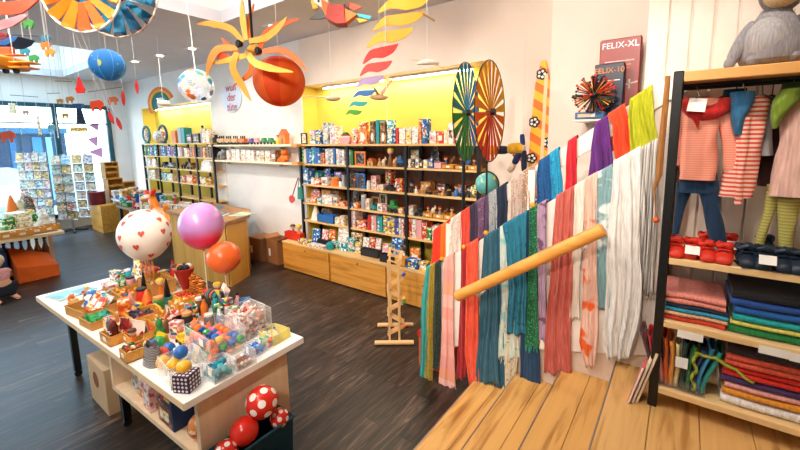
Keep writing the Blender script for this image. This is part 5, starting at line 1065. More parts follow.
# red cone, tiger sticks, fish, sign box, blue cloth
p = tp(172, 300); t = thing('paper_cone', 'big dark red paper cone standing point down behind the whistles', 'cone', (p.x, 1.52, TZ)); b = MB(); b.lathe([(.012, .0), (.012, .005), (.085, .26)], 24); b.build('cone_body', plain('a8281c', .45), t)
for k in range(5):
    b = MB(); a = k*1.26; b.ball((.035*math.cos(a), .035*math.sin(a), .27), .032, 10); b.build('filling', plain(('1c1c20', 'f0ead8', '24242a', 'e8a030', '1c1c20')[k], .6), t)
for k, (dx, dy, h) in enumerate(((0, 0, .2), (.06, .03, .17), (.12, -.01, .21), (.17, .04, .18), (.03, .08, .22))):
    p = tp(190, 297); t = thing('stick_puppet', '%s orange tiger striped stick puppet from the left behind the fish' % ORD[k], 'stick puppet', (p.x+dx, min(1.55, p.y+.1+dy), TZ), 0, 'tiger stick puppets'); b = MB(); b.tube([(0, 0, .0), (0, 0, h*.4)], .004, 6); b.build('stick', BIRCH, t)
    b = MB(); b.lathe([(.02, h*.35), (.026, h*.45), (.022, h*.72)], 12); b.ball((0, 0, h*.85), .028, 10); b.ball((-.02, 0, h*.98), .009, 6); b.ball((.02, 0, h*.98), .009, 6); b.build('tiger_body', stripes(['f08a24', 'f08a24', '1c1a18'], .022, 2), t)
p = tp(207, 312); t = thing('cloth_fish', 'teal and black cloth fish with yellow fin lying on the toys', 'cloth toy', (p.x, p.y+.05, TZ+.10)); b = MB(); b.tube([(-.13, 0, -.06), (-.07, 0, .0), (.0, 0, .05), (.08, 0, .05), (.12, 0, .02)], [.03, .045, .055, .05, .02], 12); b.build('body', stripes(['1a4a50', '2a8088', '14242a', 'd85a2a'], .07, 'X'), t, sub=1); b = MB(); b.prism([(.08, .02), (.2, -.02), (.22, .03), (.1, .07)], .02); b.build('tail', plain('1f8a8a', .7), t); b = MB(); b.prism([(.02, .08), (.12, .10), (.16, .06), (.06, .05)], .015); b.build('fin', plain('efc23a', .7), t)
b = MB(); b.tube([(0, 0, -.10), (0, 0, .04)], .006, 6); b.build('stand', BIRCH, t)
p = tp(123, 287); t = thing('toy_box', 'white and red box with a black lettered band under the balloon', 'box', (p.x, 1.5, TZ), .2); b = MB(); b.box((0, 0, .075), (.26, .08, .15), bev=.02); b.build('carton', plain('d8432f', .4), t); b = MB(); b.box((0, -.041, .078), (.22, .002, .09)); b.build('front', PAPER, t)
for k in range(7): b = MB(); b.box((-.085+.028*k, -.043, .075), (.016, .002, .045), rot=(0, .15*(k % 3-1), 0)); b.build('letter_block', BLACK, t)
p = tp(100, 281); t = thing('cloth', 'bright blue cloth lying rolled along the far table edge', 'cloth', (p.x, 1.50, TZ)); b = MB(); b.tube([(-.25, -.06, .03), (-.1, .02, .035), (.1, .06, .04), (.28, .07, .06), (.36, .06, .09)], [.02, .035, .035, .03, .02], 12); b.build('cloth_body', cloth('1456b0', '2a78d0'), t, sub=1)
p = tp(111, 283); t = item('jar', 'teal', 'turquoise cup standing on the blue cloth end of the table', (p.x, 1.38, TZ+.001), .07, .07, .10)
for k, (px, yy, c, lab, w, h) in enumerate(((140, 1.5, 'yellow', 'yellow and black printed bag under the balloon', .16, .2), (187, 1.55, 'white', 'white sheaf of patterned paper bags behind the cone', .15, .25), (110, 1.15, 'pink', 'pink and white pack behind the wicker baskets', .16, .09), (118, 1.3, 'multi', 'many coloured pack beside the turquoise cup', .14, .1))):
    p = tp(px, 300); q = on_y(px, 285, yy); item('bag' if k < 2 else 'box', c, lab, (q.x, yy, TZ+.001), w, .08, h, .1, 'packs at the back of the table')
# wooden yellow bridge toy
p = tp(155, 322); t = thing('toy_bridge', 'small yellow wooden bridge toy amid the crates', 'toy', (p.x, p.y+.03, TZ+.0)); b = MB(); b.tube([(-.11, 0, .1), (-.05, 0, .125), (.03, 0, .12), (.1, 0, .09)], .008, 8); b.build('arch', plain('e2a52c', .4), t)
for x in (-.06, 0, .06): b = MB(); b.tube([(x, 0, 0), (x, 0, .12)], .006, 6); b.build('post', plain('d8952a', .4), t)
# -- loose goods between the baskets
bpy.context.view_layer.update()
OCC = []
for o in list(C.objects):
    if o.parent is None and abs(o.location.z-TZ) < .06 and o.get('category') and o is not tab and TX0-.1 < o.location.x < TX1+.1 and 0 < o.location.y < 2:
        ms = [o]+list(o.children); xs, ys = [], []
        for q in ms:
            if q.type == 'MESH':
                for cc in q.bound_box: v = q.matrix_world @ Vector(cc); xs.append(v.x); ys.append(v.y)
        if xs: OCC.append((min(xs), max(xs), min(ys), max(ys)))
rnd = random.Random(21); gk = ['box', 'bag', 'figure', 'car', 'jar', 'plush', 'animal', 'box', 'bottle', 'figure', 'tray', 'cone', 'animal', 'car']; gc = ['orange', 'red', 'yellow', 'brown', 'multi', 'cream', 'red', 'dark', 'orange', 'blue', 'pink', 'wood', 'teal', 'brown', 'green']
row = 0; y = .86
while y < 1.64:
    j = 0; x = -4.42
    while x < -2.3:
        s_ = rnd.uniform(.038, .058); jx, jy = x+rnd.uniform(-.02, .02), y+rnd.uniform(-.015, .015)
        if not any(a-s_*.7 < jx < b_+s_*.7 and c_-s_*.7 < jy < d_+s_*.7 for a, b_, c_, d_ in OCC) and j < 26:
            k = gk[rnd.randrange(14)]; c = gc[rnd.randrange(15)]; hh = {'car': .06, 'animal': .09, 'tray': .05, 'box': .11, 'figure': .13, 'jar': .10, 'plush': .14, 'bag': .14, 'bottle': .15, 'cone': .13}[k]*rnd.uniform(.7, 1.2)*(1.0+.5*max(0, (y-1.1))*2)
            item(k, c, '%s %s, %s from left, %s row of loose goods on the sales table' % (CNAME.get(c, c), KNAME[k], ORD[j], 'front' if row == 0 else ORD[row]), (jx, jy, TZ+.002), s_*1.9*(.6 if k in ('figure', 'bottle') else 1), s_*1.5*(.6 if k in ('figure', 'bottle') else 1), hh, rnd.uniform(-.6, .6), 'loose goods on the sales table'); j += 1
            OCC.append((jx-s_*.8, jx+s_*.8, jy-s_*.7, jy+s_*.7))
        x += .055
    y += .062; row += 1
# stand of hanging wooden figures under the white balloon
p = tp(149, 287); t = thing('display_stand', 'honey wooden stand hung with little orange and brown figures under the white balloon', 'stand', (p.x, 1.42, TZ)); SX = t.location.x
b = MB(); b.box((0, 0, .01), (.26, .2, .02)); b.build('base', HONEY, t); 
for q in (-.11, .11): b = MB(); b.tube([(q, 0, .02), (q, 0, .34)], .008, 8); b.build('post', HONEY, t)
for z in (.34, .23): b = MB(); b.tube([(-.13, 0, z), (.13, 0, z)], .007, 8); b.build('rail', HONEY, t)
for r_ in range(2):
    for k in range(6):
        c = ('c8752a', 'e0963a', '8a4e20', 'e8b060', 'd8602a', 'b87a3a')[(k+r_) % 6]; o = MB(); o.tube([(0, 0, .10), (0, 0, .055)], .0015, 4); o.ball((0, 0, .04), 1, 8, (.016, .012, .02)); o.ball((0, 0, .068), .013, 8); o.tube([(-.02, 0, .03), (0, 0, .05), (.02, 0, .03)], .005, 5); o.tube([(-.012, 0, .005), (0, 0, .03), (.012, 0, .005)], .006, 5)
        oo = o.build('wooden_pendant', plain(c, .4), loc=(SX-.1+.04*k, 1.395, TZ+.225-.11*r_)); tag(oo, 'little wooden pendant figure, %s on the %s rail of the honey stand' % (ORD[k], ('upper', 'lower')[r_]), 'pendant', 'pendants on the honey stand')
# -- balloons on sticks
HEART = [(.0, -.10)] + [(.085*(math.sin(a)**3), .0065*(13*math.cos(a)-5*math.cos(2*a)-2*math.cos(3*a)-math.cos(4*a))) for a in [PI*(1-i/10) for i in range(1, 20)]]
HEART = [(.1*(math.sin(a)**3), .0075*(13*math.cos(a)-5*math.cos(2*a)-2*math.cos(3*a)-math.cos(4*a))) for a in [2*PI*i/20 for i in range(20)]]
def balloon(label, px, py, rp, Y, mats, tall=1.1, hearts=False, low=None):
    c = on_y(px, py, Y); k = mpx(c); r = rp*k; t = thing('balloon', label, 'balloon', (c.x, c.y, TZ)); dz = c.z-TZ
    b = MB(); prof = []
    for i in range(25):
        a = PI*i/24; z = -math.cos(a); rr = math.sin(a)*(1 if z > 0 else 1-.10*z*z*(1-abs(z))-.08*(-z)); prof.append((max(.0005, r*rr), dz + r*tall*z*(1 if z > 0 else 1.0)))
    b.lathe(prof, 36); sk = b.build('skin', mats, t, smooth=60)
    b = MB(); b.lathe([(.004, dz-r*tall+.004), (.012, dz-r*tall-.016), (.006, dz-r*tall-.018)], 10); b.build('knot', mats, t)
    b = MB(); b.tube([(0, 0, 0), (0, 0, dz-r*tall-.01)], .004, 6); b.build('stick', plain('f2ead8', .5), t)
    if hearts:
        b = MB(); rnd = random.Random(9); V = Vector((0, 0, EYE))-c; V.normalize(); Rr = Vector((0, 0, 1)).cross(V).normalized(); Up = V.cross(Rr)
        for hx, hy in ((-10, 18), (5, 21), (13, 12), (-20, 0), (-3, 1), (15, 1), (-8, -10), (3, -19), (22, 8), (-22, -9), (20, -12), (-16, 12), (24, -3)):
            x, y = hx/rp, hy/rp; 
            if x*x+y*y > .98: x *= .9; y *= .9
            dd = V*math.sqrt(max(.02, 1-x*x-y*y)) + Rr*x + Up*y
            b.patch((0, 0, dz), r, dd, [(p_[0]*1.15, p_[1]*1.15) for p_ in HEART], 1.006, (1, 1, tall))
        b.build('heart_print', plain('d8543c', .5), sk)['kind'] = 'stuff'
    return t
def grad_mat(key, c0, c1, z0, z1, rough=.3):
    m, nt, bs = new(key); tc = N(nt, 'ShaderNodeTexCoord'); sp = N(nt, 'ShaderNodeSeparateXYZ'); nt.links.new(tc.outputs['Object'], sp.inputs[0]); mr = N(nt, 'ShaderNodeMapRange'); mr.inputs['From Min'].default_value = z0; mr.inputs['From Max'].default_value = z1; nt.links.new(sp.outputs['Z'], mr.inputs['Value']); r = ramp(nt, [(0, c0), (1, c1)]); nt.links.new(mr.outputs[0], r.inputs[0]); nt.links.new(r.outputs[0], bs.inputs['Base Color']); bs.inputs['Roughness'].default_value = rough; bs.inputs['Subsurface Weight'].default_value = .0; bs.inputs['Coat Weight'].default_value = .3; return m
balloon('white balloon printed with red hearts on a stick above the table', 145, 235, 23.5, 1.4, plain('fdf6ea', .3, 0, .2), 1.1, True)
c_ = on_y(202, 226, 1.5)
balloon('lilac and pink balloon on a stick right of the white one', 201.5, 226, 21.0, 1.5, grad_mat('balloon_pink_to_lilac', 'ee3f7a', 'd59ae0', c_.z-TZ-.09, c_.z-TZ+.0), 1.13)  # pink below, blending into lilac above
balloon('orange balloon on a stick right of the lilac one', 224, 257.5, 16.4, 1.55, plain('fb6e2c', .3, 0, .3), .97)
# -- crate of balls at the table end
t = thing('storage_box', 'dark petrol plastic box of red balls standing at the table end', 'box', (-2.06, 1.2, 0)); b = MB()
bx0, bx1, by0, by1, bh = -.085, .085, -.34, .20, .40
def ring(z, e): return [(bx0-e, by0-e, z), (bx1+e, by0-e, z), (bx1+e, by1+e, z), (bx0-e, by1+e, z)]
r0, r1, r2, r3 = ring(0, -.015), ring(bh, .0), ring(bh, -.008), ring(.2, -.018); b.add(r0+r1+r2+r3, [(3, 2, 1, 0)]+[(i, (i+1) % 4, 4+(i+1) % 4, 4+i) for i in range(4)]+[(4+i, 4+(i+1) % 4, 8+(i+1) % 4, 8+i) for i in range(4)]+[(8+i, 8+(i+1) % 4, 12+(i+1) % 4, 12+i) for i in range(4)]+[(12, 13, 14, 15)])
b.build('box_body', plain('123a4a', .35), t, smooth=0); b = MB(); q = ring(bh, .004); b.tube(q+[q[0]], .01, 8); b.build('rim', plain('1a4656', .35), t)
def dotball(label, px, py, rp, Y, dots=True, dr=.25):
    c = on_x(px, py, Y); r = rp*mpx(c); o = thing('toy_ball', label, 'ball', c, group='red balls at the table end'); b = MB(); b.ball((0, 0, 0), r, 28); b.build('rubber_skin', plain('d82a1c', .25, 0, .3), o)
    if dots:
        b = MB(); n = 20
        for i in range(n):
            z = 1-2*(i+.5)/n; a = i*2.39996; s_ = math.sqrt(1-z*z); b.patch((0, 0, 0), r, (s_*math.cos(a), s_*math.sin(a), z), [(dr*math.cos(2*PI*k/14), dr*math.sin(2*PI*k/14)) for k in range(14)], 1.006)
        b.build('white_dots', plain('f8f0ea', .4), o)['kind'] = 'stuff'
    return o
dotball('largest red ball with white dots on top of the petrol box', 262, 402, 15.5, -2.05)
dotball('plain red ball in the petrol box', 244.5, 431, 13.8, -2.06, False)
dotball('small red ball with white dots at the box rim', 279.5, 418, 9.2, -2.02)
dotball('red ball with white dots cut by the lower edge of the photo', 226, 452, 11.5, -2.06)
tball('blue ball low in the petrol box', Vector((-2.05, 1.27, .22)), .05, '1860b8', None)
tball('hidden lower red ball in the petrol box', Vector((-2.06, 1.05, .21)), .055, 'd82a1c', None)
# ---------------------------------------------------------------- hanging toys
def cord(t, top_z=CZ, r=.0025, off=(0, 0, 0)):
    o = Vector(off); b = MB(); b.tube([o, (o.x, o.y, top_z-t.location.z)], r, 5); return b.build('cord', plain('d8d4d0', .6), t)
def ribbon(mb, pts, ws, th=.006, nrm=None):
    """tapering flat strip through points, facing the viewer's side of the room"""
    n = len(pts); cp = []
    for i in range((n-1)*6+1):
        u = i/6; k = min(int(u), n-2); q = u-k
        p0, p1, p2, p3 = pts[max(k-1, 0)], pts[k], pts[k+1], pts[min(k+2, n-1)]
        cp.append((.5*((2*p1)+(p2-p0)*q+(2*p0-5*p1+4*p2-p3)*q*q+(3*p1-p0-3*p2+p3)*q**3), ws[k]*(1-q)+ws[k+1]*q))
    vs = []; m_ = len(cp)
    for i, (p, w) in enumerate(cp):
        t = (cp[min(i+1, m_-1)][0]-cp[max(i-1, 0)][0]).normalized(); nn = nrm or Vector((.55, -.83, 0)); sd = t.cross(nn).normalized()
        for sx, sn in ((-1, -1), (1, -1), (1, 1), (-1, 1)): vs.append(p+sd*w*.5*sx+nn*th*.5*sn)
    fs = [(i*4+k, i*4+(k+1) % 4, i*4+4+(k+1) % 4, i*4+4+k) for i in range(m_-1) for k in range(4)]+[(3, 2, 1, 0), tuple(range(m_*4-4, m_*4))]
    mb.add(vs, fs)
# octopus mobile
D = 2.5; c = at_d(250, 48, D); K = D/FPX
t = thing('octopus_mobile', 'yellow and orange octopus mobile with black eyes hanging from the ceiling', 'mobile', c)
for k, (col, w0, pts, dd) in enumerate((('f2b23a', 9, [(243, 42), (231, 29), (213, 24), (197, 24)], 0), ('f5c650', 9, [(246, 40), (243, 20), (242, -2)], -.03), ('f07a22', 9, [(249, 38), (248, 24), (254, 4)], .05), ('f5c04a', 9, [(249, 41), (265, 38), (277, 29), (287, 17)], -.06), ('e8641c', 10, [(260, 48), (266, 34), (280, 25), (299, 19)], .04), ('ee7a24', 9, [(262, 52), (280, 50), (295, 58), (307, 71)], .03), ('f7cf58', 10, [(247, 50), (254, 62), (270, 68), (293, 72)], -.08), ('f29a2e', 10, [(238, 48), (219, 49), (211, 60), (207, 76)], 0), ('f5aa34', 10, [(237, 52), (233, 68), (240, 82), (251, 101)], -.05), ('e87420', 8, [(252, 58), (249, 74), (233, 86)], .06), ('f3bb40', 9, [(247, 55), (230, 60), (212, 64)], .02), ('e06018', 7, [(238, 54), (228, 45), (221, 38)], .07))):
    b = MB(); P = [at_d(x, y, D+dd*(i/(len(pts)-1)))-c for i, (x, y) in enumerate(pts)]; n = len(P); ribbon(b, P, [w0*K*(.5 if i == 0 else .72 if i < n-1 else .1) for i in range(n)]); b.build('arm', plain(col, .5), t)
b = MB(); b.ball((.01, .03, -.01), .05, 18, (1.1, 1.0, .7)); b.build('body', plain('f0a030', .5), t)
for px, py in ((240, 44), (259, 51)):
    p = at_d(px, py, D-.1)-c; b = MB(); b.ball(p, .020, 12)
    for i in range(7): a = i*.9; b.ball(p+Vector((.016*math.cos(a), -.012, .016*math.sin(a))), .010, 6)
    b.build('eye', plain('141416', .4), t)
b = MB(); b.tube([(0, .02, 0), (-.005, .02, CZ-c.z)], .009, 8); b.build('rod', BLACK, t)
b = MB(); b.box(at_d(224, 57, D+.02)-c, (.09, .01, .05), rot=(0, .35, .4)); b.build('fin', plain('e4582a', .5), t)
# lanterns
def lantern(name, label, px, py, rx, D, cols, tall, tilt=0):
    c = at_d(px, py, D); r = rx*D/FPX; t = thing(name, label, 'lantern', c); b = MB(); n = 32; ns = len(cols)
    for g in range(ns):
        b.mi = g
        def fn(u, v): a = 2*PI*(g+u)/ns; th = PI*(.02+.96*v); rr = r*math.sin(th)*(1-.03*math.sin(PI*u)*0); return Vector((rr*math.cos(a), rr*math.sin(a), -r*tall*math.cos(th)))
        b.grid(fn, 6, 20)
    o = b.build('paper_shade', [fabric(q) for q in cols], t, smooth=50, rot=(tilt, 0, 0)); return t, r
t, r = lantern('paper_lantern', 'big round orange paper lantern behind the octopus mobile', 279.5, 81.5, 25, 2.75, ['fb8a3c', 'ff9a44', 'f8782e', 'ff9440', 'fb8238', 'ff9e50', 'f6702a', 'fb8638', 'f06028', 'fa7a30'], .98); cord(t, CZ, off=(0, 0, r*.95))
m, nt, bs = new('night_sky_paper'); v = N(nt, 'ShaderNodeTexVoronoi'); v.inputs['Scale'].default_value = 22; nt.links.new(mp(nt).outputs[0], v.inputs['Vector']); rr_ = ramp(nt, [(.10, 'bcd04a'), (.14, '1677c8')]); nt.links.new(v.outputs['Distance'], rr_.inputs[0]); nt.links.new(rr_.outputs[0], bs.inputs['Base Color']); bs.inputs['Roughness'].default_value = .6
c = at_d(107.5, 65, 3.4); r = 16.5*3.4/FPX; t = thing('paper_lantern', 'blue paper lantern with a moon and small stars', 'lantern', c); b = MB(); b.ball((0, 0, 0), r, 28, (.93, .93, .92)); b.build('paper_shade', m, t); b = MB()
for a in range(8): q = 2*PI*a/8; b.tube([(r*.934*math.sin(s_)*math.cos(q), r*.934*math.sin(s_)*math.sin(q), -r*.924*math.cos(s_)) for s_ in [PI*i/12 for i in range(13)]], .002, 4)
b.build('seams', plain('6ab4e8', .6), t)['kind'] = 'stuff'; V = (Vector((0, 0, EYE))-c).normalized(); Rr = Vector((0, 0, 1)).cross(V).normalized(); b = MB(); ou = [(.22*math.cos(a), .22*math.sin(a)) for a in [PI*.5+PI*i/10 for i in range(11)]]+[(.10*math.cos(a)-.02, .2*math.sin(a)) for a in [PI*1.5-PI*i/10 for i in range(1, 10)]]; b.patch((0, 0, 0), r, V-Rr*.55+Vector((0, 0, .12)), ou, 1.008, (.93, .93, .92)); b.build('moon', plain('b8c870', .6), t); cord(t, CZ, off=(0, 0, r*.9))
# see-through globe with splashes
c = at_d(196.5, 86, 4.2); r = 16.5*4.2/FPX; t = thing('globe_balloon', 'clear ball with colourful animal prints hanging by a white string', 'balloon', c); b = MB(); b.ball((0, 0, 0), r, 28); b.build('skin', clear('f4fafa', .22), t)
for nm, col, sd in (('orange_print', 'e8722a', 1), ('blue_print', '2378c0', 2), ('green_print', '3a8a4a', 3), ('lilac_print', '8a80b8', 4)):
    b = MB(); rnd = random.Random(sd)
    for k in range(7): z = rnd.uniform(-.85, .85); a = rnd.uniform(0, 6.3); s_ = math.sqrt(1-z*z); b.patch((0, 0, 0), r, (s_*math.cos(a), s_*math.sin(a), z), [(rnd.uniform(.10, .28)*math.cos(2*PI*j/9), rnd.uniform(.08, .2)*math.sin(2*PI*j/9)) for j in range(9)], 1.006)
    b.build(nm, plain(col, .4), t)['kind'] = 'stuff'
b = MB(); b.tube([(0, 0, r), (-.02, 0, r+.4), (-.08, 0, CZ-c.z)], .005, 6); b.build('cord', WHITE, t)
# parrot
c = at_d(325, 13, 2.6); K = 2.6/FPX; t = thing('parrot_mobile', 'folded paper parrot with red and orange body at the top edge', 'mobile', c)
t.rotation_euler = (0, 0, .62)
def kx(px, py): return Vector(((px-325)*K*1.05, 0, -(py-13)*K))
def flat(t, nm, pts, th, col, y=0): b = MB(); q = [kx(*p) for p in pts]; b.prism([(p.x, p.z) for p in q], th, Matrix.Translation((0, y, 0))); return b.build(nm, plain(col, .55), t)
flat(t, 'body', [(329, 7), (344, 8), (345, 25), (336, 25), (327, 20)], .10, 'b8281a'); flat(t, 'breast', [(323, 2), (331, 6), (328, 20), (324, 12)], .08, 'ee7a26'); flat(t, 'rear', [(344, 10), (356, 16), (345, 24)], .07, 'f07a1e'); flat(t, 'head', [(316, -3), (326, -3), (330, 6), (322, 9), (316, 4)], .07, 'f4f0ec'); flat(t, 'beak', [(312, 0), (317, -2), (319, 9), (314, 10)], .03, 'f2c84a'); flat(t, 'wing', [(322, 12), (328, 20), (322, 21), (312, 21), (317, 17)], .02, '5a5c60', -.05); flat(t, 'back_wing', [(333, 4), (348, 2), (347, 8), (334, 7)], .02, '2a2a4a', .05); flat(t, 'tail', [(356, 14), (369, 17), (368, 20), (355, 17)], .02, '3ac0d8'); flat(t, 'lower_tail', [(354, 18), (366, 21), (358, 23)], .02, 'f2c03a'); flat(t, 'crest', [(344, 4), (349, 1), (360, 6), (352, 9)], .02, 'e86a4a', .05)
b = MB(); b.tube([kx(320.5, 3.5)+Vector((0, -.04, 0)), kx(320.5, 3.5)+Vector((0, -.034, 0))], .008, 10); b.build('eye', BLACK, t); cord(t, CZ)
# spiral of flame-shaped pieces
c = at_d(385, 60, 2.3); D = 2.3; K = D/FPX; t = thing('spiral_mobile', 'spiral mobile of rainbow flame-shaped pieces hanging from the ceiling', 'mobile', c); cn = ['f3a826', 'f2a024', 'f0a426', 'e8261a', 'd8403a', 'a88cc0', '2468b0', '1f9aa0', '4a9a2a']
for k, (x0, y0, x1, y1, th) in enumerate(((378, 13, 430, -2, 11), (373, 31, 425, 12, 11), (367, 48, 413, 28, 11), (363, 64, 398, 44, 10), (360, 76, 392, 61, 9), (356, 88, 384, 76, 7), (353, 98, 376, 90, 6), (349, 107, 368, 102, 5), (346, 115, 362, 111, 5))):
    b = MB(); P = [at_d(x0+(x1-x0)*f, y0+(y1-y0)*f+o*th*.28, D)-c for f, o in ((0, 0), (.25, -1.6), (.55, -.2), (.8, .4), (1, 0))]; ribbon(b, P, [.08*th*K, .8*th*K, 1.05*th*K, .8*th*K, .06*th*K], .008); b.build('flame', plain(cn[k], .5), t)
b = MB(); b.tube([(0, .01, CZ-c.z), (0, .01, -.36)], .0018, 5); b.build('cord', plain('d8d4d0', .6), t)
c = at_d(427, 16, 2.3); t = thing('stick', 'short brown wooden stick hanging beside the orange flame pieces', 'stick', c); b = MB(); b.tube([at_d(419, 11, 2.3)-c, at_d(435, 21, 2.3)-c], .006, 6); b.build('rod', plain('9a7248', .6), t); cord(t, CZ)
# birds
def bird(label, px, py, D, body, wings, cols):
    c = at_d(px, py, D); t = thing('bird_mobile', label, 'mobile', c, group='hanging wooden birds'); b = MB(); P = [at_d(x, y, D)-c for x, y in body]; k = D/FPX; n = len(P); b.tube(P, [k*(1 if i in (0, n-1) else 3.2) for i in range(n)], 10); b.build('body', plain(cols[0], .6), t, sub=1)
    for w in wings:
        b = MB(); P = [at_d(x, y, D+.0)-c for x, y in w[:-1]]; ribbon(b, P, [w[-1]*k]+[w[-1]*k*.8]*(len(P)-2)+[w[-1]*k*.15], .005, Vector((.2, -.4, .9))); b.build('wing', plain(cols[1], .6), t)
    cord(t, CZ)
bird('white wooden gull with outspread wings hanging before the right wall', 427, 63, 3.2, [(416, 64), (422, 62), (432, 62), (440, 63)], [[(427, 62), (419, 60.5), (411, 60), 3.5], [(428, 63), (436, 65), (444, 68), 3.5]], ('f0e4d8', 'e8c890'))
bird('brown winged wooden gull hanging right of the lilac flame', 381, 96, 3.2, [(369, 97), (374, 97), (382, 98), (389, 97)], [[(380, 96), (386, 88), (394, 77), 7], [(379, 97), (376, 91), (372, 86), 4]], ('c8a078', 'b07a4a'))
bird('small pale wooden bird below the orange lantern', 332, 99, 3.4, [(325, 99), (330, 98), (336, 99), (341, 98)], [[(332, 98), (324, 97), (298, 96), 2], [(333, 98), (340, 97), (346, 95), 2]], ('e8c8a8', 'f0dcc0'))
bird('tiny pale bird on a thread in front of the left recess', 163, 103, 6.2, [(157, 102), (161, 103), (167, 103), (171, 104)], [[(160, 102), (158, 100), (157, 98), 2], [(163, 103), (166, 105), (168, 106), 2]], ('e8d0b8', 'e8d0b8'))
# rainbow arcs
c = on_y(161.5, 104, 3.9); k = mpx(c); t = thing('rainbow_arch', 'wooden rainbow arch hanging above the left recess', 'mobile', c); t.rotation_euler = (0, 0, .45)
for i, col in enumerate(('e8782a', 'f0b04a', '3a7a50', '2a80a0')):
    b = MB(); R_ = (15.5-2.6*i)*k; n = 20; b.tube([(R_*math.cos(a)*.9, 0, R_*math.sin(a)) for a in [PI*1.18-(PI*1.05)*j/n for j in range(n+1)]], 1.35*k, 8); b.build('arc', plain(col, .5), t)
b = MB(); b.tube([(0, 0, 15*k), (0, 0, CZ-c.z)], .004, 5); b.build('cord', WHITE, t)
# round sign on the pillar: wun der tuete
c = on_y(231, 98, FW-.02); k = mpx(c); t = thing('wall_sign', 'pale blue oval sign with red lettering on the white pillar', 'sign', (c.x, FW-.006, c.z)); b = MB(); w_, h_ = on_y(241, 98, FW).x-on_y(221, 98, FW).x, 29*k; b.tube([(0, -.012, 0), (0, 0, 0)], .5, 36); b.tf = None
for i, p in enumerate(b.v): b.v[i] = Vector((p.x*w_, p.y, p.z*h_))
b.build('panel', plain('c9d6ea', .5), t)
for i, s_ in enumerate(('wun', 'der', 'tüte')): text('lettering', s_, .22, plain('b8323a', .5), t, (0.02, -.02, .2-.19*i))
# pinwheels at the top
def wheel(name, label, cx, cy, R_, D, cols, nbl, rim, rot=(0, 0, .62), inner=.12, tipcols=None):
    c = at_d(cx, cy, D); t = thing(name, label, 'pinwheel', c, rot=rot); r = R_*D/FPX
    b = MB(); n = 48; b.tube([(r*math.cos(2*PI*i/n), 0, r*math.sin(2*PI*i/n)) for i in range(n+1)], .006, 6, cap=False); b.build('rim', rim, t)
    for k in range(nbl):
        a = 2*PI*(k+.5)/nbl; da = .125; b = MB(); tw = .012
        q = [(.3*r, a-.2, -.006), (.3*r, a+.2, .006), (r*.99, a+da*1.0, tw), (r*.99, a-da*1.0, -tw)]
        vs = [Vector((rr*math.cos(aa), yy, rr*math.sin(aa))) for rr, aa, yy in q]; nn = Vector((0, .003, 0)); b.add([v-nn for v in vs]+[v+nn for v in vs], [(0, 1, 2, 3), (7, 6, 5, 4), (0, 4, 5, 1), (1, 5, 6, 2), (2, 6, 7, 3), (3, 7, 4, 0)]); s_ = b.build('sail', fabric(cols[k % len(cols)]), t)
        if tipcols:
            b = MB(); q = [(r*.90, a-da*.93, -tw), (r*.90, a+da*.93, tw), (r*1.0, a+da*1.0, tw), (r*1.0, a-da*1.0, -tw)]; vs = [Vector((rr*math.cos(aa), yy, rr*math.sin(aa))) for rr, aa, yy in q]; nn = Vector((0, .0042, 0)); b.add([v-nn for v in vs]+[v+nn for v in vs], [(0, 1, 2, 3), (7, 6, 5, 4), (0, 4, 5, 1), (1, 5, 6, 2), (2, 6, 7, 3), (3, 7, 4, 0)]); b.build('sail_tip', plain(tipcols[k % len(tipcols)], .55), s_)
    b = MB(); b.tube([(0, -.03, 0), (0, .03, 0)], .03, 14); b.build('hub', BLACK, t); return t, r
t, r = wheel('pinwheel', 'yellow and orange fabric wheel cut by the top edge', 80, -10, 40, 1.9, ['f8a81e', 'fbb52a', 'fb7a14', 'fb8a1a'], 14, plain('f6eedc', .5), tipcols=['f58a10', 'f59a1a', 'ea5a10', 'f58a10']); cord(t, CZ)
t, r = wheel('pinwheel', 'blue fabric wheel behind the yellow one at the top edge', 116, -6, 41, 2.15, ['1f9cc8', '2aa4d0', '1f94c4'], 14, plain('f0e2cc', .5), tipcols=['123f66']); cord(t, CZ)
# red streamers top left
for k, (pts, ws, col, lab, D) in enumerate((([(-30, 4), (-5, 8), (20, 7), (42, -6)], (8, 12, 12, 3), 'e8401e', 'red orange wavy streamer at the top left corner', 1.7), ([(-25, 24), (-5, 26), (12, 22), (27, 15)], (6, 9, 8, 2), 'd88a94', 'dusty pink wavy streamer below the red one at the left edge', 1.8), ([(-12, 36), (-2, 36), (8, 35)], (8, 9, 3), 'c86070', 'small rose streamer end at the left edge', 1.85))):
    c = at_d(0, pts[1][1], D); t = thing('streamer', lab, 'streamer', c); b = MB(); ribbon(b, [at_d(x, y, D)-c for x, y in pts], [w*D/FPX for w in ws], .008); b.build('flame', plain(col, .5), t); cord(t, CZ)
# boats and biplane
def mobile_piece(name, label, D, px, py, parts, cat='mobile', top=True, group=None):
    c = at_d(px, py, D); t = thing(name, label, cat, c, group=group); t.rotation_euler = (0, 0, .62); k = D/FPX
    for nm, col, pts, th, y in parts:
        b = MB(); b.prism([((x-px)*k*1.03, -(yy-py)*k) for x, yy in pts], th, Matrix.Translation((0, y, 0))); b.build(nm, plain(col, .5), t, bev=.0)
    if top: cord(t, CZ)
    return t
mobile_piece('boat_mobile', 'blue wooden boat mobile near the left edge', 2.2, 10, 42, [('hull', '1f4f8a', [(-14, 39), (27, 39), (22, 44), (14, 47), (-10, 47)], .10, 0), ('sail', '3a8ab8', [(8, 38), (12, 34), (13, 39)], .01, 0), ('cabin', 'e88a3a', [(12, 38), (21, 38.2), (19, 40), (12, 40)], .05, 0)])
c = at_d(14, 62, 2.0); k = 2.0/FPX; t = thing('toy_biplane', 'yellow wooden biplane mobile with black wheels at the left edge', 'mobile', c); t.rotation_euler = (0, 0, .62)
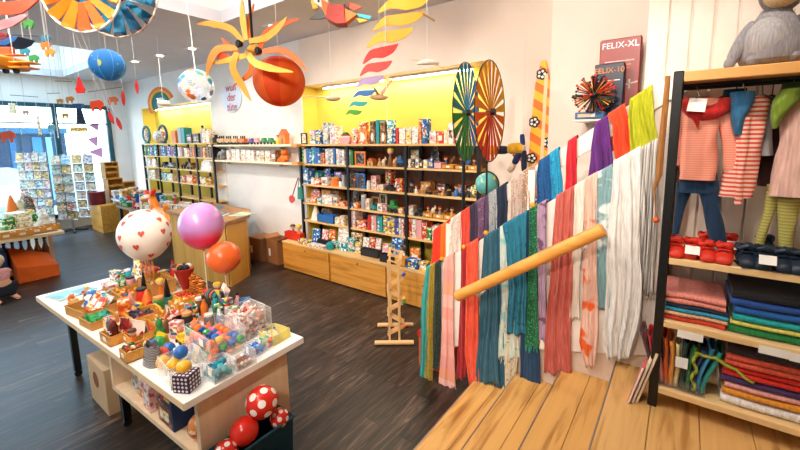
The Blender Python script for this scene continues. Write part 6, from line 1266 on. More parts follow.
def bk(x, y): return Vector(((x-14)*k, 0, -(y-62)*k))
b = MB(); b.box(bk(9, 63), (10*k, 36*k, 12*k), bev=.01); b.build('fuselage', plain('f0a428', .45), t)
for x0, x1, y in ((-14, 26, 55), (-16, 36, 62.5), (-16, 34, 67.5)):
    b = MB(); p, q = bk(x0, y), bk(x1, y+.8); b.box((p+q)/2, ((q-p).length, 12*k if y > 56 else 6*k, 1.6*k), rot=(0, .02, 0), bev=.003); b.build('wing', plain('e89a30' if y > 56 else 'd8702a', .45), t)
for x in (-8, 0, 20, 28): b = MB(); b.tube([bk(x, 62), bk(x, 67.5)], .8*k, 6); b.build('strut', plain('c87a20', .5), t)
for x in (4.5, 15): b = MB(); p = bk(x, 70.5); b.tube([p+Vector((-1.2*k, 0, 0)), p+Vector((1.2*k, 0, 0))], 2.6*k, 14); b.build('wheel', BLACK, t)
b = MB(); b.box(bk(5, 51)+Vector((0, .02, 0)), (12*k, .03, 8*k), bev=.004); b.build('tail', plain('e8502a', .5), t); cord(t, CZ)
AN = lambda x, y, s: [(x-s, y), (x-s*.9, y-s*.7), (x-.1*s, y-s*.8), (x+.5*s, y-s*.9), (x+s, y-.5*s), (x+s*1.05, y+.1*s), (x+.7*s, y+.1*s), (x+.6*s, y+.8*s), (x+.3*s, y+.8*s), (x+.2*s, y+.2*s), (x-.4*s, y+.2*s), (x-.5*s, y+.8*s), (x-.8*s, y+.8*s)]
for px, py, s, col, lab, D in ((29, 24.5, 5, '3a9a3a', 'green elephant-shaped mobile piece near the left edge', 2.6), (46, 39, 4.5, '3a8aa8', 'blue grey elephant-shaped mobile piece', 3), (46, 46, 4.5, 'f0862a', 'orange lion-shaped mobile piece below the blue elephant', 3), (50, 53, 4.5, 'f2a02e', 'light orange cat-shaped mobile piece lowest of three', 3), (25, 52, 4.5, '2f9ab0', 'teal dinosaur-shaped mobile piece', 2.8), (34, 59, 4.5, '3a9a48', 'green crocodile-shaped mobile piece below the teal one', 2.8), (70, 100, 4, 'e89a4a', 'orange bird-shaped mobile piece in the window', 6), (60, 101.5, 3, 'e8a83a', 'yellow bird-shaped mobile piece in the window', 6), (97, 106, 6.5, 'e8481e', 'red orange crab-shaped mobile piece in the window', 5), (113, 101, 5, 'e07a4a', 'terracotta elephant-shaped mobile piece by the window post', 6), (65.5, 116, 3.2, 'e8b83a', 'yellow duck-shaped mobile piece in the window', 6), (26, 113, 3, 'e8b0a0', 'pink bunny-shaped mobile piece in the window', 6.5), (52, 128, 4, '7ab8c8', 'pale blue fish-shaped mobile piece low in the window', 6.5), (8, 137, 7, 'e8603a', 'red orange plane-shaped mobile piece at the left edge of the window', 5)):
    mobile_piece('animal_mobile', lab, D, px, py, [('shape', col, AN(px, py, s), .012, 0)], group='hanging animal shapes')
# drops and leaves
DROP = lambda x0, y0, w, h: [(x0, y0)]+[(x0+w*.5*math.sin(a)*(1 if True else 0), y0+h*(.66-.34*math.cos(a))) for a in [PI*.35+PI*1.3*i/12-0 for i in range(13)][::1]]
for x, y, w, h, col, lab, D in ((80, 77, 10, 16, 'd8201e', 'red drop-shaped paper mobile before the window wall', 4), (123.5, 91, 3.4, 15, 'd0282a', 'slender red leaf mobile left of the window post', 4.6), (137, 80, 3.4, 14, 'd02a2a', 'slender red leaf mobile hanging highest', 4.6), (111.5, 111, 4, 13, 'c8262a', 'slanting red leaf mobile beside the post', 4.6), (119.5, 117, 4, 13, 'c82a2e', 'lowest slanting red leaf mobile', 4.6)):
    c = at_d(x, y+h*.6, D); k = D/FPX; t = thing('leaf_mobile', lab, 'mobile', c, group='red paper leaves'); t.rotation_euler = (0, -.3 if 'slanting' in lab else 0, .62); b = MB(); n = 14
    pts = [(0, h*.6*k)]+[(w*.5*k*math.sin(PI*f)**.8*(1 if w > 6 else 1), (h*.6-h*f)*k) for f in [.15, .3, .45, .6, .72, .84, .93, 1]]+[(-w*.5*k*math.sin(PI*f)**.8, (h*.6-h*f)*k) for f in [.93, .84, .72, .6, .45, .3, .15]]
    if w > 6: pts = [(0, h*.6*k)]+[(w*.5*k*f**.8 if f < .75 else w*.5*k*(1-(f-.75)*1.2), (h*.6-h*f)*k) for f in [.15, .3, .45, .6, .75, .9, 1]]+[(-(w*.5*k*f**.8 if f < .75 else w*.5*k*(1-(f-.75)*1.2)), (h*.6-h*f)*k) for f in [1, .9, .75, .6, .45, .3, .15]]
    b.prism(pts, .012); b.build('leaf', plain(col, .5), t); cord(t, CZ)
t = mobile_piece('figure_mobile', 'dark blue figure-shaped mobile hanging in the window', 5.5, 79.5, 113, [('dress', '16284a', [(78, 108), (81, 108), (84, 124), (80, 123), (76, 124)], .03, 0), ('cape', '1f4f90', [(75, 104), (83.5, 104), (84, 108), (80, 109), (75.5, 108)], .05, 0)])
# thin mobile rods near the window wall
for x0, y0, x1, y1, D in ((55, 81, 72, 81.5, 5), (47, 93.5, 60, 93, 5.5), (10, 95, 38, 97, 5.5), (88, 92, 122, 87, 5), (38, 36, 8, 35, 3.4)):
    c = at_d((x0+x1)/2, (y0+y1)/2, D); t = thing('mobile_rod', 'thin dark mobile rod %s' % {55: 'above the red drop', 47: 'over the yellow window shapes', 10: 'over the left window pane', 88: 'holding the slender red leaves', 38: 'beside the blue boat mobile'}[x0], 'mobile rod', c); b = MB(); b.tube([at_d(x0, y0, D)-c, at_d(x1, y1, D)-c], .004, 6); b.build('rod', plain('5a5654', .5), t); cord(t, CZ)
# recessed ceiling spots
for k, (px, py) in enumerate(((192, 48), (160, 55), (135, 61), (273, 25), (347, 15))):
    p = on_z(px, py, CZ); wh = ('above the clear printed ball', 'left of the clear printed ball', 'farthest left before the window wall', 'behind the octopus mobile', 'behind the paper parrot')[k]
    t = thing('ceiling_spot', 'recessed ceiling spot %s' % wh, 'ceiling light', (p.x, p.y, CZ)); b = MB(); b.box((0, 0, -.006), (.30, .16, .012), bev=.004); b.build('frame', plain('e8e4e0', .4), t); b = MB(); b.tube([(0, 0, -.02), (0, 0, -.012)], .055, 18); b.build('lens', plain('fff4e2', .3, emit=9), t)
# ---------------------------------------------------------------- far left: window tables, card racks
COUNT = [0]
def slab_table(label, x0, x1, y0, y1, z, mat, legm, side=True, nm='display_table', inset=.06):
    t = thing(nm, label, 'table', ((x0+x1)/2, (y0+y1)/2, 0)); O = t.location; b = fromw(MB(), O); wbox(b, x0, x1, y0, y1, z-.05, z); b.build('tabletop', mat, t, bev=.004)
    for x in (x0+.06, x1-inset):
        for y in (y0+.06, y1-.06): b = fromw(MB(), O); b.box((x, y, (z-.05)/2), (.06, .06, z-.05)); b.build('leg', legm, t)
    return t
LT0, LT1 = on_z(62, 232, .75), on_z(0, 246, .75)
lt = slab_table('pale wooden table with little animals and boxes by the window', -10.6, -8.38, .35, 1.70, .75, wood('f0d8b4', 'd8b480', 'Y', .6, .4, False), plain('e8d8c0', .5), inset=.75)
b = MB(); wbox(b, -10.4, -9.3, 1.58, 1.62, 0, .70); b.tf = None; o = b.build('side_panel', plain('e8d8c0', .5), lt); o.location = -lt.location
# wooden crates on the left table: front row of small bins and boxes behind
GL = 'goods on the window table'
for i, (px, py, w, h, k, c, lab) in enumerate(((58, 228, .2, .08, 'crate', 'wood', 'small wooden bin at the near right corner of the window table'), (48, 231, .2, .09, 'crate', 'wood', 'small wooden bin second along the window table edge'), (36, 233, .24, .09, 'crate', 'wood', 'long wooden bin in the middle of the window table edge'), (22, 236, .24, .09, 'crate', 'wood', 'wooden bin left of the middle on the window table edge'), (6, 239, .24, .09, 'crate', 'wood', 'wooden bin at the left photo edge on the window table'),
    (19, 227, .34, .26, 'box', 'cream', 'cream and black printed box on the window table'), (33, 223, .26, .18, 'box', 'green', 'green and white box on the window table'), (46, 226, .24, .24, 'plush', 'white', 'white plush dog sitting near the corner of the window table'), (54, 224, .2, .3, 'plush', 'white', 'second white plush animal at the corner of the window table'), (5, 229, .3, .2, 'box', 'green', 'dark green box at the left edge on the window table'), (16, 215, .3, .4, 'plush', 'cream', 'cream plush animal at the back of the window table'), (28, 216, .26, .3, 'plush', 'grey', 'grey plush animal at the back of the window table'), (6, 216, .26, .5, 'cone', 'orange', 'orange cone lamp toy at the back left of the window table'), (38, 218, .24, .22, 'bag', 'yellow', 'yellow bag at the back of the window table'), (1, 205, .3, .4, 'bag', 'purple', 'lilac bag at the left edge behind the window table'), (10, 203, .3, .5, 'bag', 'red', 'red patterned bag high at the back of the window table'), (20, 203, .3, .5, 'bag', 'multi', 'many coloured bag high at the back of the window table'))):
    p = on_z(px, py, .75); p.x = max(min(p.x, -8.5), -10.45); p.y = max(min(p.y, 1.62), .4); item(k, c, lab, (p.x, p.y, .752), w, min(w, .2), h, -.5 if k == 'plush' else PI/2 if k == 'crate' else .5, GL)
# below the table: orange wedge, bottle row, blue box
c = on_z(40, 280, 0); t = thing('seat_cushion', 'orange wedge-shaped foam seat under the window table', 'cushion', (-8.75, 1.33, 0)); b = MB(); b.add([(-.35, -.25, 0), (.32, -.25, 0), (.32, .25, 0), (-.35, .25, 0), (-.35, -.25, .5), (.32, -.25, .28), (.32, .25, .20), (-.35, .25, .30)], [(3, 2, 1, 0), (0, 1, 5, 4), (1, 2, 6, 5), (2, 3, 7, 6), (3, 0, 4, 7), (4, 5, 6, 7)]); b.build('foam', plain('ea6a1a', .7), t, smooth=0, bev=.012)
t = thing('storage_box', 'dark blue box under the window table beside the orange wedge', 'box', (-8.95, .78, 0)); b = MB(); b.box((0, 0, .26), (.5, .5, .52), bev=.01); b.build('box_body', plain('123a6a', .5), t); b = MB(); b.box((.251, .02, .32), (.004, .2, .06)); b.build('handle_slot', plain('081c3a', .6), t)
for k in range(6):
    item('bottle', 'brown', 'dark brown skittle, %s of the row behind the orange wedge' % ORD[k], (-9.1+.0*k, 1.06+.1*k, .0), .1, .1, .62, 0, 'skittles under the table')
for k in range(3): item('figure', 'orange', 'standing wooden figure, %s from the left under the window table' % ORD[k], (-8.98, .62+.16*k, .53), .08, .08, .26, 0, 'wooden figures under the table')
# kneeling child at the left edge
c = on_z(4, 300, 0); t = thing('person', 'small child kneeling at the left edge, pink top, dark trousers, bare feet', 'person', (c.x, c.y, 0), .2)
sk_m = plain('e8b394', .6)
def skinned(name, verts, edges, rad, mat, parent, sub=2):
    me = bpy.data.meshes.new(name); me.from_pydata([tuple(v) for v in verts], edges, []); o = bpy.data.objects.new(name, me); C.objects.link(o); o.parent = parent; me.materials.append(mat)
    bm = bmesh.new(); bm.from_mesh(me); ly = bm.verts.layers.skin.verify(); bm.verts.ensure_lookup_table()
    for v, r in zip(bm.verts, rad): v[ly].radius = (r, r); v[ly].use_root = (v.index == 0)
    bm.to_mesh(me); bm.free(); q = o.modifiers.new('skin', 'SKIN'); q.use_smooth_shade = True; s_ = o.modifiers.new('sub', 'SUBSURF'); s_.levels = s_.render_levels = sub; return o
# child faces -X (away, towards the boxes); pelvis on heels
V_ = [(0, 0, .17), (-.03, 0, .28), (-.06, 0, .38), (-.07, 0, .44), (-.075, 0, .52), (-.06, .10, .40), (-.14, .15, .30), (-.25, .14, .28), (-.06, -.10, .40), (-.13, -.15, .29), (-.23, -.14, .24), (-.02, .07, .15), (-.2, .09, .075), (-.02, .1, .05), (.1, .1, .03), (-.02, -.07, .15), (-.2, -.09, .075), (-.02, -.1, .05), (.1, -.1, .03)]
E_ = [(0, 1), (1, 2), (2, 3), (3, 4), (2, 5), (5, 6), (6, 7), (2, 8), (8, 9), (9, 10), (0, 11), (11, 12), (12, 13), (13, 14), (0, 15), (15, 16), (16, 17), (17, 18)]
Rd = [.095, .095, .085, .04, .045, .042, .034, .024, .042, .034, .024, .075, .058, .045, .03, .075, .058, .045, .03]
skinned('body', V_, E_, Rd, sk_m, t)
b = MB(); b.ball((-.075, 0, .56), .088, 20, (1.05, .92, 1.08)); b.ball((-.165, 0, .55), .012, 8); 
for sy in (-1, 1): b.ball((-.07, .082*sy, .55), .018, 8)
b.build('head', sk_m, t)
for sy in (-1, 1): b = MB(); b.ball((-.158, .032*sy, .572), .009, 8); b.build('eye', plain('2a1a12', .2), t)
b = MB(); b.ball((-.062, 0, .575), .094, 18, (1.02, .95, 1.02)); 
b.v = [v if v.x > -.12 else Vector((-.12, v.y*.9, max(v.z, .60))) for v in b.v]; b.build('hair', plain('e2d2b8', .7), t)
skinned('pink_top', [(-.03, 0, .23), (-.05, 0, .34), (-.062, 0, .42), (-.06, .10, .40), (-.10, .13, .35), (-.06, -.10, .40), (-.10, -.13, .34)], [(0, 1), (1, 2), (1, 3), (3, 4), (1, 5), (5, 6)], [.112, .106, .06, .056, .054, .056, .054], cloth('e0a0a4', 'ecbcbc'), t)
skinned('dark_trousers', [(0, 0, .17), (-.02, .07, .15), (-.2, .09, .08), (-.02, .1, .06), (-.02, -.07, .15), (-.2, -.09, .08), (-.02, -.1, .06)], [(0, 1), (1, 2), (2, 3), (0, 4), (4, 5), (5, 6)], [.108, .088, .068, .054, .088, .068, .054], cloth('141a2c', '22304a'), t)
for sy in (-1, 1):
    b = MB(); b.ball((.13, .1*sy, .03), 1, 10, (.06, .03, .026))
    for k in range(5): b.ball((.185-.006*abs(k-1.5), .1*sy+(-.022+.011*k), .02), .009-.0008*k, 6)
    b.build('foot', sk_m, t)
    b = MB(); h = Vector((-.25, .14, .28)) if sy > 0 else Vector((-.23, -.14, .24)); b.ball(h+Vector((-.025, 0, -.004)), 1, 8, (.028, .022, .013))
    for k in range(4): b.tube([h+Vector((-.045, -.015+.01*k, -.004)), h+Vector((-.064, -.016+.0105*k, -.008)), h+Vector((-.074+.003*abs(k-1), -.016+.0105*k, -.018))], [.0062, .0058, .005], 6)
    b.tube([h+Vector((-.02, -.02*sy, -.002)), h+Vector((-.035, -.034*sy, -.006)), h+Vector((-.047, -.036*sy, -.01))], [.0066, .006, .005], 6); b.build('hand', sk_m, t)
# card racks
CARDM = [printed(q, 22, .5) for q in (['b8a898', 'c8bcac', '8a7a6c', 'd8cfc2'], ['a8b4bc', 'c4ccd0', '7c8c98', 'd8dcdc'], ['d8cdbc', 'e4dccc', 'b89a78', 'c8b49a'], ['8ab4c8', 'b4d0dc', '5a8aa4', 'dce8ea'], ['c8a0a0', 'dcc0b8', '9a6a6a', 'e4d4cc'], ['a88a54', 'c8a868', '7a6038', 'd8c49a'], ['cfc6ba', 'e0d8cc', 'a89c90', 'b8422e'], ['98a8a0', 'bcc8c0', '5a7a64', 'd4dcd4'], ['d8c08a', 'e8d8b0', 'b08a4a', 'c8a468'], ['b4a8b4', 'ccc0cc', '847488', 'dcd4dc'])]
def card_rack(label, px0, px1, pytop, pybot, ncol, Y=None, tone=0):
    base = on_z((px0+px1)/2, pybot, 0); k = mpx(base); w = (px1-px0)*k; z1 = on_y(px0, pytop, base.y).z
    if base.x < -12.4: f = 12.4/-base.x; base = Vector((base.x*f, base.y*f, 0)); w *= f; z1 = EYE+(z1-EYE)*f
    t = thing('card_rack', label, 'card rack', base, math.radians(36)); b = MB(); b.tube([(0, 0, .05), (0, 0, z1)], .025, 10); b.build('pole', plain('b8bcc0', .3, .8), t)
    b = MB(); 
    for a in range(4): q = PI/4+a*PI/2; b.tube([(0, 0, .06), (.28*math.cos(q), .28*math.sin(q), .02)], .02, 8)
    b.build('foot', BLACK, t)
    for c_ in range(ncol):
        x = -w/2+w*(c_+.5)/ncol; b = MB()
        for s_ in (-1, 1): b.tube([(x+s_*w/ncol*.44, -.1, .3), (x+s_*w/ncol*.44, -.1, z1)], .005, 5)
        b.build('wire_column', STEEL, t)
    nr = max(5, int((z1-.35)/.21)); R_ = Matrix.Rotation(math.radians(36), 3, 'Z')
    for r in range(nr):
        z = .34+(z1-.36)*r/nr
        b = MB(); b.box((0, -.115, z-.012), (w, .06, .012)); b.build('rack_tier', STEEL, t)
        for c_ in range(ncol):
            x = -w/2+w*(c_+.5)/ncol; p = base+R_ @ Vector((x, -.12, z)); cw = w/ncol*.9; ch = (z1-.36)/nr*.93
            b = MB(); b.box((0, 0, ch/2), (cw, .006, ch)); col = (tone+c_+r*2) % 7; b.mi = 0; o = b.build('greeting_card', CARDM[(tone*3+col*2+(r*5+c_*3) % 4) % 10], loc=p, rot=(-.12, 0, math.radians(36)))
            COUNT[0] += 1; tag(o, 'greeting card in tier %s from below, column %s, of the %s' % (ORD[r], ORD[c_], label.split(' card')[0]), 'greeting card', 'greeting cards on the spinner racks')
card_rack('left bluish card rack of greeting cards before the window', 31, 61, 151, 228, 4, tone=1)
card_rack('middle grey card rack of greeting cards before the window', 63, 83, 154, 224, 2, tone=0)
card_rack('right cream card rack of greeting cards by the window post', 83, 104, 153, 221, 2, tone=2)
# wooden cabinet, crates, drum by the corner
t = thing('cabinet', 'low pine cabinet under the red drum in the far corner', 'cabinet', (-11.9, 3.55, 0)); b = MB(); b.box((0, 0, .34), (.8, 1.0, .68), bev=.006); b.build('cabinet_body', HONEY, t); b = MB(); b.box((.402, -.1, .36), (.012, .7, .5), bev=.004); d_ = b.build('door', HONEY, t); b = MB(); b.ball((.42, .2, .4), .018, 8); b.build('knob', BLACK, d_)
for k, (dy, z, w, h, lab) in enumerate(((-.02, .68, .34, .62, 'lower slatted wooden crate standing on the far cabinet'), (-.06, 1.305, .3, .42, 'upper wooden crate stacked on the slatted one in the corner'), (.3, .68, .26, .5, 'narrow wooden crate beside the slatted stack'))):
    t = thing('wooden_crate', lab, 'crate', (-12.05, 3.55+dy, z)); b = MB()
    for q in (-1, 1): b.box((0, q*w*.46, h/2), (w, .02, h)); b.box((0, 0, h/2+q*(h/2-.01)), (w, w*.9, .02))
    b.build('frame', HONEY, t); b = MB(); b.box((-w*.45, 0, h/2), (.015, w*.88, h-.04)); b.build('back', wood('d8a058', 'b87c34', 'Z'), t)
    b = MB(); b.box((w*.46, 0, h*.36), (.015, w*.88, .05)); b.build('slat', HONEY, t); b = MB(); b.box((w*.46, 0, h*.7), (.015, w*.88, .05)); b.build('slat', HONEY, t)
t = thing('toy_drum', 'dark red drum with white rim lying on the far cabinet', 'drum', (-11.62, 3.52, .86)); b = MB(); b.tube([(-.1, 0, 0), (.12, 0, .0)], .17, 24); b.build('shell', plain('7a1420', .35), t); b = MB(); b.tube([(.125, .17*math.cos(2*PI*i/24), .17*math.sin(2*PI*i/24)) for i in range(25)], .014, 6, cap=False); b.build('rim', WHITE, t); b = MB(); b.tube([(.121, 0, 0), (.127, 0, 0)], .03, 12); b.build('badge', plain('f0d8d8', .5), t); t.location.z = .68+.187
t = thing('toy_drum', 'bigger dark red drum behind the white rimmed one', 'drum', (-11.95, 3.12, .68)); b = MB(); b.cyl((0, 0, 0), .18, .3, 24); b.build('shell', plain('6a1018', .35), t); b = MB(); b.cyl((0, 0, .3), .185, .02, 24); b.build('skin', plain('8a1a22', .5), t)
# low tables and counter
b_tab = slab_table('low brown table heaped with toys before the left bookcase', -10.4, -7.45, 3.05, 3.95, .80, wood('8a5a34', '6a4224', 'X', .6), plain('3a2c26', .5))
for k, (px, py, w_, d_, cl, lab) in enumerate(((197, 201, 1.0, .5, '2472b8', 'blue cloth spread over the right end of the low brown table'), (160, 213, .8, .4, '1d6ea8', 'second blue cloth at the left end of the low brown table'))):
    p = on_z(px, py, .80); p.x = -8.1 if k == 0 else -9.9; p.y = 3.4; t = thing('table_cloth', lab, 'cloth', (p.x, p.y, .802)); b = MB()
    def fn(u, v): return Vector(((u-.5)*w_, (v-.5)*d_, .004+.004*math.sin(9*u)*math.sin(7*v)))
    b.grid(fn, 12, 8); b.build('cloth_body', cloth(cl), t, thick=.004)
GB = 'toys on the low brown table'; rnd = random.Random(4)
kinds = ['box', 'car', 'box', 'bag', 'animal', 'tray', 'box', 'jar', 'plush', 'book', 'figure', 'box', 'crate', 'car']; cols = ['teal', 'red', 'white', 'cream', 'orange', 'dark', 'blue', 'green', 'pink', 'yellow', 'wood', 'grey', 'brown']
for i in range(30):
    row, j = divmod(i, 10); x = -10.25+.3*j+rnd.uniform(-.04, .04); y = 3.15+.3*row; k = kinds[(i*5+row) % 14]; c = cols[(i*7+row) % 13]
    if row == 0 and j in (6, 7, 8): k, c = ('car', 'dark') if j == 6 else ('tray', 'orange')
    w = rnd.uniform(.16, .25); h = {'car': .12, 'animal': .2, 'tray': .07, 'book': .22, 'crate': .12, 'figure': .24, 'jar': .16}.get(k, rnd.uniform(.12, .26))
    item(k, c, '%s %s, %s from left, %s row on the low brown table' % (CNAME.get(c, c), KNAME[k], ORD[j], ('front', 'middle', 'back')[row]), (x, y, .812), w*(.2 if k == 'book' else .5 if k in ('figure',) else 1), min(w*.7, .2), h, rnd.uniform(-.3, .3), GB)
# pale shelf table left of it with toys
t2 = slab_table('white side table with stacked toys in front of the left recess', -11.75, -10.6, 3.35, 3.95, .82, WTOP, WHITE)
for i in range(12):
    row, j = divmod(i, 4); c = cols[(i*4+2) % 13]; k = ('box', 'tray', 'box', 'car')[(i+row) % 4]; item(k, c, '%s %s, %s from left, %s row on the white side table' % (CNAME.get(c, c), KNAME[k], ORD[j], ('front', 'middle', 'back')[row]), (-11.58+.27*j, 3.43+.19*row, .822), .22, .15, (.2, .08, .24, .11)[(i+row) % 4], 0, 'toys on the white side table')
# counter
cz = 1.02; poly = [(-5.47, 2.93), (-5.70, 3.38), (-6.15, 3.68), (-7.3, 3.72), (-7.3, 2.90), (-6.0, 2.86)]; t = thing('shop_counter', 'honey-coloured wooden counter with angled corner behind the balloons', 'counter', (-6.3, 3.2, 0)); O = t.location
def pz(mb, poly, z0, z1, e=0):
    cx, cy = sum(p[0] for p in poly)/len(poly), sum(p[1] for p in poly)/len(poly); q = [(x+(e if x > cx else -e), y+(e if y > cy else -e)) for x, y in poly]; n = len(q); mb.add([(x, y, z0) for x, y in q]+[(x, y, z1) for x, y in q], [tuple(range(n-1, -1, -1)), tuple(range(n, 2*n))]+[(i, (i+1) % n, n+(i+1) % n, n+i) for i in range(n)])
b = fromw(MB(), O); pz(b, poly, 0, cz-.05); b.build('counter_body', wood('d9a34a', 'c08428', 'Z', .5, .45, False), t, smooth=0)
b = fromw(MB(), O); pz(b, poly, cz-.05, cz, .04); b.build('counter_top', wood('a87848', '86592e', 'X', .6), t, smooth=0)
b = fromw(MB(), O); b.tube([(-5.49, 2.915, .03), (-5.49, 2.915, cz-.06)], .008, 6); b.build('corner_seam', plain('8a5a20', .6), t)
for k, (x, y, w, d, c, lab) in enumerate(((-5.78, 3.38, .28, .34, ['9ab8b0', 'e2e0a8', 'd8c8a0'], 'green and cream picture mat lying at the angled end of the counter'), (-6.15, 3.1, .4, .3, ['1f7ab0', '6ab8d8', 'e8f0f0'], 'blue picture mat lying on the counter behind the lilac balloon'), (-6.8, 3.3, .5, .4, ['1f78a8', '2a90c0', '1a6090'], 'turquoise picture mat at the far end of the counter'))):
    t = thing('picture_mat', lab, 'mat', (x, y, cz+.001), .2*k+.4); b = MB(); b.box((0, 0, .004), (w, d, .008)); b.build('mat_body', printed(c, 9), t)
# orange balloon animal on the counter
A = (-6.75, 3.05, cz); t = thing('balloon_animal', 'orange twisted balloon animal standing on the counter behind the white balloon', 'balloon animal', A); OR = plain('f58a1c', .3, 0, .3)
Q = lambda px, py: on_y(px, py, 3.05)-Vector(A)
for nm, pts, r in (('head', [(143, 200), (152, 198)], .085), ('neck', [(152, 200), (156, 210)], .085), ('body', [(156, 211), (166, 216)], .095), ('leg', [(152, 210), (147, 222)], .06), ('leg', [(166, 214), (171, 224)], .07), ('leg', [(160, 214), (158, 224)], .06), ('ear', [(148, 197), (146, 192)], .05), ('ear', [(152, 197), (154, 191)], .05), ('tail', [(166, 213), (166, 206)], .05)):
    b = MB(); a, c_ = Q(*pts[0]), Q(*pts[1]); d_ = (c_-a); ps = [a-d_*.15, a, a+d_*.5, c_, c_+d_*.15]; b.tube(ps, [r*.4, r*.9, r, r*.9, r*.4], 14); b.build(nm, OR if nm != 'ear' else plain('e8461c', .3), t, sub=1)
t.location.z = cz+.02
# red cushion on a stool, cardboard boxes
p = on_y(236, 214, 3.92); t = thing('stool', 'dark wooden stool carrying a red cushion beside the white pillar', 'stool', (p.x, 3.92, 0)); sz = p.z-.06
b = MB(); b.cyl((0, 0, sz-.04), .2, .04, 20); b.build('seat', plain('5a3a24', .5), t)
for a in range(4): q = PI/4+a*PI/2; b = MB(); b.tube([(.14*math.cos(q), .14*math.sin(q), sz-.04), (.19*math.cos(q), .19*math.sin(q), 0)], .018, 8); b.build('leg', plain('4a2e1c', .5), t)
t = thing('seat_cushion', 'red round cushion on the stool beside the white pillar', 'cushion', (p.x, 3.92, sz)); b = MB(); b.ball((0, 0, .055), .24, 24, (1, 1, .24)); b.build('cushion_body', cloth('c8241c', 'e03a2c'), t)
for k, (px, py, w, d, h, lab) in enumerate(((256, 259.5, .42, .36, .42, 'closed brown cardboard box at the foot of the white pillar'), (275, 263, .34, .3, .44, 'open brown cardboard box right beside the bench'))):
    p = on_z(px, py, 0); y = min(p.y+d/2, FW-d/2-.03); t = thing('cardboard_box', lab, 'box', (p.x, y, 0), .05-.1*k, 'cardboard boxes'); b = MB(); th = .006
    for c_, s_ in (((0, -d/2, h/2), (w, th, h)), ((0, d/2, h/2), (w, th, h)), ((-w/2, 0, h/2), (th, d, h)), ((w/2, 0, h/2), (th, d, h)), ((0, 0, th/2), (w, d, th))): b.box(c_, s_)
    b.build('carton', plain('8a5a34' if k == 0 else '9a6438', .75), t)
    if k == 0: b = MB(); b.box((0, 0, h), (w, d, .008)); b.build('lid', plain('96653c', .75), t)
    else:
        for s_ in (-1, 1): b = MB(); b.box((s_*(w/2+.05), 0, h+.02), (.12, d, .005), rot=(0, -s_*.5, 0)); b.build('flap', plain('b07a48', .75), t)
    b = MB(); b.box((-.08, -d/2-.004, .2), (.06, .002, .14)); b.build('shipping_label', PAPER, t)
# marble tower
t = thing('marble_run', 'tall wooden zigzag marble run standing before the bench', 'toy', (-2.52, 3.19, 0), math.radians(36)); WD = plain('e8bd84', .5)
for y in (-.2, .2):
    b = MB(); b.tube([(-.21, y, .025), (.21, y, .025)], .025, 10); b.build('foot', WD, t)
    for x in (-.05, .055): b = MB(); b.box((x, y*.9, .48), (.022, .022, .92)); b.build('upright', WD, t)
for k in range(6):
    z = .14+.135*k; s_ = 1 if k % 2 else -1; b = MB(); b.box((.02, -.15, z), (.20, .05, .012), rot=(0, s_*.5, 0)); b.box((.02, -.124, z+.012), (.20, .006, .03), rot=(0, s_*.5, 0)); b.box((.02, -.176, z+.012), (.20, .006, .03), rot=(0, s_*.5, 0)); b.build('ramp', WD, t)
    if k in (0, 2, 3, 5): b = MB(); b.ball((.02+.09, -.17, z-.045*s_+.01), .022, 10); b.build('bead', plain(('e8682a', '', '3a8a4a', 'e8b42a', '', '2a5ab0')[k], .35), t)
for z, l in ((.96, .2), (.90, .2)): b = MB(); b.box((.02, -.12, z), (.16, .02, .014), rot=(0, .3, 0)); b.box((.02, .12, z), (.16, .02, .014), rot=(0, .3, 0)); b.box((-.04, 0, z+.02), (.02, .3, .014)); b.box((.08, 0, z-.02), (.02, .3, .014)); b.build('top_rung', WD, t)
# red slide toy and basket behind the scarves' foot
t = thing('toy_shelf', 'small red and orange wooden toy stand half hidden behind the scarf ends', 'toy', (-1.86, 2.98, 0)); b = MB(); b.prism([(-.12, 0), (.2, 0), (.2, .2), (.0, .26), (-.12, .34)], .2); b.build('stand_body', plain('c8541e', .45), t); b = MB(); b.tube([(-.10, -.11, .33), (-.10, .11, .33)], .035, 14); b.build('roller', plain('b8281c', .4), t)
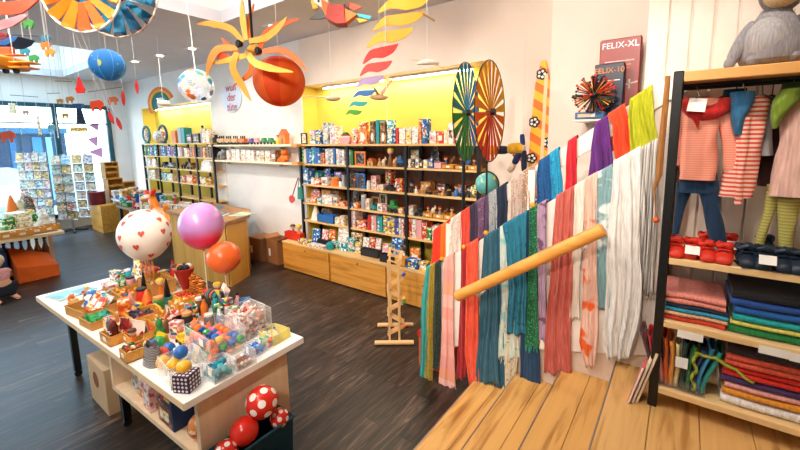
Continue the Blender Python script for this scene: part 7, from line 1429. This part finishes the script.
# ---------------------------------------------------------------- behind the balustrade
YW = 3.35
for k, (cx, cy, rx, ry, cols, lab) in enumerate(((467, 113, 13, 50, ['1f86c0', '2a94c8', '1f9aa8', '2fa070', '2a8a48', '1f7a3a', '238a5a', '1f8a9a'], 'blue and green fabric pinwheel standing left of the orange one'), (491, 112, 15, 51, ['fbc030', 'fcd04a', 'fa9a30', 'f86a2c', 'f45424', 'f87a2a', 'faae36', 'fcc23c'], 'yellow and orange fabric pinwheel standing right of the blue one'))):
    c = on_y(cx, cy, YW-.12*k); kk = mpx(c); r = ry*kk*.97; t = thing('pinwheel', lab, 'pinwheel', c, rot=(0, 0, math.radians(-57-6*(k == 0)) if False else 0)); 
    # face turned so that it is seen edge-on by about a quarter
    vd = (Vector((0, 0, EYE))-c); ang = math.atan2(vd.y, vd.x); foc = math.acos(rx/ry); t.rotation_euler = (0, 0, ang+PI/2+(foc if k == 0 else foc))
    b = MB(); n = 48; b.tube([(r*math.cos(2*PI*i/n), 0, r*math.sin(2*PI*i/n)) for i in range(n+1)], .005, 6, cap=False); b.build('rim', BLACK, t)
    nb = 20
    for j in range(nb):
        a = PI/2-2*PI*(j+.5)/nb; col = cols[min(len(cols)-1, int(j/nb*len(cols)))] if k else (['38a8dc', '2a98d4', '2a9ad0', '38a458', '2fa04a', '3aac5a', '2cb0bc', '2aaed0'][int(j/nb*8)])
        da = PI/nb*.66; b = MB(); tw = 0; q = [(.06*r, a-.1, 0), (.06*r, a+.1, 0), (r*.985, a+da, tw), (r*.985, a-da, -tw)]; vs = [Vector((rr*math.cos(aa), yy, rr*math.sin(aa))) for rr, aa, yy in q]; nn = Vector((0, .002, 0)); b.add([v-nn for v in vs]+[v+nn for v in vs], [(0, 1, 2, 3), (7, 6, 5, 4), (0, 4, 5, 1), (1, 5, 6, 2), (2, 6, 7, 3), (3, 7, 4, 0)]); b.build('sail', fabric(col), t)
    b = MB(); b.tube([(0, -.04, 0), (0, .04, 0)], .03, 12); b.build('hub', BLACK, t)
    b = MB(); b.tube([(0, .03, 0), (0, .03, -c.z)], .018 if k == 0 else .01, 8); b.build('stand_pole', BLACK, t); b = MB(); b.cyl((0, .03, -c.z), .16, .02, 20); b.build('base', BLACK, t)
# striped surf-shaped board
p0, p1 = on_y(537.5, 168, 4.0), on_y(542.5, 58, 4.0); kk = mpx(p1); w_ = .205; H_ = p1.z
t = thing('kite_board', 'tall orange and yellow striped board with black and white flowers leaning at the wall', 'board', (p0.x-.03, 4.0, 0)); t.rotation_euler = (-.02, .014, 0)
prof = [(-w_*.42, 0), (w_*.42, 0), (w_*.52, H_*.3), (w_*.5, H_*.75), (w_*.36, H_*.92), (w_*.12, H_*.995), (-w_*.12, H_*.995), (-w_*.36, H_*.92), (-w_*.5, H_*.75), (-w_*.52, H_*.3)]
b = MB(); b.prism(prof, .03); b.build('board_body', stripes(['f2791e', 'f9c02c'], .15, 2, .5, -.55), t, bev=.006)
b = MB(); b.box((w_*.18, -.018, H_*.5), (.035, .008, H_*.9)); b.build('centre_strip', plain('f2d2a4', .5), t)
for k, (dx, z) in enumerate(((-.3, .79), (-.34, .665), (-.18, .52), (-.34, .545), (.42, .72), (-.05, .95), (.4, .5))):
    b = MB(); cx_ = dx*w_
    for a in range(5): q = a*2*PI/5; b.tube([(cx_+.03*math.cos(q), -.0155, z*H_+.03*math.sin(q)), (cx_+.03*math.cos(q), -.02, z*H_+.03*math.sin(q))], .03, 10)
    o = b.build('flower_print', BLACK, t); b = MB()
    for a in range(5): q = a*2*PI/5; b.tube([(cx_+.03*math.cos(q), -.019, z*H_+.03*math.sin(q)), (cx_+.03*math.cos(q), -.0225, z*H_+.03*math.sin(q))], .014, 10)
    b.build('petals', WHITE, o)
# pole of coloured blocks with doll
p = on_y(505, 152, 3.7); t = thing('cloth_doll', 'long limbed cloth doll in navy and yellow hanging behind the balustrade', 'doll', p)
A = lambda x, y: on_y(x, y, 3.7)-p; kk = mpx(p)
for nm, col, a, c_, r in (('arm', 'f0b02a', (489, 150), (497, 150), 5), ('arm_cuff', '16203a', (496, 150), (508, 150), 4.6), ('shirt', 'f0b42a', (508, 149), (524, 148), 6), ('head', '1c3c70', (522, 134), (523, 146), 2.6), ('sleeve', '1c2c5a', (520, 152), (514, 164), 3.6), ('hand', 'f2d0b4', (514, 164), (509, 172), 3.4), ('leg', '16203a', (524, 150), (524, 172), 3), ('face', 'f2cfae', (519, 147), (525, 149), 4)):
    b = MB(); a_, d_ = A(*a), A(*c_); b.tube([a_, a_.lerp(d_, .1), a_.lerp(d_, .9), d_], [r*kk*.7, r*kk, r*kk, r*kk*.6], 12); b.build(nm, cloth(col), t, sub=1)
b = MB(); b.tube([A(513, 155), A(521, 160), A(526, 163)], .012, 8); b.build('belt', cloth('d8301c'), t)
b = MB(); b.tube([A(523, 134), A(523, 134)+Vector((0, 0, CZ-A(523, 134).z-p.z))], .002, 5); b.build('cord', plain('d8d4d0'), t)
# globe on a stand
c = on_y(487, 184, 3.75); r = 11.5*mpx(c); m, nt, bs = new('world_map'); n = N(nt, 'ShaderNodeTexNoise'); n.inputs['Scale'].default_value = 6; n.inputs['Detail'].default_value = 5; nt.links.new(mp(nt).outputs[0], n.inputs['Vector']); rr_ = ramp(nt, [(.5, '5fb0ac'), (.53, 'd8c84a'), (.66, '6aa04a')], 'CONSTANT'); nt.links.new(n.outputs['Fac'], rr_.inputs[0]); nt.links.new(rr_.outputs[0], bs.inputs['Base Color']); bs.inputs['Roughness'].default_value = .3
t = thing('globe', 'turquoise world globe on a stand right of the bookcase', 'globe', (c.x, c.y, 0)); b = MB(); b.ball((0, 0, c.z), r, 28); b.build('sphere', m, t); b = MB(); b.tube([(r*1.08*math.cos(a), 0, c.z+r*1.08*math.sin(a)) for a in [-PI/2+PI*i/16 for i in range(17)]], .008, 6); b.build('meridian', BLACK, t); b = MB(); b.tube([(0, 0, 0), (0, 0, c.z-r)], .025, 10); b.cyl((0, 0, 0), .15, .03, 20); b.build('stand', plain('3a2a20', .4), t)
# ledge with game boxes
LZ_ = 2.335
led = thing('ledge_shelf', 'white ledge shelf behind the top of the balustrade', 'shelf', (-.40, 3.4, LZ_-.02)); b = MB(); b.box((0, 0, .01), (.64, .4, .02), bev=.004); b.build('board', CREAM, led)
for x in (-.3, .3): b = MB(); b.box((x*.8, .15, -.05), (.03, .1, .1)); b.build('bracket', WHITE, led)
def gamebox(label, x0, x1, yt, Y, col, tilt, d, t1, s1, c1, extra):
    a, c_ = on_y(x0, yt, Y), on_y(x1, yt, Y); w = c_.x-a.x; h = (a.z+c_.z)/2-LZ_; t = thing('game_box', label, 'game box', ((a.x+c_.x)/2, Y+d/2, LZ_+.001), 0, 'game boxes on the ledge'); b = MB(); b.box((0, 0, h/2), (w, d, h), bev=.006); b.build('carton', plain(col, .35), t)
    text('title', t1, s1, c1, t, (0, -d/2-.002, h-.052)); 
    for nm, wd, dz, cc in extra: bb = MB(); bb.box((0, -d/2-.001, h-dz), (wd, .002, .006)); bb.build(nm, cc, t)
    return t, w, h, d
GR = plain('b8bcc4', .3, .3); ORG = plain('f09a3a', .5)
t, w, h, d = gamebox('tall red game box with pale grey title at the back of the ledge', 600.5, 642, 38, 3.42, '9c2018', 0, .09, 'FELIX-XL', .064, GR, (('subtitle', .20, .17, PAPER), ('small_print', .16, .20, ORG), ('small_print', .13, .225, ORG)))
b = MB(); b.prism([(.02, -.01), (.13, .012), (.13, .002), (.02, -.02)], .002); b.prism([(.07, .03), (.08, .03), (.082, -.04), (.072, -.04)], .002); b.build('plane_print', PAPER, t, loc=(0, -d/2-.002, h-.34))
t, w, h, d = gamebox('dark blue game box with orange title in front of the red one', 595, 625, 63.5, 3.30, '0e1c3e', 0, .08, 'FELIX-10', .055, ORG, (('subtitle', .15, .125, PAPER),))
# spiky toy ball and small packs
c = on_y(594, 95, 3.2); r = 20*mpx(c); t = thing('spiky_ball', 'spiky expanding ball toy with red and yellow tips before the blue box', 'toy', c); rnd = random.Random(2)
for nm, col, n_ in (('black_rods', '1a1816', 70), ('red_rods', 'd8381e', 40), ('yellow_rods', 'e8a82a', 26)):
    b = MB()
    for i in range(n_):
        z = rnd.uniform(-1, 1); a = rnd.uniform(0, 6.283); s_ = math.sqrt(1-z*z); d_ = Vector((s_*math.cos(a), s_*math.sin(a), z)); e = rnd.uniform(.85, 1.02); b.tube([d_*r*.18, d_*r*e], .0042, 4)
        b.ball(d_*r*e, .009 if nm != 'yellow_rods' else .006, 6)
    b.build(nm, plain(col, .45), t)['kind'] = 'stuff'
b = MB(); b.ball((0, 0, 0), r*.25, 12); b.build('core', BLACK, t)
a_, c_ = on_y(575, 118, 3.2), on_y(604, 118, 3.2)
t = thing('toy_box', 'small blue and cream box under the spiky ball', 'box', ((a_.x+c_.x)/2, 3.24, LZ_)); hb = max(.05, on_y(590, 113, 3.2).z-LZ_); b = MB(); b.box((0, 0, hb/2), (c_.x-a_.x, .1, hb), bev=.004); b.build('carton', plain('3a6ea0', .4), t); b = MB(); b.box((-.02, -.051, hb/2), ((c_.x-a_.x)*.6, .002, hb*.5)); b.build('cover_picture', PR['cream'], t)
c = on_y(584, 129, 3.2); 
# exterior seen through the shop window
t = thing('shop_facade', 'bluish shop front with striped goods across the street', 'building', (-19, 2.0, -.05)); b = MB(); b.box((0, 0, 1.4), (.4, 4.4, 2.8)); b.build('wall', plain('123f5e', .6), t)
for i in range(14): b = MB(); b.box((.22, -2.0+.31*i, 1.35), (.06, .15+.05*(i % 3), 2.3)); b.build('panel', plain(('0f3450', '2a7aa4', '8ac0d8', '0c2a48', '1a5a84')[i % 5], .5), t)
b = MB(); b.box((.3, 0, 2.72), (.5, 4.4, .2)); b.build('awning', plain('1f5f7c', .6), t)
t = thing('street_ground', 'pale paved street outside the shop window', 'street', (-22, 0, -.1)); t['kind'] = 'structure'; b = MB(); b.box((0, 0, 0), (17.4, 40, .1)); b.build('paving', plain('cfd6d8', .8), t)
t = thing('parked_car', 'white vehicle shape parked outside the left window pane', 'car', (-16.4, 1.85, -.05)); b = MB(); b.box((0, 0, .75), (1.5, 1.7, .9), bev=.2); b.build('body', plain('f2f4f6', .3), t); b = MB(); b.prism([(-.75, 1.1), (.75, 1.1), (.5, 1.55), (-.5, 1.55)], 1.3, Matrix.Rotation(PI/2, 4, 'Z')); b.build('cabin', plain('d8e4ec', .2), t)
for x in (-.72, .72):
    for y in (-.55, .55): b = MB(); b.tube([(x-.1, y, .32), (x+.1, y, .32)], .32, 16); b.build('wheel', BLACK, t)
for px0, px1, py0, py1, D_, c, lab in ((8, 17, 103, 114, -12.6, 'cream', 'cream square card hanging at the top left of the shop window'), (18, 22, 114, 135, -12.6, 'grey', 'narrow grey paper strip hanging in the left window pane'), (36, 42, 116, 135, -12.6, 'cream', 'narrow cream paper strip hanging left of the window bar'), (46, 52, 103, 138, -12.6, 'teal', 'long teal paper strip hanging at the window bar'), (70, 88, 127, 132, -12.6, 'yellow', 'yellow strip hanging across the right window pane'), (55, 59, 117, 138, -12.6, 'white', 'white paper strip hanging right of the window bar')):
    q0, q1 = on_x(px0, py0, D_), on_x(px1, py1, D_); c0 = (q0+q1)/2; t = thing('paper_strip', lab, 'decoration', c0); b = MB(); b.box((0, 0, 0), (.008, abs(q1.y-q0.y), abs(q1.z-q0.z))); b.build('strip', PR[c], t); b = MB(); b.tube([(0, 0, abs(q1.z-q0.z)/2), (0, 0, CZ-c0.z)], .003, 5); b.build('cord', WHITE, t)
# stickers on the glass
for k, pts in enumerate(((( 88, 125), (99, 124), (98, 131)), ((87, 139), (98, 136), (97, 147)), ((88, 152), (102, 147), (103, 158)))):
    q = [on_x(x, y, WX+.02) for x, y in pts]; o = MB(); c = sum(q, Vector())/3; 
    o.add([(p_-c)+Vector((-.002, 0, 0)) for p_ in q]+[(p_-c)+Vector((.002, 0, 0)) for p_ in q], [(0, 1, 2), (5, 4, 3), (0, 3, 4, 1), (1, 4, 5, 2), (2, 5, 3, 0)])
    o = o.build('window_sticker', plain('d49ad8', .5), loc=c); tag(o, 'lilac triangular sticker, %s from the top on the window pane by the post' % ORD[k], 'sticker')
# ---------------------------------------------------------------- light
W = bpy.data.worlds.new('world'); bpy.context.scene.world = W; W.use_nodes = True; nt = W.node_tree; bg = nt.nodes['Background']
sk = nt.nodes.new('ShaderNodeTexSky'); sk.sky_type = 'NISHITA'; sk.sun_disc = False; sk.sun_elevation = math.radians(40); sk.sun_rotation = math.radians(200)
mx = nt.nodes.new('ShaderNodeMix'); mx.data_type = 'RGBA'; mx.inputs[0].default_value = .75; mx.inputs[7].default_value = (.42, .8, 1.0, 1)
nt.links.new(sk.outputs[0], mx.inputs[6]); nt.links.new(mx.outputs[2], bg.inputs['Color']); bg.inputs['Strength'].default_value = 3.0
def area(name, loc, size, power, col, rot=(0, 0, 0), sy=None):
    l = bpy.data.lights.new(name, 'AREA'); l.energy = power; l.color = col; l.size = size
    if sy: l.shape = 'RECTANGLE'; l.size_y = sy
    o = bpy.data.objects.new(name, l); C.objects.link(o); o.location = loc; o.rotation_euler = rot; return o
def spot(name, loc, tgt, power, col, ang=70, blend=.5, r=.04):
    l = bpy.data.lights.new(name, 'SPOT'); l.energy = power; l.color = col; l.spot_size = math.radians(ang); l.spot_blend = blend; l.shadow_soft_size = r
    o = bpy.data.objects.new(name, l); C.objects.link(o); o.location = loc
    o.rotation_euler = (Vector(tgt)-Vector(loc)).to_track_quat('-Z', 'Y').to_euler(); return o
WARM = (1, .87, .74); NEUT = (1, .95, .9); COOL = (.5, .8, 1)
# daylight through the shop window and the light wells
pl_ = area('window_portal', (WX+.15, -.55, 1.75), 8.6, 1, (1, 1, 1), (0, -PI/2, 0), 2.7); pl_.data.cycles.is_portal = True
area('well_daylight_near', (-4.2, -.1, CZ+.7), 2.3, 40, NEUT, (0, 0, 0), 6)
area('well_daylight_far', (-10.7, -.3, CZ+.7), 3.8, 150, COOL, (0, 0, 0), 6)
for i, (x, y, tx, ty, tz, p) in enumerate(SPOTS):
    spot('spot_or_fill', (x, y, CZ-.03), (tx, ty, tz), p, WARM, 80)
# tubes in the recess tops, close to the yellow wall
for x0, x1 in ((ALX0, ALX1), (ARX0, ARX1)):
    n = 2
    for k in range(n):
        L_ = (x1-x0-.5)/n-.12; xc = x0+.25+(x1-x0-.5)*(k+.5)/n
        t = thing('tube_lamp', 'white tube lamp, %s one under the top of the %s yellow recess' % (ORD[k], 'left' if x0 < -8 else 'right'), 'lamp', (xc, AB-.10, ATZ-.03)); b = MB(); b.box((0, 0, .014), (L_, .05, .03)); b.build('housing', WHITE, t); b = MB(); b.tube([(-L_/2, 0, -.012), (L_/2, 0, -.012)], .012, 10); b.build('tube', plain('fff8e8', .3, emit=12), t)
        area('recess_tube_light', (xc, AB-.10, ATZ-.06), L_, 9, (1, .97, .86), (0, 0, 0), .03)
sc = bpy.context.scene
sc.view_settings.view_transform = 'Standard'; sc.view_settings.look = 'None'; sc.view_settings.gamma = 1; sc.view_settings.use_curve_mapping = False
sc.view_settings.exposure = .22
sc.cycles.use_denoising = True; sc.cycles.max_bounces = 6; sc.cycles.transparent_max_bounces = 16; sc.cycles.diffuse_bounces = 4; sc.cycles.glossy_bounces = 3
sc.cycles.sample_clamp_indirect = 6; sc.cycles.caustics_reflective = False; sc.cycles.caustics_refractive = False
